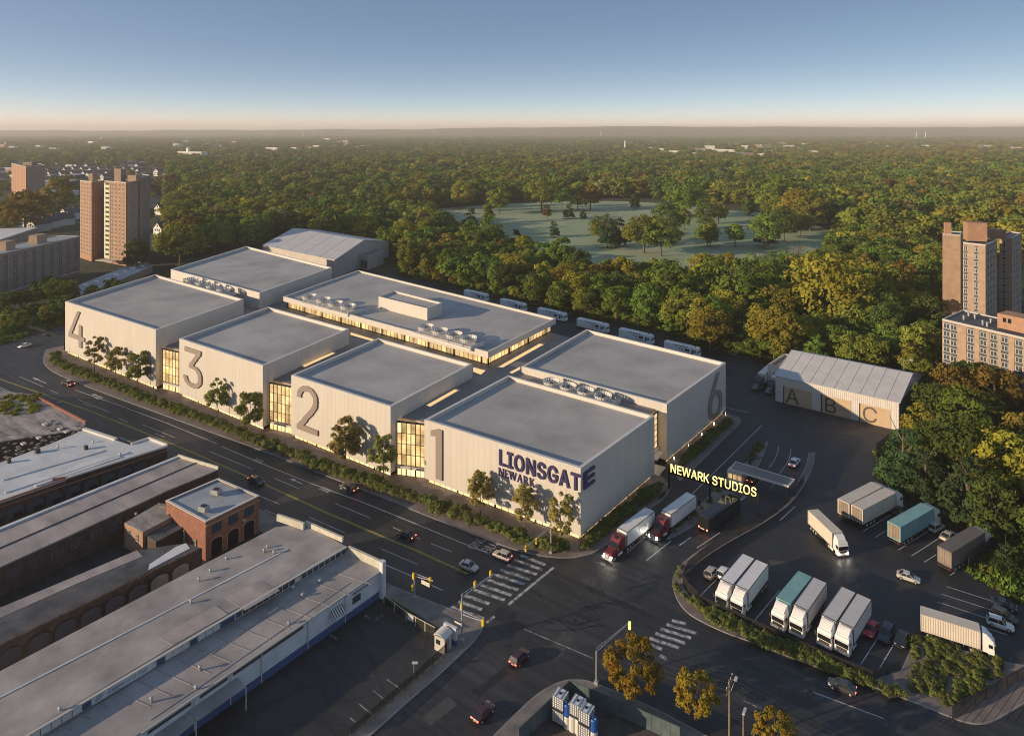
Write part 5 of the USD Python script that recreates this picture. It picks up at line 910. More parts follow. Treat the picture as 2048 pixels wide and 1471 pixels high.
def trailer_parts(p, x0, x1, kind, m, zb=1.15, zt=4.0, hw=1.22):
    """Box trailer or container on a chassis, from x0 (rear) to x1 (front)."""
    L = x1 - x0
    if kind == 'box':
        B = obj('trailer', MB().box(((x0 + x1) / 2, 0, (zb + zt) / 2), (L, 2 * hw, zt - zb)), m, p); n = int(L / 1.25)
        for s in (-1, 1):
            for k in range(n): obj('side_panel', MB().box((x0 + (k + .5) * L / n, s * (hw + .012), (zb + zt) / 2), (L / n - .05, .03, zt - zb - .24)), m, B)
        F = MB()
        for s in (-1, 1): F.bar((x0, s * (hw + .01), zt), (x1, s * (hw + .01), zt), .10).bar((x0, s * (hw + .01), zb), (x1, s * (hw + .01), zb), .10).bar((x1, s * hw, zb), (x1, s * hw, zt), .10).bar((x0, s * hw, zb), (x0, s * hw, zt), .10)
        F.bar((x0, -hw, zt), (x0, hw, zt), .10).bar((x1, -hw, zt), (x1, hw, zt), .10); obj('frame', F, 'chassis', B)
        obj('rear_door', MB().box((x0 - .03, -.62, (zb + zt) / 2), (.05, 1.2, zt - zb - .2)), m, B); obj('rear_door', MB().box((x0 - .03, .62, (zb + zt) / 2), (.05, 1.2, zt - zb - .2)), m, B)
    else:
        B = obj('container', MB().box(((x0 + x1) / 2, 0, (zb + zt) / 2 + .03), (L - .1, 2 * hw - .12, zt - zb + .06)), m, p); n = int(L / .46)
        for s in (-1, 1):
            for k in range(n):
                xa = x0 + .12 + k * (L - .24) / n; w = (L - .24) / n
                R = MB().hexa([(xa + w * .12, s * (hw - .07), zb + .1), (xa + w * .88, s * (hw - .07), zb + .1), (xa + w * .68, s * hw, zb + .1), (xa + w * .32, s * hw, zb + .1)], [(xa + w * .12, s * (hw - .07), zt - .1), (xa + w * .88, s * (hw - .07), zt - .1), (xa + w * .68, s * hw, zt - .1), (xa + w * .32, s * hw, zt - .1)]); obj('rib', R, m, B)
        F = MB()
        for s in (-1, 1):
            for z in (zb, zt): F.bar((x0, s * (hw - .04), z), (x1, s * (hw - .04), z), .14)
            for x in (x0 + .06, x1 - .06): F.bar((x, s * (hw - .04), zb), (x, s * (hw - .04), zt), .16)
        for x in (x0 + .05, x1 - .05):
            for z in (zb, zt): F.bar((x, -hw, z), (x, hw, z), .14)
        obj('corner_frame', F, m, B); D = MB()
        for y in (-.85, -.35, .35, .85): D.cyl((x0 - .05, y, zb + .15), (x0 - .05, y, zt - .15), .035, .035, 6)
        for s in (-1, 1): obj('rear_door', MB().box((x0 + .02, s * .6, (zb + zt) / 2), (.06, 1.14, zt - zb - .25)), 'box_door', B)
        obj('lock_bars', D, 'galvanised', B)
    obj('chassis', MB().box(((x0 + x1) / 2, 0, zb - .16), (L - .3, .9, .26)).box((x0 + .08, 0, .62), (.12, 2.3, .16)).bar((x0 + .1, .8, .65), (x0 + .1, .8, zb), .1).bar((x0 + .1, -.8, .65), (x0 + .1, -.8, zb), .1), 'chassis', p)
    obj('landing_leg', MB().bar((x1 - 3.0, .75, .1), (x1 - 3.0, .75, zb - .1), .14).bar((x1 - 3.0, -.75, .1), (x1 - 3.0, -.75, zb - .1), .14), 'galvanised', p)
    obj('tool_box', MB().box(((x0 + x1) / 2 - .2, 1.05, .7), (1.7, .35, .5)).box(((x0 + x1) / 2 - .2, -1.05, .7), (1.7, .35, .5)), 'chassis', p)
    for k in range(3 if kind != 'us' else 2):
        for s in (-1, 1): wheel(p, x0 + 1.35 + k * 1.15, s * 1.05, .5, .36, side=s)
    for s in (-1, 1): obj('taillight', MB().box((x0 - .02, s * .95, .66), (.05, .35, .14)), 'red_lamp', p)
def cabover(kind, boxm, lit=False, L=11.6):
    def make(p):
        """Front bumper at x = 0, heading +x."""
        hw = 1.22
        sec = lambda x, z0, z1, w, wt: (x, [(-w, z0), (w, z0), (w, z1 - .5), (wt, z1), (-wt, z1), (-w, z1 - .5)])
        obj('cab', loft([sec(-2.15, .95, 3.05, hw, hw - .12), sec(-1.2, .85, 3.15, hw, hw - .12), sec(-.25, .70, 2.98, hw, hw - .12), sec(-.03, .72, 2.3, hw - .06, hw - .10)]), 'truck_white', p, smooth=25)
        F = obj('roof_fairing', loft([(-2.15, [(-1.1, 3.0), (1.1, 3.0), (1.0, 3.95), (-1.0, 3.95)]), (-1.5, [(-1.1, 3.05), (1.1, 3.05), (.98, 3.85), (-.98, 3.85)]), (-.55, [(-1.05, 2.98), (1.05, 2.98), (.9, 3.2), (-.9, 3.2)])]), 'truck_white', p, smooth=30)
        S = MB()
        for k in range(7): S.box((-.62 - .02 * k, -.78 + .26 * k, 3.2), (.14, .12, .14))
        obj('marker_lamps', S, 'lamp_glass', F)
        obj('windscreen', MB().hexa([(-.04, -1.1, 1.42), (.0, -1.1, 1.45), (.0, 1.1, 1.45), (-.04, 1.1, 1.42)], [(-.08, -1.07, 2.34), (-.01, -1.07, 2.34), (-.01, 1.07, 2.34), (-.08, 1.07, 2.34)]), 'dark_glass', p)
        obj('sun_visor', MB().hexa([(-.1, -1.08, 2.42), (.16, -1.08, 2.36), (.16, 1.08, 2.36), (-.1, 1.08, 2.42)], [(-.1, -1.08, 2.5), (.16, -1.08, 2.42), (.16, 1.08, 2.42), (-.1, 1.08, 2.5)]), 'trailer_white', p)
        for s in (-1, 1):
            obj('side_window', MB().hexa([(-1.1, s * (hw + .012) - .01, 1.8), (-.3, s * (hw + .012) - .01, 1.8), (-.3, s * (hw + .012) + .01, 1.8), (-1.1, s * (hw + .012) + .01, 1.8)], [(-1.1, s * (hw + .012) - .01, 2.4), (-.42, s * (hw + .012) - .01, 2.4), (-.42, s * (hw + .012) + .01, 2.4), (-1.1, s * (hw + .012) + .01, 2.4)]), 'dark_glass', p)
            obj('mirror', MB().box((-.1, s * 1.42, 2.1), (.12, .22, .62)).bar((-.15, s * 1.2, 2.3), (-.1, s * 1.4, 2.3), .05), 'chassis', p)
            obj('headlight', MB().box((-.02, s * .92, .78), (.14, .42, .2)), 'headlight' if lit else 'lamp_glass', p)
            obj('side_skirt', MB().box((-3.2, s * 1.18, .62), (1.9, .08, .55)), 'truck_white', p); obj('step', MB().box((-.62, s * 1.2, .62), (1.1, .1, .5)), 'truck_white', p)
        g = MB()
        for z in (.92, 1.05, 1.18, 1.31): g.box((.0, 0, z), (.06, 1.7, .09))
        obj('grille', g, 'dock_dark', p); obj('bumper', MB().box((-.02, 0, .52), (.22, 2.36, .32)), 'truck_white', p); obj('frame_rail', MB().box((-3.2, 0, .82), (5.2, .8, .24)), 'chassis', p)
        for s in (-1, 1): wheel(p, -.95, s * 1.03, .5, .36, side=s); wheel(p, -4.15, s * 1.03, .5, .4, 'drive_wheel', side=s)
        trailer_parts(p, -L - 1.9, -2.55, kind, boxm)
    return make
def conventional(cab, boxm, lit=True, L=12.2):
    def make(p):
        sec = lambda x, z0, z1, w, wt: (x, [(-w, z0), (w, z0), (w, z1 - .35), (wt, z1), (-wt, z1), (-w, z1 - .35)])
        obj('hood', loft([sec(-2.2, .8, 1.95, .95, .7), sec(-1.0, .75, 1.8, .88, .66), sec(-.15, .72, 1.6, .78, .6), sec(0, .8, 1.4, .7, .55)]), cab, p, smooth=35)
        obj('cab', loft([sec(-5.1, .9, 3.55, 1.2, 1.05), sec(-3.7, .9, 3.6, 1.2, 1.05), sec(-2.95, .85, 3.0, 1.15, 1.0), sec(-2.1, .85, 1.95, 1.1, 1.0)]), cab, p, smooth=25)
        obj('windscreen', MB().hexa([(-2.12, -.98, 1.98), (-2.08, -.98, 1.98), (-2.08, .98, 1.98), (-2.12, .98, 1.98)], [(-2.8, -.92, 2.78), (-2.76, -.92, 2.82), (-2.76, .92, 2.82), (-2.8, .92, 2.78)]), 'dark_glass', p)
        obj('roof_window', MB().hexa([(-3.25, -.5, 3.33), (-3.2, -.5, 3.36), (-3.2, .5, 3.36), (-3.25, .5, 3.33)], [(-3.62, -.5, 3.62), (-3.57, -.5, 3.65), (-3.57, .5, 3.65), (-3.62, .5, 3.62)]), 'dark_glass', p)
        for s in (-1, 1):
            obj('side_window', MB().box((-2.85, s * 1.16, 2.15), (.75, .03, .5)), 'dark_glass', p); obj('mirror', MB().box((-2.15, s * 1.4, 2.1), (.12, .16, .5)), 'chassis', p)
            obj('fender', loft([(-1.75, [(s * .75 - .32, .7), (s * .75 + .38, .7), (s * .75 + .36, 1.0), (s * .75 - .3, 1.0)]), (-1.1, [(s * .75 - .32, 1.12), (s * .75 + .38, 1.12), (s * .75 + .34, 1.32), (s * .75 - .3, 1.32)]), (-.3, [(s * .75 - .32, .85), (s * .75 + .36, .85), (s * .75 + .3, 1.15), (s * .75 - .3, 1.15)])]), cab, p, smooth=40)
            obj('headlight', MB().box((-.12, s * .82, .98), (.2, .36, .26)), 'headlight' if lit else 'lamp_glass', p); obj('exhaust', MB().cyl((-5.35, s * 1.0, 1.0), (-5.35, s * 1.0, 3.9), .09, .09, 8), 'hub', p)
            obj('fuel_tank', MB().cyl((-3.9, s * 1.05, .72), (-2.6, s * 1.05, .72), .3, .3, 12), 'hub', p)
        obj('grille', MB().box((.02, 0, 1.1), (.06, .8, .6)), 'hub', p); obj('bumper', MB().box((.05, 0, .55), (.24, 2.3, .36)), 'hub' if lit else 'chassis', p); obj('frame_rail', MB().box((-4.4, 0, .82), (7.0, .8, .24)), 'chassis', p)
        for s in (-1, 1): wheel(p, -1.1, s * 1.03, .5, .34, side=s); wheel(p, -5.9, s * 1.03, .5, .42, 'drive_wheel', side=s); wheel(p, -7.05, s * 1.03, .5, .42, 'drive_wheel', side=s)
        trailer_parts(p, -L - 4.9, -5.7, 'box', boxm)
    return make
def motorhome(p):
    L, hw = 10.8, 1.25
    sec = lambda x, z0, z1, w: (x, [(-w, z0), (w, z0), (w, z1 - .15), (w - .18, z1), (-w + .18, z1), (-w, z1 - .15)])
    obj('body', loft([sec(-L, .45, 3.35, hw - .05), sec(-L + .2, .42, 3.4, hw), sec(-.9, .42, 3.4, hw), sec(-.25, .42, 3.25, hw), sec(0, .5, 1.75, hw - .1)]), 'rv_white', p, smooth=25)
    obj('windscreen', MB().hexa([(-.02, -1.08, 1.75), (.02, -1.08, 1.78), (.02, 1.08, 1.78), (-.02, 1.08, 1.75)], [(-.26, -1.08, 2.85), (-.22, -1.08, 2.9), (-.22, 1.08, 2.9), (-.26, 1.08, 2.85)]), 'blue_glass', p)
    for s in (-1, 1):
        y = s * (hw + .012)
        for x, w, z0, z1 in ((-9.6, .75, 1.75, 2.4), (-5.7, .5, 1.95, 2.35), (-4.75, .28, 1.7, 2.4), (-3.7, .65, 1.6, 2.45), (-3.0, .65, 1.6, 2.45), (-1.75, .5, 1.2, 2.55), (-1.0, .55, 1.65, 2.5)): obj('window', MB().box((x, y, (z0 + z1) / 2), (w, .03, z1 - z0)), 'dark_glass', p)
        S = MB(); ws = np.linspace(-9.5, -1.4, 14)
        for a, b in zip(ws, ws[1:]): S.hexa([(a, y - .008, 1.05 - .04 * math.sin(a)), (b, y - .008, 1.05 - .04 * math.sin(b)), (b, y + .008, 1.05 - .04 * math.sin(b)), (a, y + .008, 1.05 - .04 * math.sin(a))], [(a, y - .008, 1.05 + .24 * max(0, (a + 8) / 7)), (b, y - .008, 1.05 + .24 * max(0, (b + 8) / 7)), (b, y + .008, 1.05 + .24 * max(0, (b + 8) / 7)), (a, y + .008, 1.05 + .24 * max(0, (a + 8) / 7))])
        obj('swoosh_stripe', S, 'rv_stripe', p); obj('awning', MB().bar((-7.6, y + s * .06, 3.15), (-3.2, y + s * .06, 3.15), .14), 'chassis', p); obj('slide_out', MB().box((-8.6, s * (hw + .04), 2.0), (2.6, .1, 1.7)), 'rv_white', p)
        obj('headlight', MB().box((.0, s * .9, 1.0), (.08, .32, .22)), 'lamp_glass', p); obj('mirror', MB().box((.05, s * 1.45, 2.0), (.14, .2, .5)), 'chassis', p)
        wheel(p, -1.9, s * 1.02, .48, .32, side=s); wheel(p, -7.4, s * 1.02, .48, .4, side=s)
    obj('bumper', MB().box((.04, 0, .6), (.2, 2.3, .35)), 'rv_white', p)
    for x, s_ in ((-9.5, 1.0), (-6.2, .8), (-3.4, .9)): obj('roof_unit', MB().box((x, 0, 3.5), (s_, .7, .24)), 'rv_white', p)
    obj('roof_hatch', MB().box((-1.5, .3, 3.44), (.5, .5, .1)), 'chassis', p)
def coach(p):
    sec = lambda x, z0, z1, w: (x, [(-w, z0), (w, z0), (w, z1 - .2), (w - .2, z1), (-w + .2, z1), (-w, z1 - .2)])
    obj('body', loft([sec(-12.6, .5, 3.2, 1.22), sec(-12.4, .4, 3.4, 1.27), sec(-.5, .4, 3.4, 1.27), sec(0, .45, 2.6, 1.2)]), 'paint_black_car', p, smooth=25)
    obj('roof_panel', MB().box((-6.4, 0, 3.42), (11, 2.0, .06)), 'dark_glass', p)
    for s in (-1, 1):
        for k in range(8): obj('window', MB().box((-11.6 + 1.42 * k, s * 1.285, 2.45), (1.34, .02, 1.1)), 'dark_glass', p)
        for x in (-2.6, -9.3, -10.6): wheel(p, x, s * 1.08, .5, .34, side=s)
        obj('taillight', MB().box((-12.62, s * 1.0, .85), (.08, .3, .3)), 'taillight', p); obj('mirror', MB().box((.25, s * 1.5, 2.2), (.15, .2, .5)), 'chassis', p)
    obj('windscreen', MB().hexa([(-.02, -1.1, 1.2), (.03, -1.1, 1.2), (.03, 1.1, 1.2), (-.02, 1.1, 1.2)], [(-.42, -1.1, 3.0), (-.38, -1.1, 3.05), (-.38, 1.1, 3.05), (-.42, 1.1, 3.0)]), 'dark_glass', p); obj('plate', MB().box((-12.63, .15, .75), (.03, .9, .22)), 'plate', p); obj('rear_window', MB().box((-12.52, 0, 2.5), (.06, 2.0, .9)), 'dark_glass', p)
def drive(key, make, label, cat, rear, front, nominal, group=None, mid=False, smax=(.75, 1.4)):
    """Stands a vehicle with its front at FRONT, pointing away from REAR, scaled to the length seen."""
    a, b = G(*rear), G(*front); d = b - a; L = float(np.linalg.norm(d)); sc = min(max(L / nominal, smax[0]), smax[1]); loc = (a + b) / 2 if mid else b; w_ = 1 + (sc - 1) * .25; sc = (sc, w_, w_)
    return place(key, make, label, cat, (loc[0], loc[1], .002), math.atan2(d[1], d[0]), sc, group)
RL = 'motorhomes parked in a row along the back road'
for k, (a, b) in enumerate(((( 917, 590), (975, 603)), ((992, 609), (1051, 623)), ((1071, 629), (1132, 643)), ((1153, 651), (1216, 666)), ((1240, 673), (1306, 689)), ((1331, 699), (1399, 715)))):
    drive('motorhome', motorhome, f'white motorhome with dark swoosh, {("farthest, half hidden by the office roof", "second from the far end of the row", "third from the far end of the row", "third from the near end, left of the numeral 6 roof", "second from the near end of the row", "nearest of the row, behind the numeral 6 building")[k]}', 'motorhome', a, b, 10.8, RL)
# trucks: rear and front ground points on the picture
CB = 13.5
drive('white_box_truck', cabover('box', 'trailer_white'), 'white cab truck with white box trailer, left of the first parked pair', 'truck', (1497, 1152), (1442, 1220), CB, 'parked trucks along the hedge')
drive('white_box_truck', None, 'white cab truck with white box trailer, right of the first parked pair', 'truck', (1524, 1164), (1473, 1232), CB, 'parked trucks along the hedge')
drive('teal_container_truck', cabover('container', 'box_teal'), 'white cab truck with teal container parked facing the hedge', 'truck', (1610, 1190), (1555, 1260), CB, 'parked trucks along the hedge')
drive('grey_box_truck', cabover('box', 'box_grey'), 'white cab truck with pale grey box trailer beside the teal container truck at the hedge', 'truck', (1640, 1202), (1592, 1274), CB, 'parked trucks along the hedge')
drive('grey_box_truck', None, 'white cab truck with pale grey trailer, left of the pair beside the red car', 'truck', (1697, 1222), (1648, 1297), CB, 'parked trucks along the hedge')
drive('grey_box_truck', None, 'white cab truck with pale grey trailer, next to the red car', 'truck', (1728, 1236), (1683, 1310), CB, 'parked trucks along the hedge')
drive('beige_container_truck', cabover('container', 'box_beige'), 'white cab truck with beige container, farther of the pair by the wood', 'truck', (1687, 1041), (1768, 997), CB, 'container trucks parked by the wood')
drive('beige_container_truck', None, 'white cab truck with beige container, nearer of the pair by the wood', 'truck', (1714, 1053), (1795, 1009), CB, 'container trucks parked by the wood')
drive('teal_container_truck', None, 'white cab truck with teal container parked facing the wood', 'truck', (1788, 1089), (1869, 1041), CB, 'container trucks parked by the wood')
drive('brown_container_truck', cabover('container', 'box_brown'), 'white cab truck with dark brown container parked beside the wood fence', 'truck', (1889, 1141), (1970, 1090), CB, 'container trucks parked by the wood')
drive('lit_container_truck', cabover('container', 'box_beige', True), 'beige container truck with lit headlamps turning across the truck park', 'truck', (1630, 1058), (1687, 1114), CB)
drive('beige_trailer_truck', cabover('container', 'box_beige'), 'white cab truck with long beige container beside the shrub bed', 'truck', (1843, 1264), (1988, 1310), CB, smax=(.75, 1.25))
drive('maroon_truck', conventional('paint_maroon', 'trailer_white'), 'maroon long nosed truck with white trailer leaving first toward the avenue', 'truck', (1300, 1054), (1214, 1122), 17.1, 'maroon trucks leaving the studio')
drive('maroon_truck', None, 'maroon long nosed truck with white trailer waiting behind, beside the traffic island', 'truck', (1383, 1022), (1305, 1082), 17.1, 'maroon trucks leaving the studio')
drive('black_truck', conventional('paint_graphite', 'trailer_white', False), 'dark grey truck backed into the warehouse annex dock', 'truck', (1556, 741), (1510, 782), 17.1, 'dark trucks at the warehouse dock', smax=(.5, 1.0))
drive('black_truck', None, 'dark grey truck half hidden behind the warehouse wall', 'truck', (1580, 752), (1536, 790), 17.1, 'dark trucks at the warehouse dock', smax=(.5, 1.0))
drive('black_coach', coach, 'black coach with red tail lamps beneath the yellow lettered gate', 'coach', (1406, 1064), (1472, 1018), 12.6, smax=(.8, 1.3))
def cars(lst):
    for key, kind, pm, lit, label, rear, front, grp in lst: drive(key, car(kind, pm, lit), label, 'car', rear, front, 4.55, grp, True, (.85, 1.35))
cars([('champagne_suv', 'suv', 'paint_champagne', False, 'champagne estate car alone in the bay behind the fence island', (1414, 1160), (1433, 1140), None), ('white_suv', 'suv', 'paint_white_car', False, 'white car almost hidden beside the first white box truck', (1441, 1158), (1455, 1143), None),
      ('red_car', 'sedan', 'paint_red', False, 'bright red car parked beside the pale grey trailers', (1749, 1250), (1734, 1277), None), ('navy_suv', 'suv', 'paint_navy', False, 'navy car parked right of the red car', (1780, 1258), (1764, 1288), None), ('black_sedan', 'sedan', 'paint_black_car', False, 'black car with plate showing, last of the bays by the shrub bed', (1809, 1270), (1797, 1298), None),
      ('silver_sedan', 'sedan', 'paint_silver', False, 'silver car driving across the middle of the truck park', (1800, 1153), (1834, 1164), None), ('navy_sedan', 'sedan', 'paint_navy', False, 'dark blue car, farthest of the three by the grass', (1987, 1206), (2030, 1221), None),
      ('graphite_suv', 'suv', 'paint_graphite', False, 'graphite car between the dark blue and the white one', (1990, 1228), (2028, 1245), None), ('white_suv', 'suv', 'paint_white_car', False, 'white car, nearest of the three by the grass', (1983, 1247), (2018, 1259), None),
      ('black_sedan', 'sedan', 'paint_black_car', False, 'black car between the beige and teal container trucks', (1788, 1032), (1812, 1021), None), ('silver_suv', 'suv', 'paint_silver', False, 'small silver car beside the teal container truck by the wood', (1862, 1065), (1883, 1052), None), ('champagne_coupe', 'sedan', 'paint_champagne', False, 'champagne open roofed car between teal and brown container trucks', (1886, 1083), (1909, 1069), None),
      ('white_lit_sedan', 'sedan', 'paint_white_car', True, 'white car with glowing tail lamps past the gate house', (1583, 936), (1595, 920), None), ('red_suv', 'suv', 'paint_dark_red', True, 'dark red car stopped beneath the gate house canopy', (1499, 968), (1513, 953), None),
      ('dark_red_suv', 'suv', 'paint_dark_red', True, 'dark red estate car driving up the side street', (1026, 1334), (1052, 1306), None), ('dark_red_sedan', 'sedan', 'paint_dark_red', True, 'dark maroon car on the side street, nearest of the two', (950, 1447), (982, 1414), None),
      ('maroon_lit', 'sedan', 'paint_dark_red', True, 'maroon car with lit tail lamps on the avenue opposite the numeral 4', (150, 775), (122, 763), None), ('black_lit', 'sedan', 'paint_black_car', True, 'black car with red tail lamps in front of the brick corner building', (500, 960), (526, 971), None),
      ('graphite_lit', 'sedan', 'paint_graphite', True, 'grey car with lit tail lamps in the bus lane below numeral 2', (712, 985), (682, 973), None), ('black_lit', 'sedan', 'paint_black_car', True, 'black car with lit tail lamps, middle of the avenue', (828, 1080), (797, 1068), None),
      ('champagne_lit', 'suv', 'paint_champagne', True, 'champagne car with lit tail lamps at the zebra crossing', (1020, 1122), (988, 1109), None), ('silver_sedan', 'sedan', 'paint_silver', False, 'silver car coming along the avenue toward the zebra crossing', (922, 1130), (954, 1143), None), ('graphite_lit', 'sedan', 'paint_graphite', True, 'dark car with lit tail lamps on the avenue below the parking hedge', (1702, 1385), (1666, 1371), None),
      ('white_sedan', 'sedan', 'paint_white_car', False, 'white topped car leaving the far side gate', (61, 690), (37, 697), None), ('navy_sedan', 'sedan', 'paint_navy', False, 'dark blue car waiting below the black beam gate', (108, 668), (87, 672), None)])
# ---------------------------------------------------------------- gates, signals, poles
gs = thing('gate_sign', 'black gate beam on three posts carrying glowing yellow letters NEWARK STUDIOS', 'sign'); A_, B_ = G(1338, 978), G(1517, 1033); d = flat(B_ - A_); n = np.array([d[1], -d[0], 0]); L = float(np.linalg.norm(B_ - A_)); ZB = 4.5
obj('beam', MB().bar(A_ + UP * ZB, B_ + UP * ZB, .35, 1.25), 'black', gs)
for p_ in (A_, lerp(A_, B_, .475), B_): obj('post', MB().bar(p_ - n * .02, p_ + UP * (ZB + .4) - n * .02, .34), 'black', gs)
w0 = sum(_F.getlength(c) for c in 'NEWARK STUDIOS') * 1.9 / 70
wall_text(gs, 'NEWARK STUDIOS', 1.9, A_ + d * .3, d, n * 1.0, ZB - .15, 'sign_yellow', False, (L - .6) / w0, .28, 'letter', True)
g2 = thing('gate_beam', 'plain black beam gate on two posts at the far left entrance', 'gate'); A_, B_ = G(57, 673), G(129, 700); obj('beam', MB().bar(A_ + UP * 4.4, B_ + UP * 4.4, .3, .9), 'black', g2)
for p_ in (A_, B_): obj('post', MB().bar(p_, p_ + UP * 4.7, .32), 'black', g2)
ghs = thing('gate_house', 'white gate booth under a long flat canopy spanning the entry lanes', 'gate house'); q = GL([(1459, 937), (1577, 972), (1590, 958), (1471, 922)], 3.1); obj('canopy', MB().prism(inset(q, .12), 2.85, 3.05), 'podium_roof', ghs); obj('canopy_edge', ring(MB(), q, .25, 2.75, 3.15), 'coping', ghs)
c_ = G(1473, 966); yg = math.atan2(*(q[1] - q[0])[[1, 0]]); obj('booth', MB().box((*off(c_, -.3, .8)[:2], 1.35), (3.6, 2.6, 2.7), yg), 'white_panel', ghs)
for sx in (-1.0, .1, 1.2): obj('window', MB().box((*(off(c_, -.3, .8) + flat(q[1] - q[0]) * sx + np.array([flat(q[1] - q[0])[1], -flat(q[1] - q[0])[0], 0]) * 1.32)[:2], 1.65), (.85, .05, 1.1), yg), 'lit_glass_dim', ghs)
for t_ in (.965,): p_ = lerp(lerp(q[0], q[1], t_), lerp(q[3], q[2], t_), .5); obj('post', MB().bar(np.array([*p_[:2], 0]), np.array([*p_[:2], 2.8]), .16), 'dark_metal', ghs)
for a_, b_, lb in (((1500, 928), (1528, 922), 'black barrier arm behind the gate house, nearer the booth'), ((1530, 948), (1560, 938), 'black barrier arm behind the gate house, farther from the booth'), ((1399, 1010), (1384, 996), 'black barrier arm beside the second maroon truck')):
    bt = thing('barrier_arm', lb, 'barrier'); A_, B_ = G(*a_), G(*b_); obj('stand', MB().bar(A_, A_ + UP * 1.15, .35), 'black', bt); obj('arm', MB().bar(A_ + UP * 1.05, B_ + UP * 1.05, .14), 'black', bt)
def signal_head(p, c, yaw, parent, lit=False, name='signal_head', s=1.0):
    H = obj(name, MB().box(c, (.34 * s, .42 * s, 1.05 * s), yaw), 'signal_yellow' if lit else 'signal_body', parent); f = np.array([math.cos(yaw), math.sin(yaw), 0])
    for k, z in enumerate((.33, 0, -.33)): cc = np.asarray(c) + UP * z * s; obj('lens', MB().cyl(cc + f * .17 * s, cc + f * .21 * s, .13 * s, .13 * s, 10), 'signal_yellow' if lit and k == 2 else 'black', H)
def mast(name, label, base, h, arms, heads, plate=None, r=.16):
    m_ = thing(name, label, 'traffic light'); b = G(*base); obj('pole', MB().cyl(b, b + UP * h, r, r * .8, 8), 'galvanised', m_); obj('pole_base', MB().box((*b[:2], .3), (.6, .6, .6), yaw_s), 'galvanised', m_)
    for (u, v, z, z2) in arms:
        e = G(u, v, z); s = np.array([*b[:2], z2]); A_ = MB().cyl(s, e, .08, .06, 6); dd = unit(e - s); LL = np.linalg.norm(e - s); A_.cyl(s + UP * .55, e + UP * .12, .06, .05, 6)
        for k in range(1, 7): t = k / 7; A_.cyl(lerp(s, e, t), lerp(s + UP * .55, e + UP * .12, t), .04, .04, 5)
        obj('arm', A_, 'galvanised', m_)
    for (u, v, z, yaw, lit) in heads: signal_head(None, G(u, v, z), yaw, m_, lit)
    if plate: u, v, z, w, h_, yw = plate; obj('sign_plate', MB().box(G(u, v, z), (w, .06, h_), yw), 'plate', m_)
mast('traffic_signal', 'traffic light mast on the studio corner with long arm over the zebra crossing', (1102, 1106), 5.9, [(1047, 1098, 5.2, 5.2)], [(1052, 1096, 5.0, yaw_s, False), (1073, 1081, 5.1, yaw_s, False)])
mast('traffic_signal', 'traffic light pole with short arm and sign plate on the near pavement of the avenue', (829, 1199), 4.9, [(866, 1161, 4.3, 4.3)], [(860, 1160, 4.2, yaw_s + 1.57, False), (827, 1151, 4.5, yaw_s + 1.57, False), (825, 1175, 2.4, yaw_s + 3.14, False)], (851, 1166, 4.0, 1.9, .7, yaw_s))
mast('traffic_signal', 'tall traffic light mast by the guard hut with two arms', (924, 1284), 8.0, [(988, 1147, 7.7, 7.5), (968, 1243, 4.5, 4.7)], [(981, 1147, 7.5, yaw_s + 3.14, False), (950, 1168, 7.3, yaw_s + 3.14, False), (966, 1244, 4.4, yaw_s + 1.57, False), (923, 1212, 5.5, yaw_s, False)], (916, 1245, 3.7, 1.4, .25, yaw_s))
mast('traffic_signal', 'traffic light mast behind the orange street tree with a lit yellow signal', (1193, 1368), 5.2, [(1257, 1246, 6.0, 5.0)], [(1259, 1250, 5.6, yaw_s + 3.14, True)])
up_ = thing('utility_pole', 'tall wooden utility pole with cross arms and street lamp at the bottom of the avenue', 'utility pole'); b = G(1459, 1492); obj('pole', MB().cyl(b, b + UP * 9.2, .2, .14, 10), 'wood', up_)
for z in (8.9, 8.2): obj('cross_arm', MB().bar(b + UP * z - ey * 1.6, b + UP * z + ey * 1.6, .12, .14), 'wood', up_)
for o in (-1.4, -.5, .5, 1.4): obj('insulator', MB().cyl(b + UP * 8.97 + ey * o, b + UP * 9.2 + ey * o, .06, .04, 6), 'lamp_glass', up_)
lm = MB(); q_ = [b + UP * 7.0, b + UP * 7.8 + ey * .8 + ex * .2, b + UP * 8.3 + ey * 1.8 + ex * .4]; lm.cyl(q_[0], q_[1], .05, .05, 6).cyl(q_[1], q_[2], .05, .05, 6); obj('lamp_arm', lm, 'galvanised', up_); obj('lamp_head', MB().box(q_[2], (.4, .7, .16), yaw_s), 'lamp_glass', up_)
u2 = thing('utility_pole', 'short pole top with a lamp beside the nearest orange tree, bottom edge', 'utility pole'); b2 = G(1487, 1520); obj('pole', MB().cyl(b2, b2 + UP * 6.2, .16, .12, 8), 'wood', u2); obj('lamp_head', MB().box(b2 + UP * 6.3 + ey * .5, (.35, 1.2, .16), yaw_s), 'lamp_glass', u2)
far_l = G(1209, 1380) + UP * 7.3; far_r = b + ex * 46 - ey * 4 + UP * 8.7
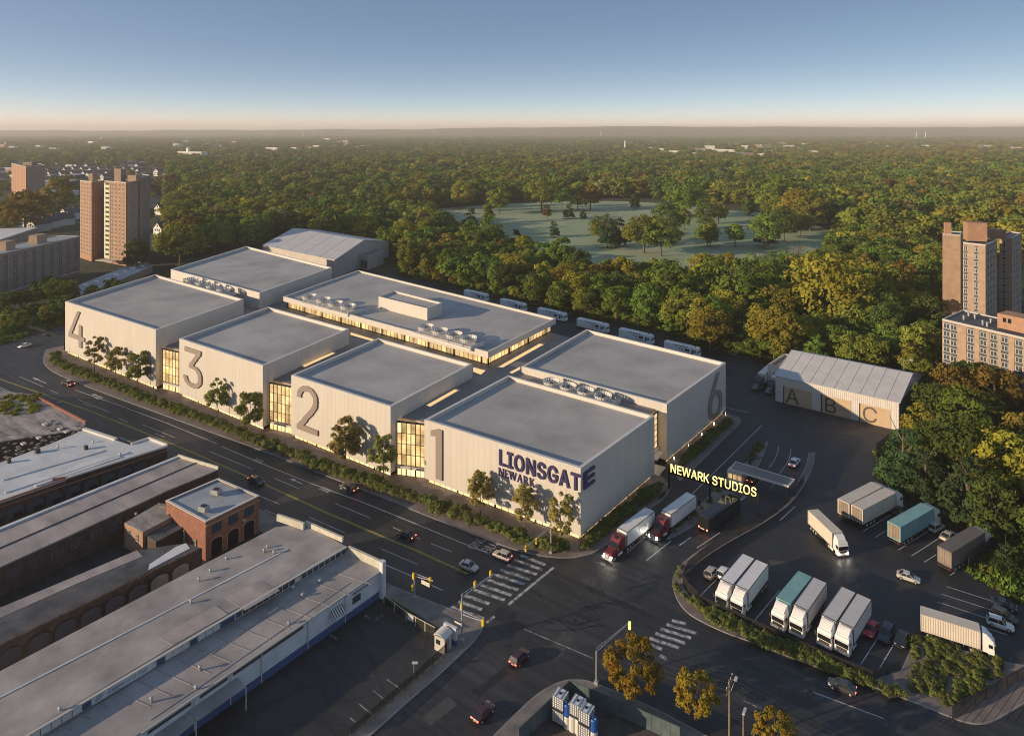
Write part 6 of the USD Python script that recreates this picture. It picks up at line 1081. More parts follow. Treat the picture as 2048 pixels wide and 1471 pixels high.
for k, (z, o) in enumerate(((9.15, -1.4), (9.15, -.5), (9.15, .5), (9.15, 1.4), (8.0, -.3), (7.5, .2), (7.0, 0), (6.6, .15))):
    W = thing('overhead_wire', ('uppermost', 'second from top', 'third from top', 'fourth from top', 'fifth from top', 'sixth from top', 'next to lowest', 'lowest')[k] + ' overhead wire strung past the orange street trees', 'wire', group='overhead wires over the pavement'); c = MB()
    for A_, B_ in ((far_l + UP * (z - 8.2) * .8 + ey * o * .8, b + UP * z + ey * o), (b + UP * z + ey * o, far_r + UP * (z - 8.6) + ey * o)):
        pts = [lerp(A_, B_, t) - UP * 2.2 * t * (1 - t) for t in np.linspace(0, 1, 13)]
        for p0, p1 in zip(pts, pts[1:]): c.cyl(p0, p1, .017, .017, 4, False)
    obj('cable', c, 'dark_metal', W)
# glass fence along the curved island, and others
fi = smoothed([(1395, 1204), (1366, 1178), (1366, 1150), (1420, 1106), (1472, 1075), (1520, 1050), (1563, 1020), (1586, 997), (1610, 962)], 2)
MAT['smoked_fence'] = usdkit.material(stage, '/World/Looks/smoked_fence', {'d': ('principled_bsdf', {'base_color': (.045, .042, .04), 'roughness': .25}), 't': ('transparent_bsdf', {'color': (.72, .71, .7)}), 'm': ('mix_closure', {'fac': .35})}, [('t.BSDF', 'm.closure1'), ('d.BSDF', 'm.closure2')], surface='m.closure')
fp = [G(*p) + UP * .13 for p in fi]; cl = [fp[0]]
for p in fp[1:]:
    if np.linalg.norm(p - cl[-1]) > 2.3: cl.append(p)
fence('mesh_fence', 'dark mesh fence following the curved island round the truck park', cl, 1.9, 9.0, 'smoked_fence', 'dark_metal')
fence('mesh_fence', 'dark mesh fence between the parked trucks and the hedge', [G(1397, 1206), G(1500, 1254), G(1640, 1318), G(1745, 1361), G(1802, 1340)], 1.6, 3.0, 'smoked_fence', 'dark_metal')
fence('mesh_fence', 'dark mesh fence along the paved corner at the lower right', [G(1905, 1438), G(2075, 1342)], 1.9, 2.6, 'smoked_fence', 'dark_metal')
fence('panel_fence', 'dark brown panel fence beside the brown container truck', [G(1937, 1143), G(1991, 1094)], 2.6, 2.2, 'smoked_fence', 'dark_metal', solid=True)
fence('panel_fence', 'dark brown panel fence at the wood edge right of door C', [G(1777, 884), G(1752, 904), G(1755, 940), G(1764, 970)], 2.2, 2.4, 'smoked_fence', 'dark_metal', solid=True)
fence('hand_rail', 'small black handrail on the pavement beside the gate sign', [G(1320, 1000), G(1331, 988)], 1.0, 1.2, 'dark_metal', 'black', cat='railing')
fence('wire_fence', 'thin dark fence across the far golf meadow', [G(1350, 437), G(1420, 432)], 3.2, 7.0, 'smoked_fence', 'dark_metal')
ll = thing('street_lamp', 'lone street lamp behind the lettered door warehouse', 'lamp'); p = G(1808, 800); obj('pole', MB().cyl(p, p + UP * 12.4, .1, .08, 6), 'galvanised', ll); obj('lamp_head', MB().bar(p + UP * 12.4, p + UP * 12.6 + RT * 2.2, .14).box(p + UP * 12.6 + RT * 2.2, (1.0, .5, .2)), 'lamp_glass', ll)
mh = thing('wall_lamp', 'row of small warm lamps at the foot of the numeral 6 wall', 'lamp'); a_, d, n, L = wallframe(6, 1, 2)
for t in (.08, .3, .52, .74, .96): p = a_ + d * L * t + n * .5; obj('lamp', MB().box((p[0], p[1], .75), (.16, .16, .7)), 'lit_white', mh)
mh2 = thing('pavement_slab_joints', None, None, kind='structure')
for k in range(8): obj('joint', MB().bar(G(1880 + 21 * k, 1450 - 1 * k) + UP * .145, G(1935 + 24 * k, 1405 - 12 * k) + UP * .145, .06, .02), 'soil', mh2)
# ---------------------------------------------------------------- plants
def leaves(cen, rad, n, size, seed, squash=.8, inner=.25):
    """Leaf sized tilted faces spread over and a little inside many clump balls."""
    r = np.random.default_rng(seed); w = rad ** 2; idx = r.choice(len(cen), n, p=w / w.sum()); d = r.normal(size=(n, 3)); d /= np.linalg.norm(d, axis=1, keepdims=True)
    d[:, 2] = np.where(d[:, 2] < -.35, -d[:, 2] * .6, d[:, 2])
    p = cen[idx] + d * (rad[idx] * (1 - inner * r.random(n) ** 2))[:, None] * np.array([1, 1, squash])
    nm = d + r.normal(size=(n, 3)) * .55; nm /= np.linalg.norm(nm, axis=1, keepdims=True); t = np.cross(nm, r.normal(size=(n, 3))); t /= np.linalg.norm(t, axis=1, keepdims=True); b = np.cross(nm, t)
    s = (size * (.6 + .8 * r.random(n)))[:, None]; k = s * (.55 + .4 * r.random((n, 1)))
    v = np.stack([p - t * s, p - b * k + nm * s * .12, p + t * s, p + b * k + nm * s * .12], 1).reshape(-1, 3); i = np.arange(n)[:, None] * 4
    o = MB().add(v, np.vstack([i + [0, 1, 2], i + [0, 2, 3]])); q = p - cen.mean(0); q /= np.linalg.norm(q, axis=1, keepdims=True) + 1e-9; w_ = nm * .55 + d * .6 + q * .45; w_ /= np.linalg.norm(w_, axis=1, keepdims=True); o.nrm = np.repeat(w_, 4, 0); return o
def clumps(seed, R, H, z0, n, cr, shape='round'):
    r = np.random.default_rng(seed); out = []; k = 0
    while len(out) < n:
        q = r.uniform(-1, 1, 3); q[2] = r.uniform(0, 1)
        if shape == 'round': lim = math.sqrt(max(0, 1 - (2 * q[2] - .85) ** 2 * .75)) if q[2] < 1 else 0
        elif shape == 'cone': lim = (1 - q[2]) * .95 + .08
        else: lim = .55 + .45 * math.sin(q[2] * 3)
        rr = math.hypot(q[0], q[1])
        if rr > lim or rr < lim * .45 and q[2] < .75: continue
        out.append((q[0] * R, q[1] * R, z0 + q[2] * H))
    c = np.array(out); rad = cr * r.uniform(.65, 1.25, n) * (1.0 if shape != 'cone' else 1.15 - (c[:, 2] - z0) / H * .7); return c, rad
def trunk_mb(seed, h, r0, R, limbs=5, top=.75):
    r = np.random.default_rng(seed); m = MB(); m.cyl((0, 0, -.3), (0, 0, h * .4), r0, r0 * .72, 7).cyl((0, 0, h * .4), (r.normal() * .15, r.normal() * .15, h * top), r0 * .72, r0 * .25, 6)
    for k in range(limbs): a = k * 2.4 + r.random(); z = h * (.3 + .35 * r.random()); m.cyl((0, 0, z), (math.cos(a) * R * .65, math.sin(a) * R * .65, z + h * .28), r0 * .4, r0 * .1, 5)
    return m
def tree_maker(seed, R, H, z0, nc, cr, nl, ls, leaf, shape='round', r0=.35):
    def make(p):
        obj('trunk', trunk_mb(seed, z0 + H, r0, R), 'bark', p); c, rad = clumps(seed, R, H, z0, nc, cr, shape); obj('crown', leaves(c, rad, nl, ls, seed + 50), leaf, p)
    return make
def bare_maker(seed):
    def make(p):
        r = np.random.default_rng(seed); m = trunk_mb(seed, 13, .3, 5, 9, .95); t = MB()
        for k in range(70):
            a = r.random() * 6.28; z = 5 + r.random() * 6; q = np.array([math.cos(a) * r.uniform(.5, 2.2), math.sin(a) * r.uniform(.5, 2.2), z]); e = q + np.array([math.cos(a), math.sin(a), 1.1]) * r.uniform(1, 2.6); t.cyl(q, e, .06, .02, 3, False)
        obj('trunk', m, 'bark', p); obj('twigs', t, 'bark', p)
    return make
KIND = {}   # key: (maker, height, radius)
def reg(key, H, R, *a, **k): KIND[key] = (tree_maker(*a, **k), H, R)
S_ = 11
for col, lf in (('deep', 'leaf_deep'), ('green', 'leaf_green'), ('olive', 'leaf_olive'), ('gold', 'leaf_gold'), ('rust', 'leaf_rust'), ('pale', 'leaf_pale')):
    for var, (R, H, z0, nc, cr) in enumerate(((5.2, 9.5, 3.2, 46, 1.75), (6.2, 9.0, 3.4, 60, 1.7), (4.0, 10.5, 3.0, 40, 1.5))):
        S_ += 1; reg(f'{col}_{var}', z0 + H + 1, R + 1, S_, R, H, z0, nc, cr, 3400, .34, lf)
for var in (0, 1): S_ += 1; reg(f'pine_{var}', 15, 4, S_, 3.6 + var * .6, 12.5, 1.6, 46, 1.3, 3200, .30, 'leaf_pine', 'cone')
KIND['bare_0'] = (bare_maker(5), 14, 5)
NAMEOF = {'deep': 'dark green broadleaf tree', 'green': 'fresh green broadleaf tree', 'olive': 'olive green broadleaf tree', 'gold': 'golden yellow broadleaf tree', 'rust': 'rust brown broadleaf tree', 'pale': 'thin pale leaved tree', 'pine': 'dark pine tree', 'bare': 'bare branched grey tree'}
OBJ = {'pine': 'pine_tree', 'bare': 'bare_tree'}
def plant(key, loc, h, where, group, label=None, wide=1.0):
    mk, H, R = KIND[key]; s = h / H; k = key.split('_')[0]
    return place('tree_' + key, mk, label or f'{NAMEOF[k]} {where}', 'tree', (loc[0], loc[1], -.02), random.random() * 6.28, (s * wide, s * wide, s), group or f'{NAMEOF[k]}s {where}', name=OBJ.get(k, 'broadleaf_tree'))
meadow0 = gpoly(golf_px)
def plant_px(key, u, v, vtop, label, wide=1.0):
    p = G(u, v); h = (v - vtop) / FPX * depth_of(p); plant(key, p, h, 'in a loose group on the golf meadow' if label is None else '', None if label is None else 'single trees', label, wide)
# trees that stand free on the meadow
for a in (('gold_0', 924, 417, 362, 'golden yellow tree at the far left edge of the meadow'), ('pine_0', 979, 421, 372, 'slim dark conifer at the far left of the meadow'), ('olive_0', 998, 427, 370, 'yellow topped tree among conifers on the left meadow'), ('rust_2', 1094, 439, 408, 'small rusty young tree alone on the meadow'), ('pine_1', 1138, 438, 398, 'narrow conifer on the middle meadow, left of its bushy twin'), ('pine_0', 1166, 438, 410, 'short bushy conifer on the middle meadow'),
          ('pine_1', 1108, 474, 432, 'dark spreading pine before the middle meadow'), ('rust_2', 1181, 422, 366, 'tall rust brown tree on the far meadow edge'), ('deep_2', 1268, 420, 386, 'small round tree alone on the far meadow'), ('pine_0', 1215, 497, 412, 'great dark pine in the centre of the meadow'), ('pine_1', 1238, 492, 418, 'second dark pine beside the great pine on the meadow'), ('green_1', 1369, 434, 352, 'broad green tree before the far meadow wood'), ('gold_2', 1437, 448, 392, 'orange crowned tree on the right meadow'),
          ('deep_1', 1412, 476, 432, 'dark round tree below the orange crowned meadow tree'), ('green_0', 1470, 493, 444, 'green round tree on the right meadow'), ('olive_1', 1288, 506, 424, 'largest olive tree on the near meadow edge'), ('green_1', 1322, 512, 430, 'fresh green half of the largest tree group on the meadow'), ('olive_1', 1083, 424, 350, 'broad yellow green tree at the back of the meadow'), ('deep_2', 1498, 441, 398, 'dark upright tree on the right meadow, before the tall wood'), ('rust_0', 1527, 453, 428, 'small rust brown tree on the right meadow'),
          ('deep_0', 1557, 478, 430, 'small wind shaped tree casting its shade on the right meadow'), ('green_2', 1549, 430, 345, 'tall bare stemmed green tree at the back of the right meadow'), ('olive_0', 1620, 462, 385, 'olive tree at the right end of the meadow'), ('gold_1', 1600, 455, 372, 'golden tree at the right end of the meadow'), ('bare_0', 1597, 560, 478, 'large bare tree in front of the right meadow'), ('bare_0', 1520, 560, 500, 'smaller bare tree left of the large bare one'), ('green_1', 965, 510, 428, 'fresh green tree in front of the left meadow'), ('pine_0', 1035, 505, 440, 'dark pine before the left meadow'),
          ('deep_1', 1545, 566, 503, 'dark round tree in front of the bare tree'), ('green_0', 1340, 640, 515, 'big bright green tree behind the fourth motorhome'), ('green_1', 1470, 640, 502, 'biggest bright green tree behind the nearest motorhome'), ('green_2', 1120, 565, 470, 'bright green tree right of the left meadow'), ('gold_0', 1155, 620, 540, 'round golden tree behind the third motorhome'), ('gold_1', 1660, 660, 500, 'tall golden tree left of the right hand towers'), ('gold_2', 1800, 640, 520, 'golden tree close to the tall tower'),
          ('gold_1', 1420, 700, 610, 'golden tree behind the nearest motorhome'), ('gold_0', 1560, 715, 610, 'golden tree behind the warehouse annex'), ('deep_1', 1930, 985, 830, 'largest dark broadleaf tree above the truck park'), ('gold_0', 2000, 1010, 850, 'golden tree at the right edge above the truck park'), ('green_0', 1925, 890, 770, 'fresh green tree right of the warehouse gable'), ('rust_0', 1905, 830, 725, 'rust brown tree before the brick slab, nearest its left end'), ('rust_1', 1990, 850, 735, 'rust brown tree before the middle of the brick slab'), ('pine_1', 1806, 980, 820, 'dark bluish pine by the truck park fence'),
          ('pine_0', 1852, 1000, 860, 'dark pine behind the container trucks'), ('pine_1', 1935, 1048, 880, 'dark pine above the brown container truck'), ('deep_1', 1875, 860, 765, 'dark spreading tree touching the warehouse gable'), ('rust_1', 50, 470, 378, 'large rusty tree below the distant brick block'), ('rust_0', 115, 430, 352, 'rusty tree between distant block and tall tower'), ('deep_0', 275, 545, 480, 'dark tree at the foot of the tall tower'), ('olive_1', 360, 530, 440, 'olive tree left of the tan hangar'), ('green_1', 118, 605, 553, 'green tree at the foot of the grey brown block'), ('gold_0', 186, 600, 568, 'golden shrub like tree behind the numeral 4 building'),
          ('deep_0', 1985, 1070, 950, 'dark leafy tree between the truck park and the right edge')): plant_px(*a)
random.seed(33)
for k in range(20):
    u, v = random.uniform(930, 1640), random.uniform(414, 505); key = random.choice(('green_1', 'deep_0', 'olive_1', 'pine_1', 'green_0', 'olive_2', 'deep_1'))
    if meadow0.contains(Point(*G(u, v)[:2])): plant_px(key, u, v, v - random.uniform(34, 70) * (v - 300) / 160, None)
random.seed(21); r9 = np.random.default_rng(21)
taken = [(G(u, v)[:2]) for u, v in ((1215, 497), (1369, 434))]
meadow = gpoly(golf_px); solid = [P2([fl, fr, br, fl + br - fr]).buffer(8)] + [P2([np.array([*x[:2], 0]) for x in Q[k]]).buffer(5) for k in Q] + [yard_poly.buffer(2.5), P2([hl, hr, hb, hl + hb - hr]).buffer(6)]
for pr_ in stage.Traverse():
    pass
BLK = unary_union(solid + [P2(q_).buffer(6) for q_ in (GL([(150, 572), (285, 520), (305, 531), (165, 592)]), GL([(-20, 604), (160, 550), (140, 505), (-40, 540)]), GL([(155, 530), (183, 538), (252, 534), (302, 512), (260, 490), (200, 500)]), GL([(20, 385), (52, 402), (95, 396), (70, 384)]))] +
                  [P2([np.array([*G(u, v, 22.2)[:2], 0]) for u, v in ((1884, 637), (2300, 735), (2340, 715), (1925, 619))]).buffer(3), P2([np.array([*G(u, v, 42)[:2], 0]) for u, v in ((1885, 469), (1971, 489), (2043, 476), (2000, 455), (1900, 455))]).buffer(4)] + [Point(*G(u, v)[:2]).buffer(9) for u, v, *_ in hs] + [Point(*G(u, v)[:2]).buffer(30) for u, v in ((190, 322), (385, 312), (425, 318), (20, 342), (120, 372), (112, 390))])
from shapely.prepared import prep
def wedge(u, v, w, L):
    p = G(u, v); t = flat(p - EYE); s = np.array([-t[1], t[0], 0]); return P2([p - s * w / 2 + t * w * .3, p + s * w / 2 + t * w * .3, p + s * w * .45 - t * L, p - s * w * .45 - t * L])
BLK = unary_union([BLK] + [wedge(u, v, w_ * .62, min(260, .11 * depth_of(G(u, v)))) for u, v, w_, h_ in FB] + [wedge(u, v, w_, L_) for u, v, w_, L_ in ((190, 322, 120, 190), (262, 330, 70, 160), (385, 312, 120, 260), (425, 318, 80, 200), (20, 342, 70, 120), (120, 372, 50, 60), (112, 390, 55, 50), (8, 300, 70, 150))] +
                  [wedge(u, v, 15, 55 if v < 400 else 28) for u, v, *_ in hs])
BLKp, MEA = prep(BLK), prep(meadow)
def pick(w):
    ks, ps = zip(*w.items()); k = random.choices(ks, ps)[0]; return f'{k}_{random.randrange(2 if k == "pine" else 1 if k == "bare" else 3)}'
mixes = {'belt': dict(olive=4.5, green=4.5, gold=2.2, deep=1.6, rust=.6, pine=.4), 'wood': dict(olive=4.5, green=4, gold=1.4, deep=2.2, rust=.5, pine=.6, pale=.5), 'town': dict(deep=4, rust=2.5, olive=2, green=1.5, pine=.7, bare=.3), 'dark': dict(deep=4, pine=3, olive=1, rust=.7, gold=.8)}
cand = []
def scatter(px, step, kind, hmin, hmax, where, jit=.5):
    A = gpoly(px); x0, y0, x1, y1 = A.bounds; Ap = prep(A)
    for x in np.arange(x0, x1, step):
        for y in np.arange(y0, y1, step):
            q = Point(x + random.uniform(-jit, jit) * step, y + random.uniform(-jit, jit) * step)
            if Ap.contains(q) and not BLKp.contains(q) and not (MEA.contains(q)): cand.append((q.x, q.y, kind, random.uniform(hmin, hmax), where))
scatter([(800, 546), (976, 588), (1134, 628), (1224, 641), (1329, 667), (1408, 695), (1531, 720), (1640, 750), (1835, 798), (1890, 760), (1880, 640), (1700, 560), (1620, 545), (1540, 562), (1400, 574), (1250, 574), (1100, 542), (980, 504), (900, 465), (820, 440), (790, 480)], 9.2, 'belt', 9, 20, 'in the belt behind the motorhome road')
scatter([(800, 549), (976, 592), (1134, 632), (1224, 645), (1329, 671), (1408, 699), (1531, 724), (1600, 735), (1600, 722), (1408, 680), (1329, 655), (1134, 615), (976, 576), (800, 535)], 5.0, 'belt', 3.5, 7, 'low on the bank behind the motorhome road')
scatter([(340, 520), (520, 500), (560, 470), (820, 520), (900, 482), (835, 425), (700, 405), (500, 410), (340, 430)], 11.5, 'wood', 11, 24, 'in the wood behind the tan hangar')
scatter([(1800, 890), (1890, 820), (2300, 900), (2300, 1250), (2048, 1198), (1975, 1130), (1990, 1090), (1903, 1050), (1803, 998), (1763, 965)], 8.5, 'dark', 7, 14, 'in the dark wood above the truck park')
scatter([(1835, 790), (1890, 770), (2300, 850), (2300, 900), (1890, 820), (1800, 850)], 7.5, 'town', 10, 15, 'before the brick apartment slab')
scatter([(1660, 560), (1890, 650), (1885, 470), (1660, 470)], 10, 'belt', 12, 20, 'between the meadow and the tall tower')
scatter([(0, 690), (140, 640), (340, 585), (340, 560), (160, 600), (0, 640)], 7, 'dark', 4, 9, 'on the bank left of the numeral 4 building')
scatter([(0, 640), (160, 592), (300, 545), (340, 520), (300, 505), (0, 620)], 9, 'town', 5, 11, 'round the foot of the left towers')
near = cand; cand = []
scatter([(-300, 500), (340, 440), (340, 335), (-300, 335)], 24, 'town', 6, 12, 'among the houses on the left')
scatter([(340, 520), (340, 335), (840, 335), (840, 425), (700, 405), (500, 410), (340, 430)], 14, 'wood', 12, 27, 'in the wide wood left of the meadow')
scatter([(835, 424), (905, 413), (1040, 403), (1150, 397), (1250, 397), (1345, 401), (1450, 411), (1560, 421), (1625, 439), (1662, 470), (2300, 560), (2300, 335), (840, 335)], 14.5, 'wood', 13, 29, 'in the wood behind the meadow')
far = cand
near.sort(key=lambda c: depth_of((c[0], c[1], 0)) / c[3]); far.sort(key=lambda c: depth_of((c[0], c[1], 0)) / c[3])
NEARN = 250
def in_frame(x, y, z=5): q = np.array([x, y, z]) - EYE; dd = q @ FW; return dd > 20 and abs(q @ RT) / dd * FPX < 1100
ind = [c for c in near if in_frame(*c[:2])]; rest = [c for c in near if not in_frame(*c[:2])] + ind[NEARN:] + far; ind = ind[:NEARN]
for x, y, kind, h, where in ind: k = pick(mixes[kind]); plant(k, (x, y), h, where, None)
# everything farther is one wood nobody could count
def instancer(name, protos, pts, idx, scales, label, kind='stuff'):
    pi = UsdGeom.PointInstancer.Define(stage, '/World/' + name); tag(pi.GetPrim(), label, None, None, kind); rel = pi.CreatePrototypesRel()
    for k, (nm, mb, m) in enumerate(protos): rel.AddTarget(obj(nm, mb, m, pi.GetPrim()).GetPath())
    n = len(pts); pi.CreatePositionsAttr([Gf.Vec3f(*map(float, p)) for p in pts]); pi.CreateProtoIndicesAttr([int(i) for i in idx]); a = r9.random(n) * math.pi
    pi.CreateOrientationsAttr([Gf.Quath(float(math.cos(t)), 0, 0, float(math.sin(t))) for t in a]); pi.CreateScalesAttr([Gf.Vec3f(*map(float, s)) for s in scales]); return pi
def crown_proto(seed, leaf, nl=900, ls=.62, shape='round', R=5.4, H=10): c, rad = clumps(seed, R, H, 2.6, 30, 1.9, shape); return leaves(c, rad, nl, ls, seed + 9)
cols = ['deep', 'green', 'olive', 'gold', 'rust', 'pine', 'pale']
protos = [(f'crown', crown_proto(300 + 7 * i + j, None, shape='cone' if c == 'pine' else 'round', R=3.8 if c == 'pine' else 5.4), 'leaf_' + c) for i, c in enumerate(cols) for j in range(2)]
pts, idx, sc = [], [], []
for x, y, kind, h, where in rest:
    k = pick({a: b for a, b in mixes[kind].items() if a != 'bare'}).split('_')[0]; pts.append((x, y, 0)); idx.append(cols.index(k) * 2 + random.randrange(2)); s = h / 13.5; w = s * random.uniform(.9, 1.25); sc.append((w, w, s))
def far_scatter(d0, d1, step, hm, mix, gap=.12, hx=1.3):
    n0 = 0
    for d in np.arange(d0, d1, step):
        half = d * 0.86
        for l in np.arange(-half, half, step):
            dd, ll = d + random.uniform(-.5, .5) * step, l + random.uniform(-.5, .5) * step; p = EYE + FW * dd + RT * ll; q = Point(p[0], p[1]); u = 1024 + ll / dd * FPX
            g = gap
            if u < 760: g = .34 + .2 * math.sin(ll * .011 + dd * .004)
            if random.random() < g or BLKp.contains(q): continue
            k = random.choices(list(mix), list(mix.values()))[0]
            if u > 1500 and random.random() < .35: k = random.choice(('rust', 'gold'))
            pts.append((p[0], p[1], 0)); idx.append(cols.index(k) * 2 + random.randrange(2)); s = hm * random.uniform(.55, hx) / 13.5; w = s * random.uniform(.95, 1.35); sc.append((w, w, s))
FM = dict(deep=2.2, green=3, olive=4, gold=1.6, rust=.8, pine=.4, pale=.5)
far_scatter(1500, 2600, 17, 18, FM); far_scatter(2600, 4600, 26, 19, FM)
instancer('far_wood', protos, pts, idx, sc, 'wide autumn wood reaching back to the far plain')
pts2, idx2, sc2 = [], [], []
gro = []
for j in range(4):
    r = np.random.default_rng(900 + j); c = np.c_[r.uniform(-34, 34, 60), r.uniform(-34, 34, 60), r.uniform(7, 13, 60)]; gro.append(('grove', leaves(c, r.uniform(5, 9, 60), 1100, 2.6, 950 + j), ('leaf_olive', 'leaf_deep', 'leaf_rust', 'leaf_far')[j]))
def hill_z(p):
    q = p - EYE; dd = q @ FW; ll = q @ RT; u = 1024 + ll / dd * FPX
    if dd < 7500: return 0.0
    return float(hill_height(dd, u))
def hill_height(dd, u):
    rise = np.clip((dd - 7600) / 3200, 0, 1); rise = rise * rise * (3 - 2 * rise)
    prof = np.interp(u, [-400, 300, 800, 1000, 1150, 1300, 1500, 1700, 1850, 1950, 2048, 2500], [50, 58, 76, 98, 118, 122, 116, 112, 104, 108, 126, 130]) + 5 * np.sin(u * .021) + 3 * np.sin(u * .057 + 1); return rise * prof
for d in np.arange(4500, 11500, 62):
    for l in np.arange(-d * .86, d * .86, 62):
        if random.random() < .2: continue
        dd, ll = d + random.uniform(-30, 30), l + random.uniform(-30, 30); p = EYE + FW * dd + RT * ll
        if BLKp.contains(Point(p[0], p[1])): continue
        p[2] = hill_z(np.array([p[0], p[1], 85])) - 1.0; pts2.append(p); idx2.append(random.choices(range(4), (3, 3, 2.2, 3))[0]); s = random.uniform(.8, 1.25); sc2.append((s, s, s))
instancer('distant_groves', gro, pts2, idx2, sc2, 'far plain of woods fading to the horizon')
hv, hf = [], []; D_ = [7500, 8200, 8800, 9400, 10000, 10600, 11200, 14000]; Us = np.linspace(-500, 2600, 156)
for a in D_:
    for u in Us: p = EYE + FW * a + RT * ((u - 1024) / FPX * a); hv.append((p[0], p[1], (-.4 if a < 7600 else 0) + hill_height(a, u) + (0 if a == D_[0] else 4 * math.sin(u * .03 + a * .01))))
nU = len(Us)
for a in range(len(D_) - 1):
    for k in range(nU - 1): i = a * nU + k; hf += [[i, i + 1, i + nU + 1], [i, i + nU + 1, i + nU]]
struct('hills', MB().add(hv, hf), 'hill', smooth=True)

# street trees
def street(seed, leaf, thin=1.0, R=2.5, H=5.2):
    def make(p):
        obj('trunk', trunk_mb(seed, 7.4, .10, 1.6, 9, .88), 'bark', p); c, rad = clumps(seed, R, H, 2.5, int(56 * thin), .56); obj('crown', leaves(c, rad, int(4600 * thin), .155, seed + 3, 1.0, .6), leaf, p)
    return make
for k, (u, v, vt, key, leaf, thin, lb) in enumerate(((189, 745, 672, 'thin_a', 'leaf_streetgold', .55, 'thin yellowish street tree below the numeral 4'), (231, 762, 693, 'gold_a', 'leaf_streetgold', .8, 'brownish street tree, middle of the three by the numeral 4 wall'), (276, 780, 702, 'full_a', 'leaf_street', 1.0, 'full green street tree left of the first glass link'), (434, 838, 752, 'thin_b', 'leaf_street', .6, 'thin street tree below the numeral 3'), (500, 869, 781, 'full_a', 'leaf_street', 1.0, 'full green street tree right of the numeral 3'),
                                                  (691, 944, 836, 'full_b', 'leaf_streetgold', 1.15, 'largest street tree, between the numerals 2 and 1'), (767, 965, 858, 'thin_b', 'leaf_street', .6, 'thin green street tree before the third glass link'), (961, 1032, 942, 'full_b', 'leaf_streetgold', 1.15, 'full street tree below the purple lettering'), (1050, 1066, 969, 'gold_a', 'leaf_streetgold', .8, 'slender brown green street tree near the corner'), (1122, 1094, 984, 'thin_a', 'leaf_streetgold', .55, 'thin pale street tree nearest the street corner'))):
    p = G(u, v); h = (v - vt) / FPX * depth_of(p); s = h / 8.1; place('street_tree_' + key, street(70 + k, leaf, thin, 2.15 if thin > .9 else 1.8, 5.3), lb, 'tree', (p[0], p[1], .12), k * 1.3, (s * 1.05, s * 1.05, s), 'street trees along the studio front', name='street_tree')
for k, (u, v, vt, wd_, lb) in enumerate(((1268, 1400, 1282, 1.15, 'large orange street tree below the lit traffic light'), (1392, 1445, 1338, .95, 'orange street tree left of the utility pole'), (1550, 1520, 1418, 1.0, 'orange street tree at the bottom edge, right of the utility pole'))):
    p = G(u, v); h = (v - vt) / FPX * depth_of(p); s = h / 8.1; place('orange_tree', street(171, 'leaf_orange', 1.5, 3.3, 5.0), lb, 'tree', (p[0], p[1], .12), k * 2.1, (s * wd_, s * wd_, s), 'orange street trees by the yard', name='street_tree')
# hedges of single round shrubs
def shrub(seed):
    def make(p):
        r = np.random.default_rng(seed); c = np.c_[r.uniform(-.62, .62, 9), r.uniform(-.62, .62, 9), r.uniform(.25, .8, 9)]; obj('foliage', leaves(c, r.uniform(.32, .52, 9), 750, .11, seed), 'leaf_hedge', p); obj('stem', MB().cyl((0, 0, -.05), (0, 0, .5), .05, .03, 5), 'bark', p)
    return make
def hedge(px, step, label, group, size=1.0, lift=.12, jit=.12):
    pts = [G(*p) for p in px]; ls = LineString([(p[0], p[1]) for p in pts]); n = int(ls.length / step)
    for k in range(n + 1): q = ls.interpolate(k / n, True); kk = random.randrange(4); s = size * random.uniform(.85, 1.2); place(f'shrub_{kk}', shrub(400 + kk), label, 'shrub', (q.x + random.uniform(-jit, jit), q.y + random.uniform(-jit, jit), lift), random.random() * 6, (s, s, s * .95), group, name='shrub')
hedge([(111, 714), (110, 724), (131, 737), (181, 757), (258, 787), (336, 819), (426, 850), (506, 881), (596, 918), (681, 950), (768, 980), (862, 1014), (952, 1046), (1001, 1068), (1065, 1093), (1122, 1103)], 1.95, 'round green shrub in the long hedge along the studio front', 'shrubs of the front hedge', 1.85)
hedge([(1170, 1096), (1212, 1060), (1250, 1032), (1289, 1001), (1318, 980)], 1.4, 'green shrub in the hedge beside the first maroon truck', 'shrubs of the driveway hedge', 1.35)
hedge([(1178, 1084), (1230, 1040), (1270, 1008), (1304, 982)], 1.5, 'green shrub in the hedge beside the first maroon truck', 'shrubs of the driveway hedge', 1.25)
hedge([(1364, 928), (1392.5, 905), (1418, 881), (1444, 858), (1461, 846)], 1.4, 'green shrub in the hedge below the numeral 6', 'shrubs of the numeral 6 hedge', 1.35)
hedge([(1370, 918), (1400, 892), (1430, 864)], 1.6, 'green shrub in the hedge below the numeral 6', 'shrubs of the numeral 6 hedge', 1.2)
PK = [(1389, 1212), (1420, 1232), (1450, 1244), (1500, 1266), (1560, 1290), (1600, 1308), (1650, 1328), (1700, 1350), (1728, 1358)]
hedge(PK, 1.15, 'leafy shrub in the hedge in front of the parked trucks', 'shrubs of the parking hedge', 1.15); hedge([(u + 6, v + 13) for u, v in PK[1:]], 1.3, 'leafy shrub in the hedge in front of the parked trucks', 'shrubs of the parking hedge', 1.1)
hedge([(1745, 1372), (1775, 1386), (1800, 1394)], 1.3, 'leafy shrub at the right end of the parking hedge', 'shrubs at the end of the parking hedge', 1.2)
bed = gpoly([(1832, 1276), (1860, 1276), (1998, 1326), (2020, 1345), (1915, 1412), (1890, 1412), (1830, 1392), (1808, 1345)]); x0, y0, x1, y1 = bed.bounds
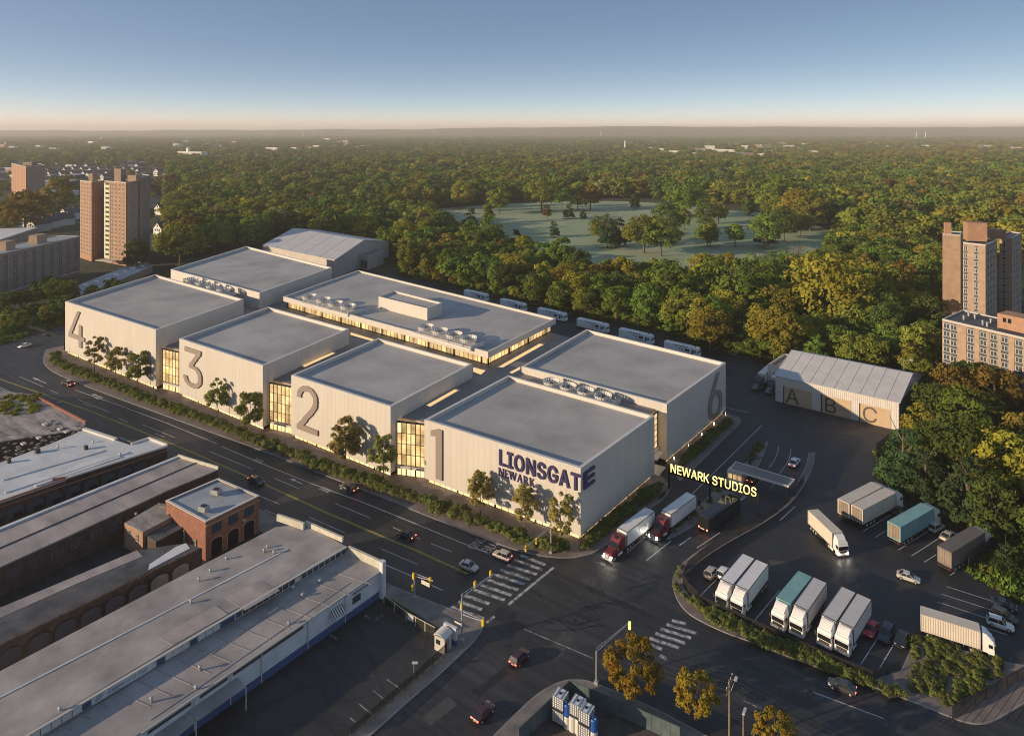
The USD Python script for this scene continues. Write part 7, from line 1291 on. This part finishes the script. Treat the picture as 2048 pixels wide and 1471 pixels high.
for x in np.arange(x0, x1, 1.35):
    for y in np.arange(y0, y1, 1.35):
        q = Point(x + random.uniform(-.5, .5), y + random.uniform(-.5, .5))
        if bed.contains(q): kk = random.randrange(4); s = random.uniform(.6, 1.15); place(f'shrub_{kk}', shrub(400 + kk), 'wild green shrub in the big planted bed by the long beige truck', 'shrub', (q.x, q.y, .12), random.random() * 6, (s, s, s * random.uniform(.5, .95)), 'shrubs of the planted bed', name='shrub')
for k, (u, v, s) in enumerate(((1507, 912, 1.1), (1513, 903, 1.2), (1519, 895, 1.3), (1500, 921, 1.0), (1438, 984, .7), (1418, 1003, .8), (1446, 994, .4), (1387, 1028, .8), (1377, 1034, .8), (1363, 1050, .7), (1346, 1063, .7), (1404, 1018, .35), (1362, 1138, .7), (1354, 1154, .6), (1353, 1176, .8), (1356, 1184, .7), (1367, 1196, .7))):
    kk = k % 4; place(f'shrub_{kk}', shrub(400 + kk), 'small shrub on the traffic island by the gate' if k < 12 else 'small shrub on the tip of the fence island', 'shrub', (*G(u, v)[:2], .12), k, s, 'shrubs of the traffic island' if k < 12 else 'shrubs of the fence island', name='shrub')
# rough ground cover under the trees
def cover(px, n, s0, s1, z=0.0):
    A = gpoly(px); x0, y0, x1, y1 = A.bounds; out = []; Ap = prep(A)
    while len(out) < n:
        q = (random.uniform(x0, x1), random.uniform(y0, y1))
        if Ap.contains(Point(q)): out.append(q)
    return out
gp = cover([(800, 550), (976, 594), (1134, 634), (1224, 647), (1329, 673), (1408, 701), (1531, 726), (1640, 756), (1835, 804), (1790, 870), (1780, 884), (1756, 904), (1770, 968), (1806, 1000), (1872, 1030), (1905, 1054), (1991, 1092), (2300, 1150), (2300, 800), (1900, 700), (1600, 640), (1300, 600), (1000, 540), (830, 510)], 5200, 1, 1)
gp = [q for q in gp if not yard_poly.buffer(.8).contains(Point(q))] + cover([(1940, 1144), (1970, 1162), (2001, 1178), (2048, 1198), (2300, 1285), (2300, 1190), (1992, 1094)], 500, 1, 1) + cover([(-200, 735), (0, 688), (15, 684), (83, 661), (130, 644), (340, 590), (340, 570), (0, 640), (-200, 690)], 900, 1, 1)
def tuft(seed): r = np.random.default_rng(seed); c = np.c_[r.uniform(-1.2, 1.2, 12), r.uniform(-1.2, 1.2, 12), r.uniform(.0, .35, 12)]; return leaves(c, r.uniform(.3, .6, 12), 260, .16, seed)
instancer('ground_cover', [('tuft', tuft(601), 'leaf_deep'), ('tuft', tuft(602), 'leaf_green'), ('tuft', tuft(603), 'leaf_olive')], [(*q, -.02) for q in gp], [random.choices((0, 1, 2), (4, 3, 1))[0] for _ in gp], [(s, s, s * random.uniform(.7, 1.6)) for s in (random.uniform(.7, 1.5) for _ in gp)], 'rough undergrowth of weeds and brush on the bank and wood edge')
# weeds on the derelict roof
wp = [(*G(random.uniform(2, 78), 0 + random.uniform(789, 830), 4.4)[:2], 4.35) for _ in range(46)]
instancer('roof_weeds', [('weed', tuft(611), 'leaf_olive'), ('weed', tuft(612), 'leaf_gold')], wp, [k % 2 for k in range(46)], [(.8, .8, 1.0)] * 46, 'weeds overgrowing the broken parapet of the derelict roof')

# ---------------------------------------------------------------- the morning haze
hz = MB().box((EYE[0] + FW[0] * 6000, EYE[1] + FW[1] * 6000, 84.5), (34000, 34000, 171.0), -YAW)
MAT['haze_air'] = usdkit.material(stage, '/World/Looks/haze_air', {'v': ('principled_volume', {'color': (1.0, .95, .88), 'density': HAZE_DENSITY, 'anisotropy': 0.1})}, [], volume='v.volume')
tag(obj('haze', hz, 'haze_air'), 'thin morning haze over the plain', None, None, 'stuff')
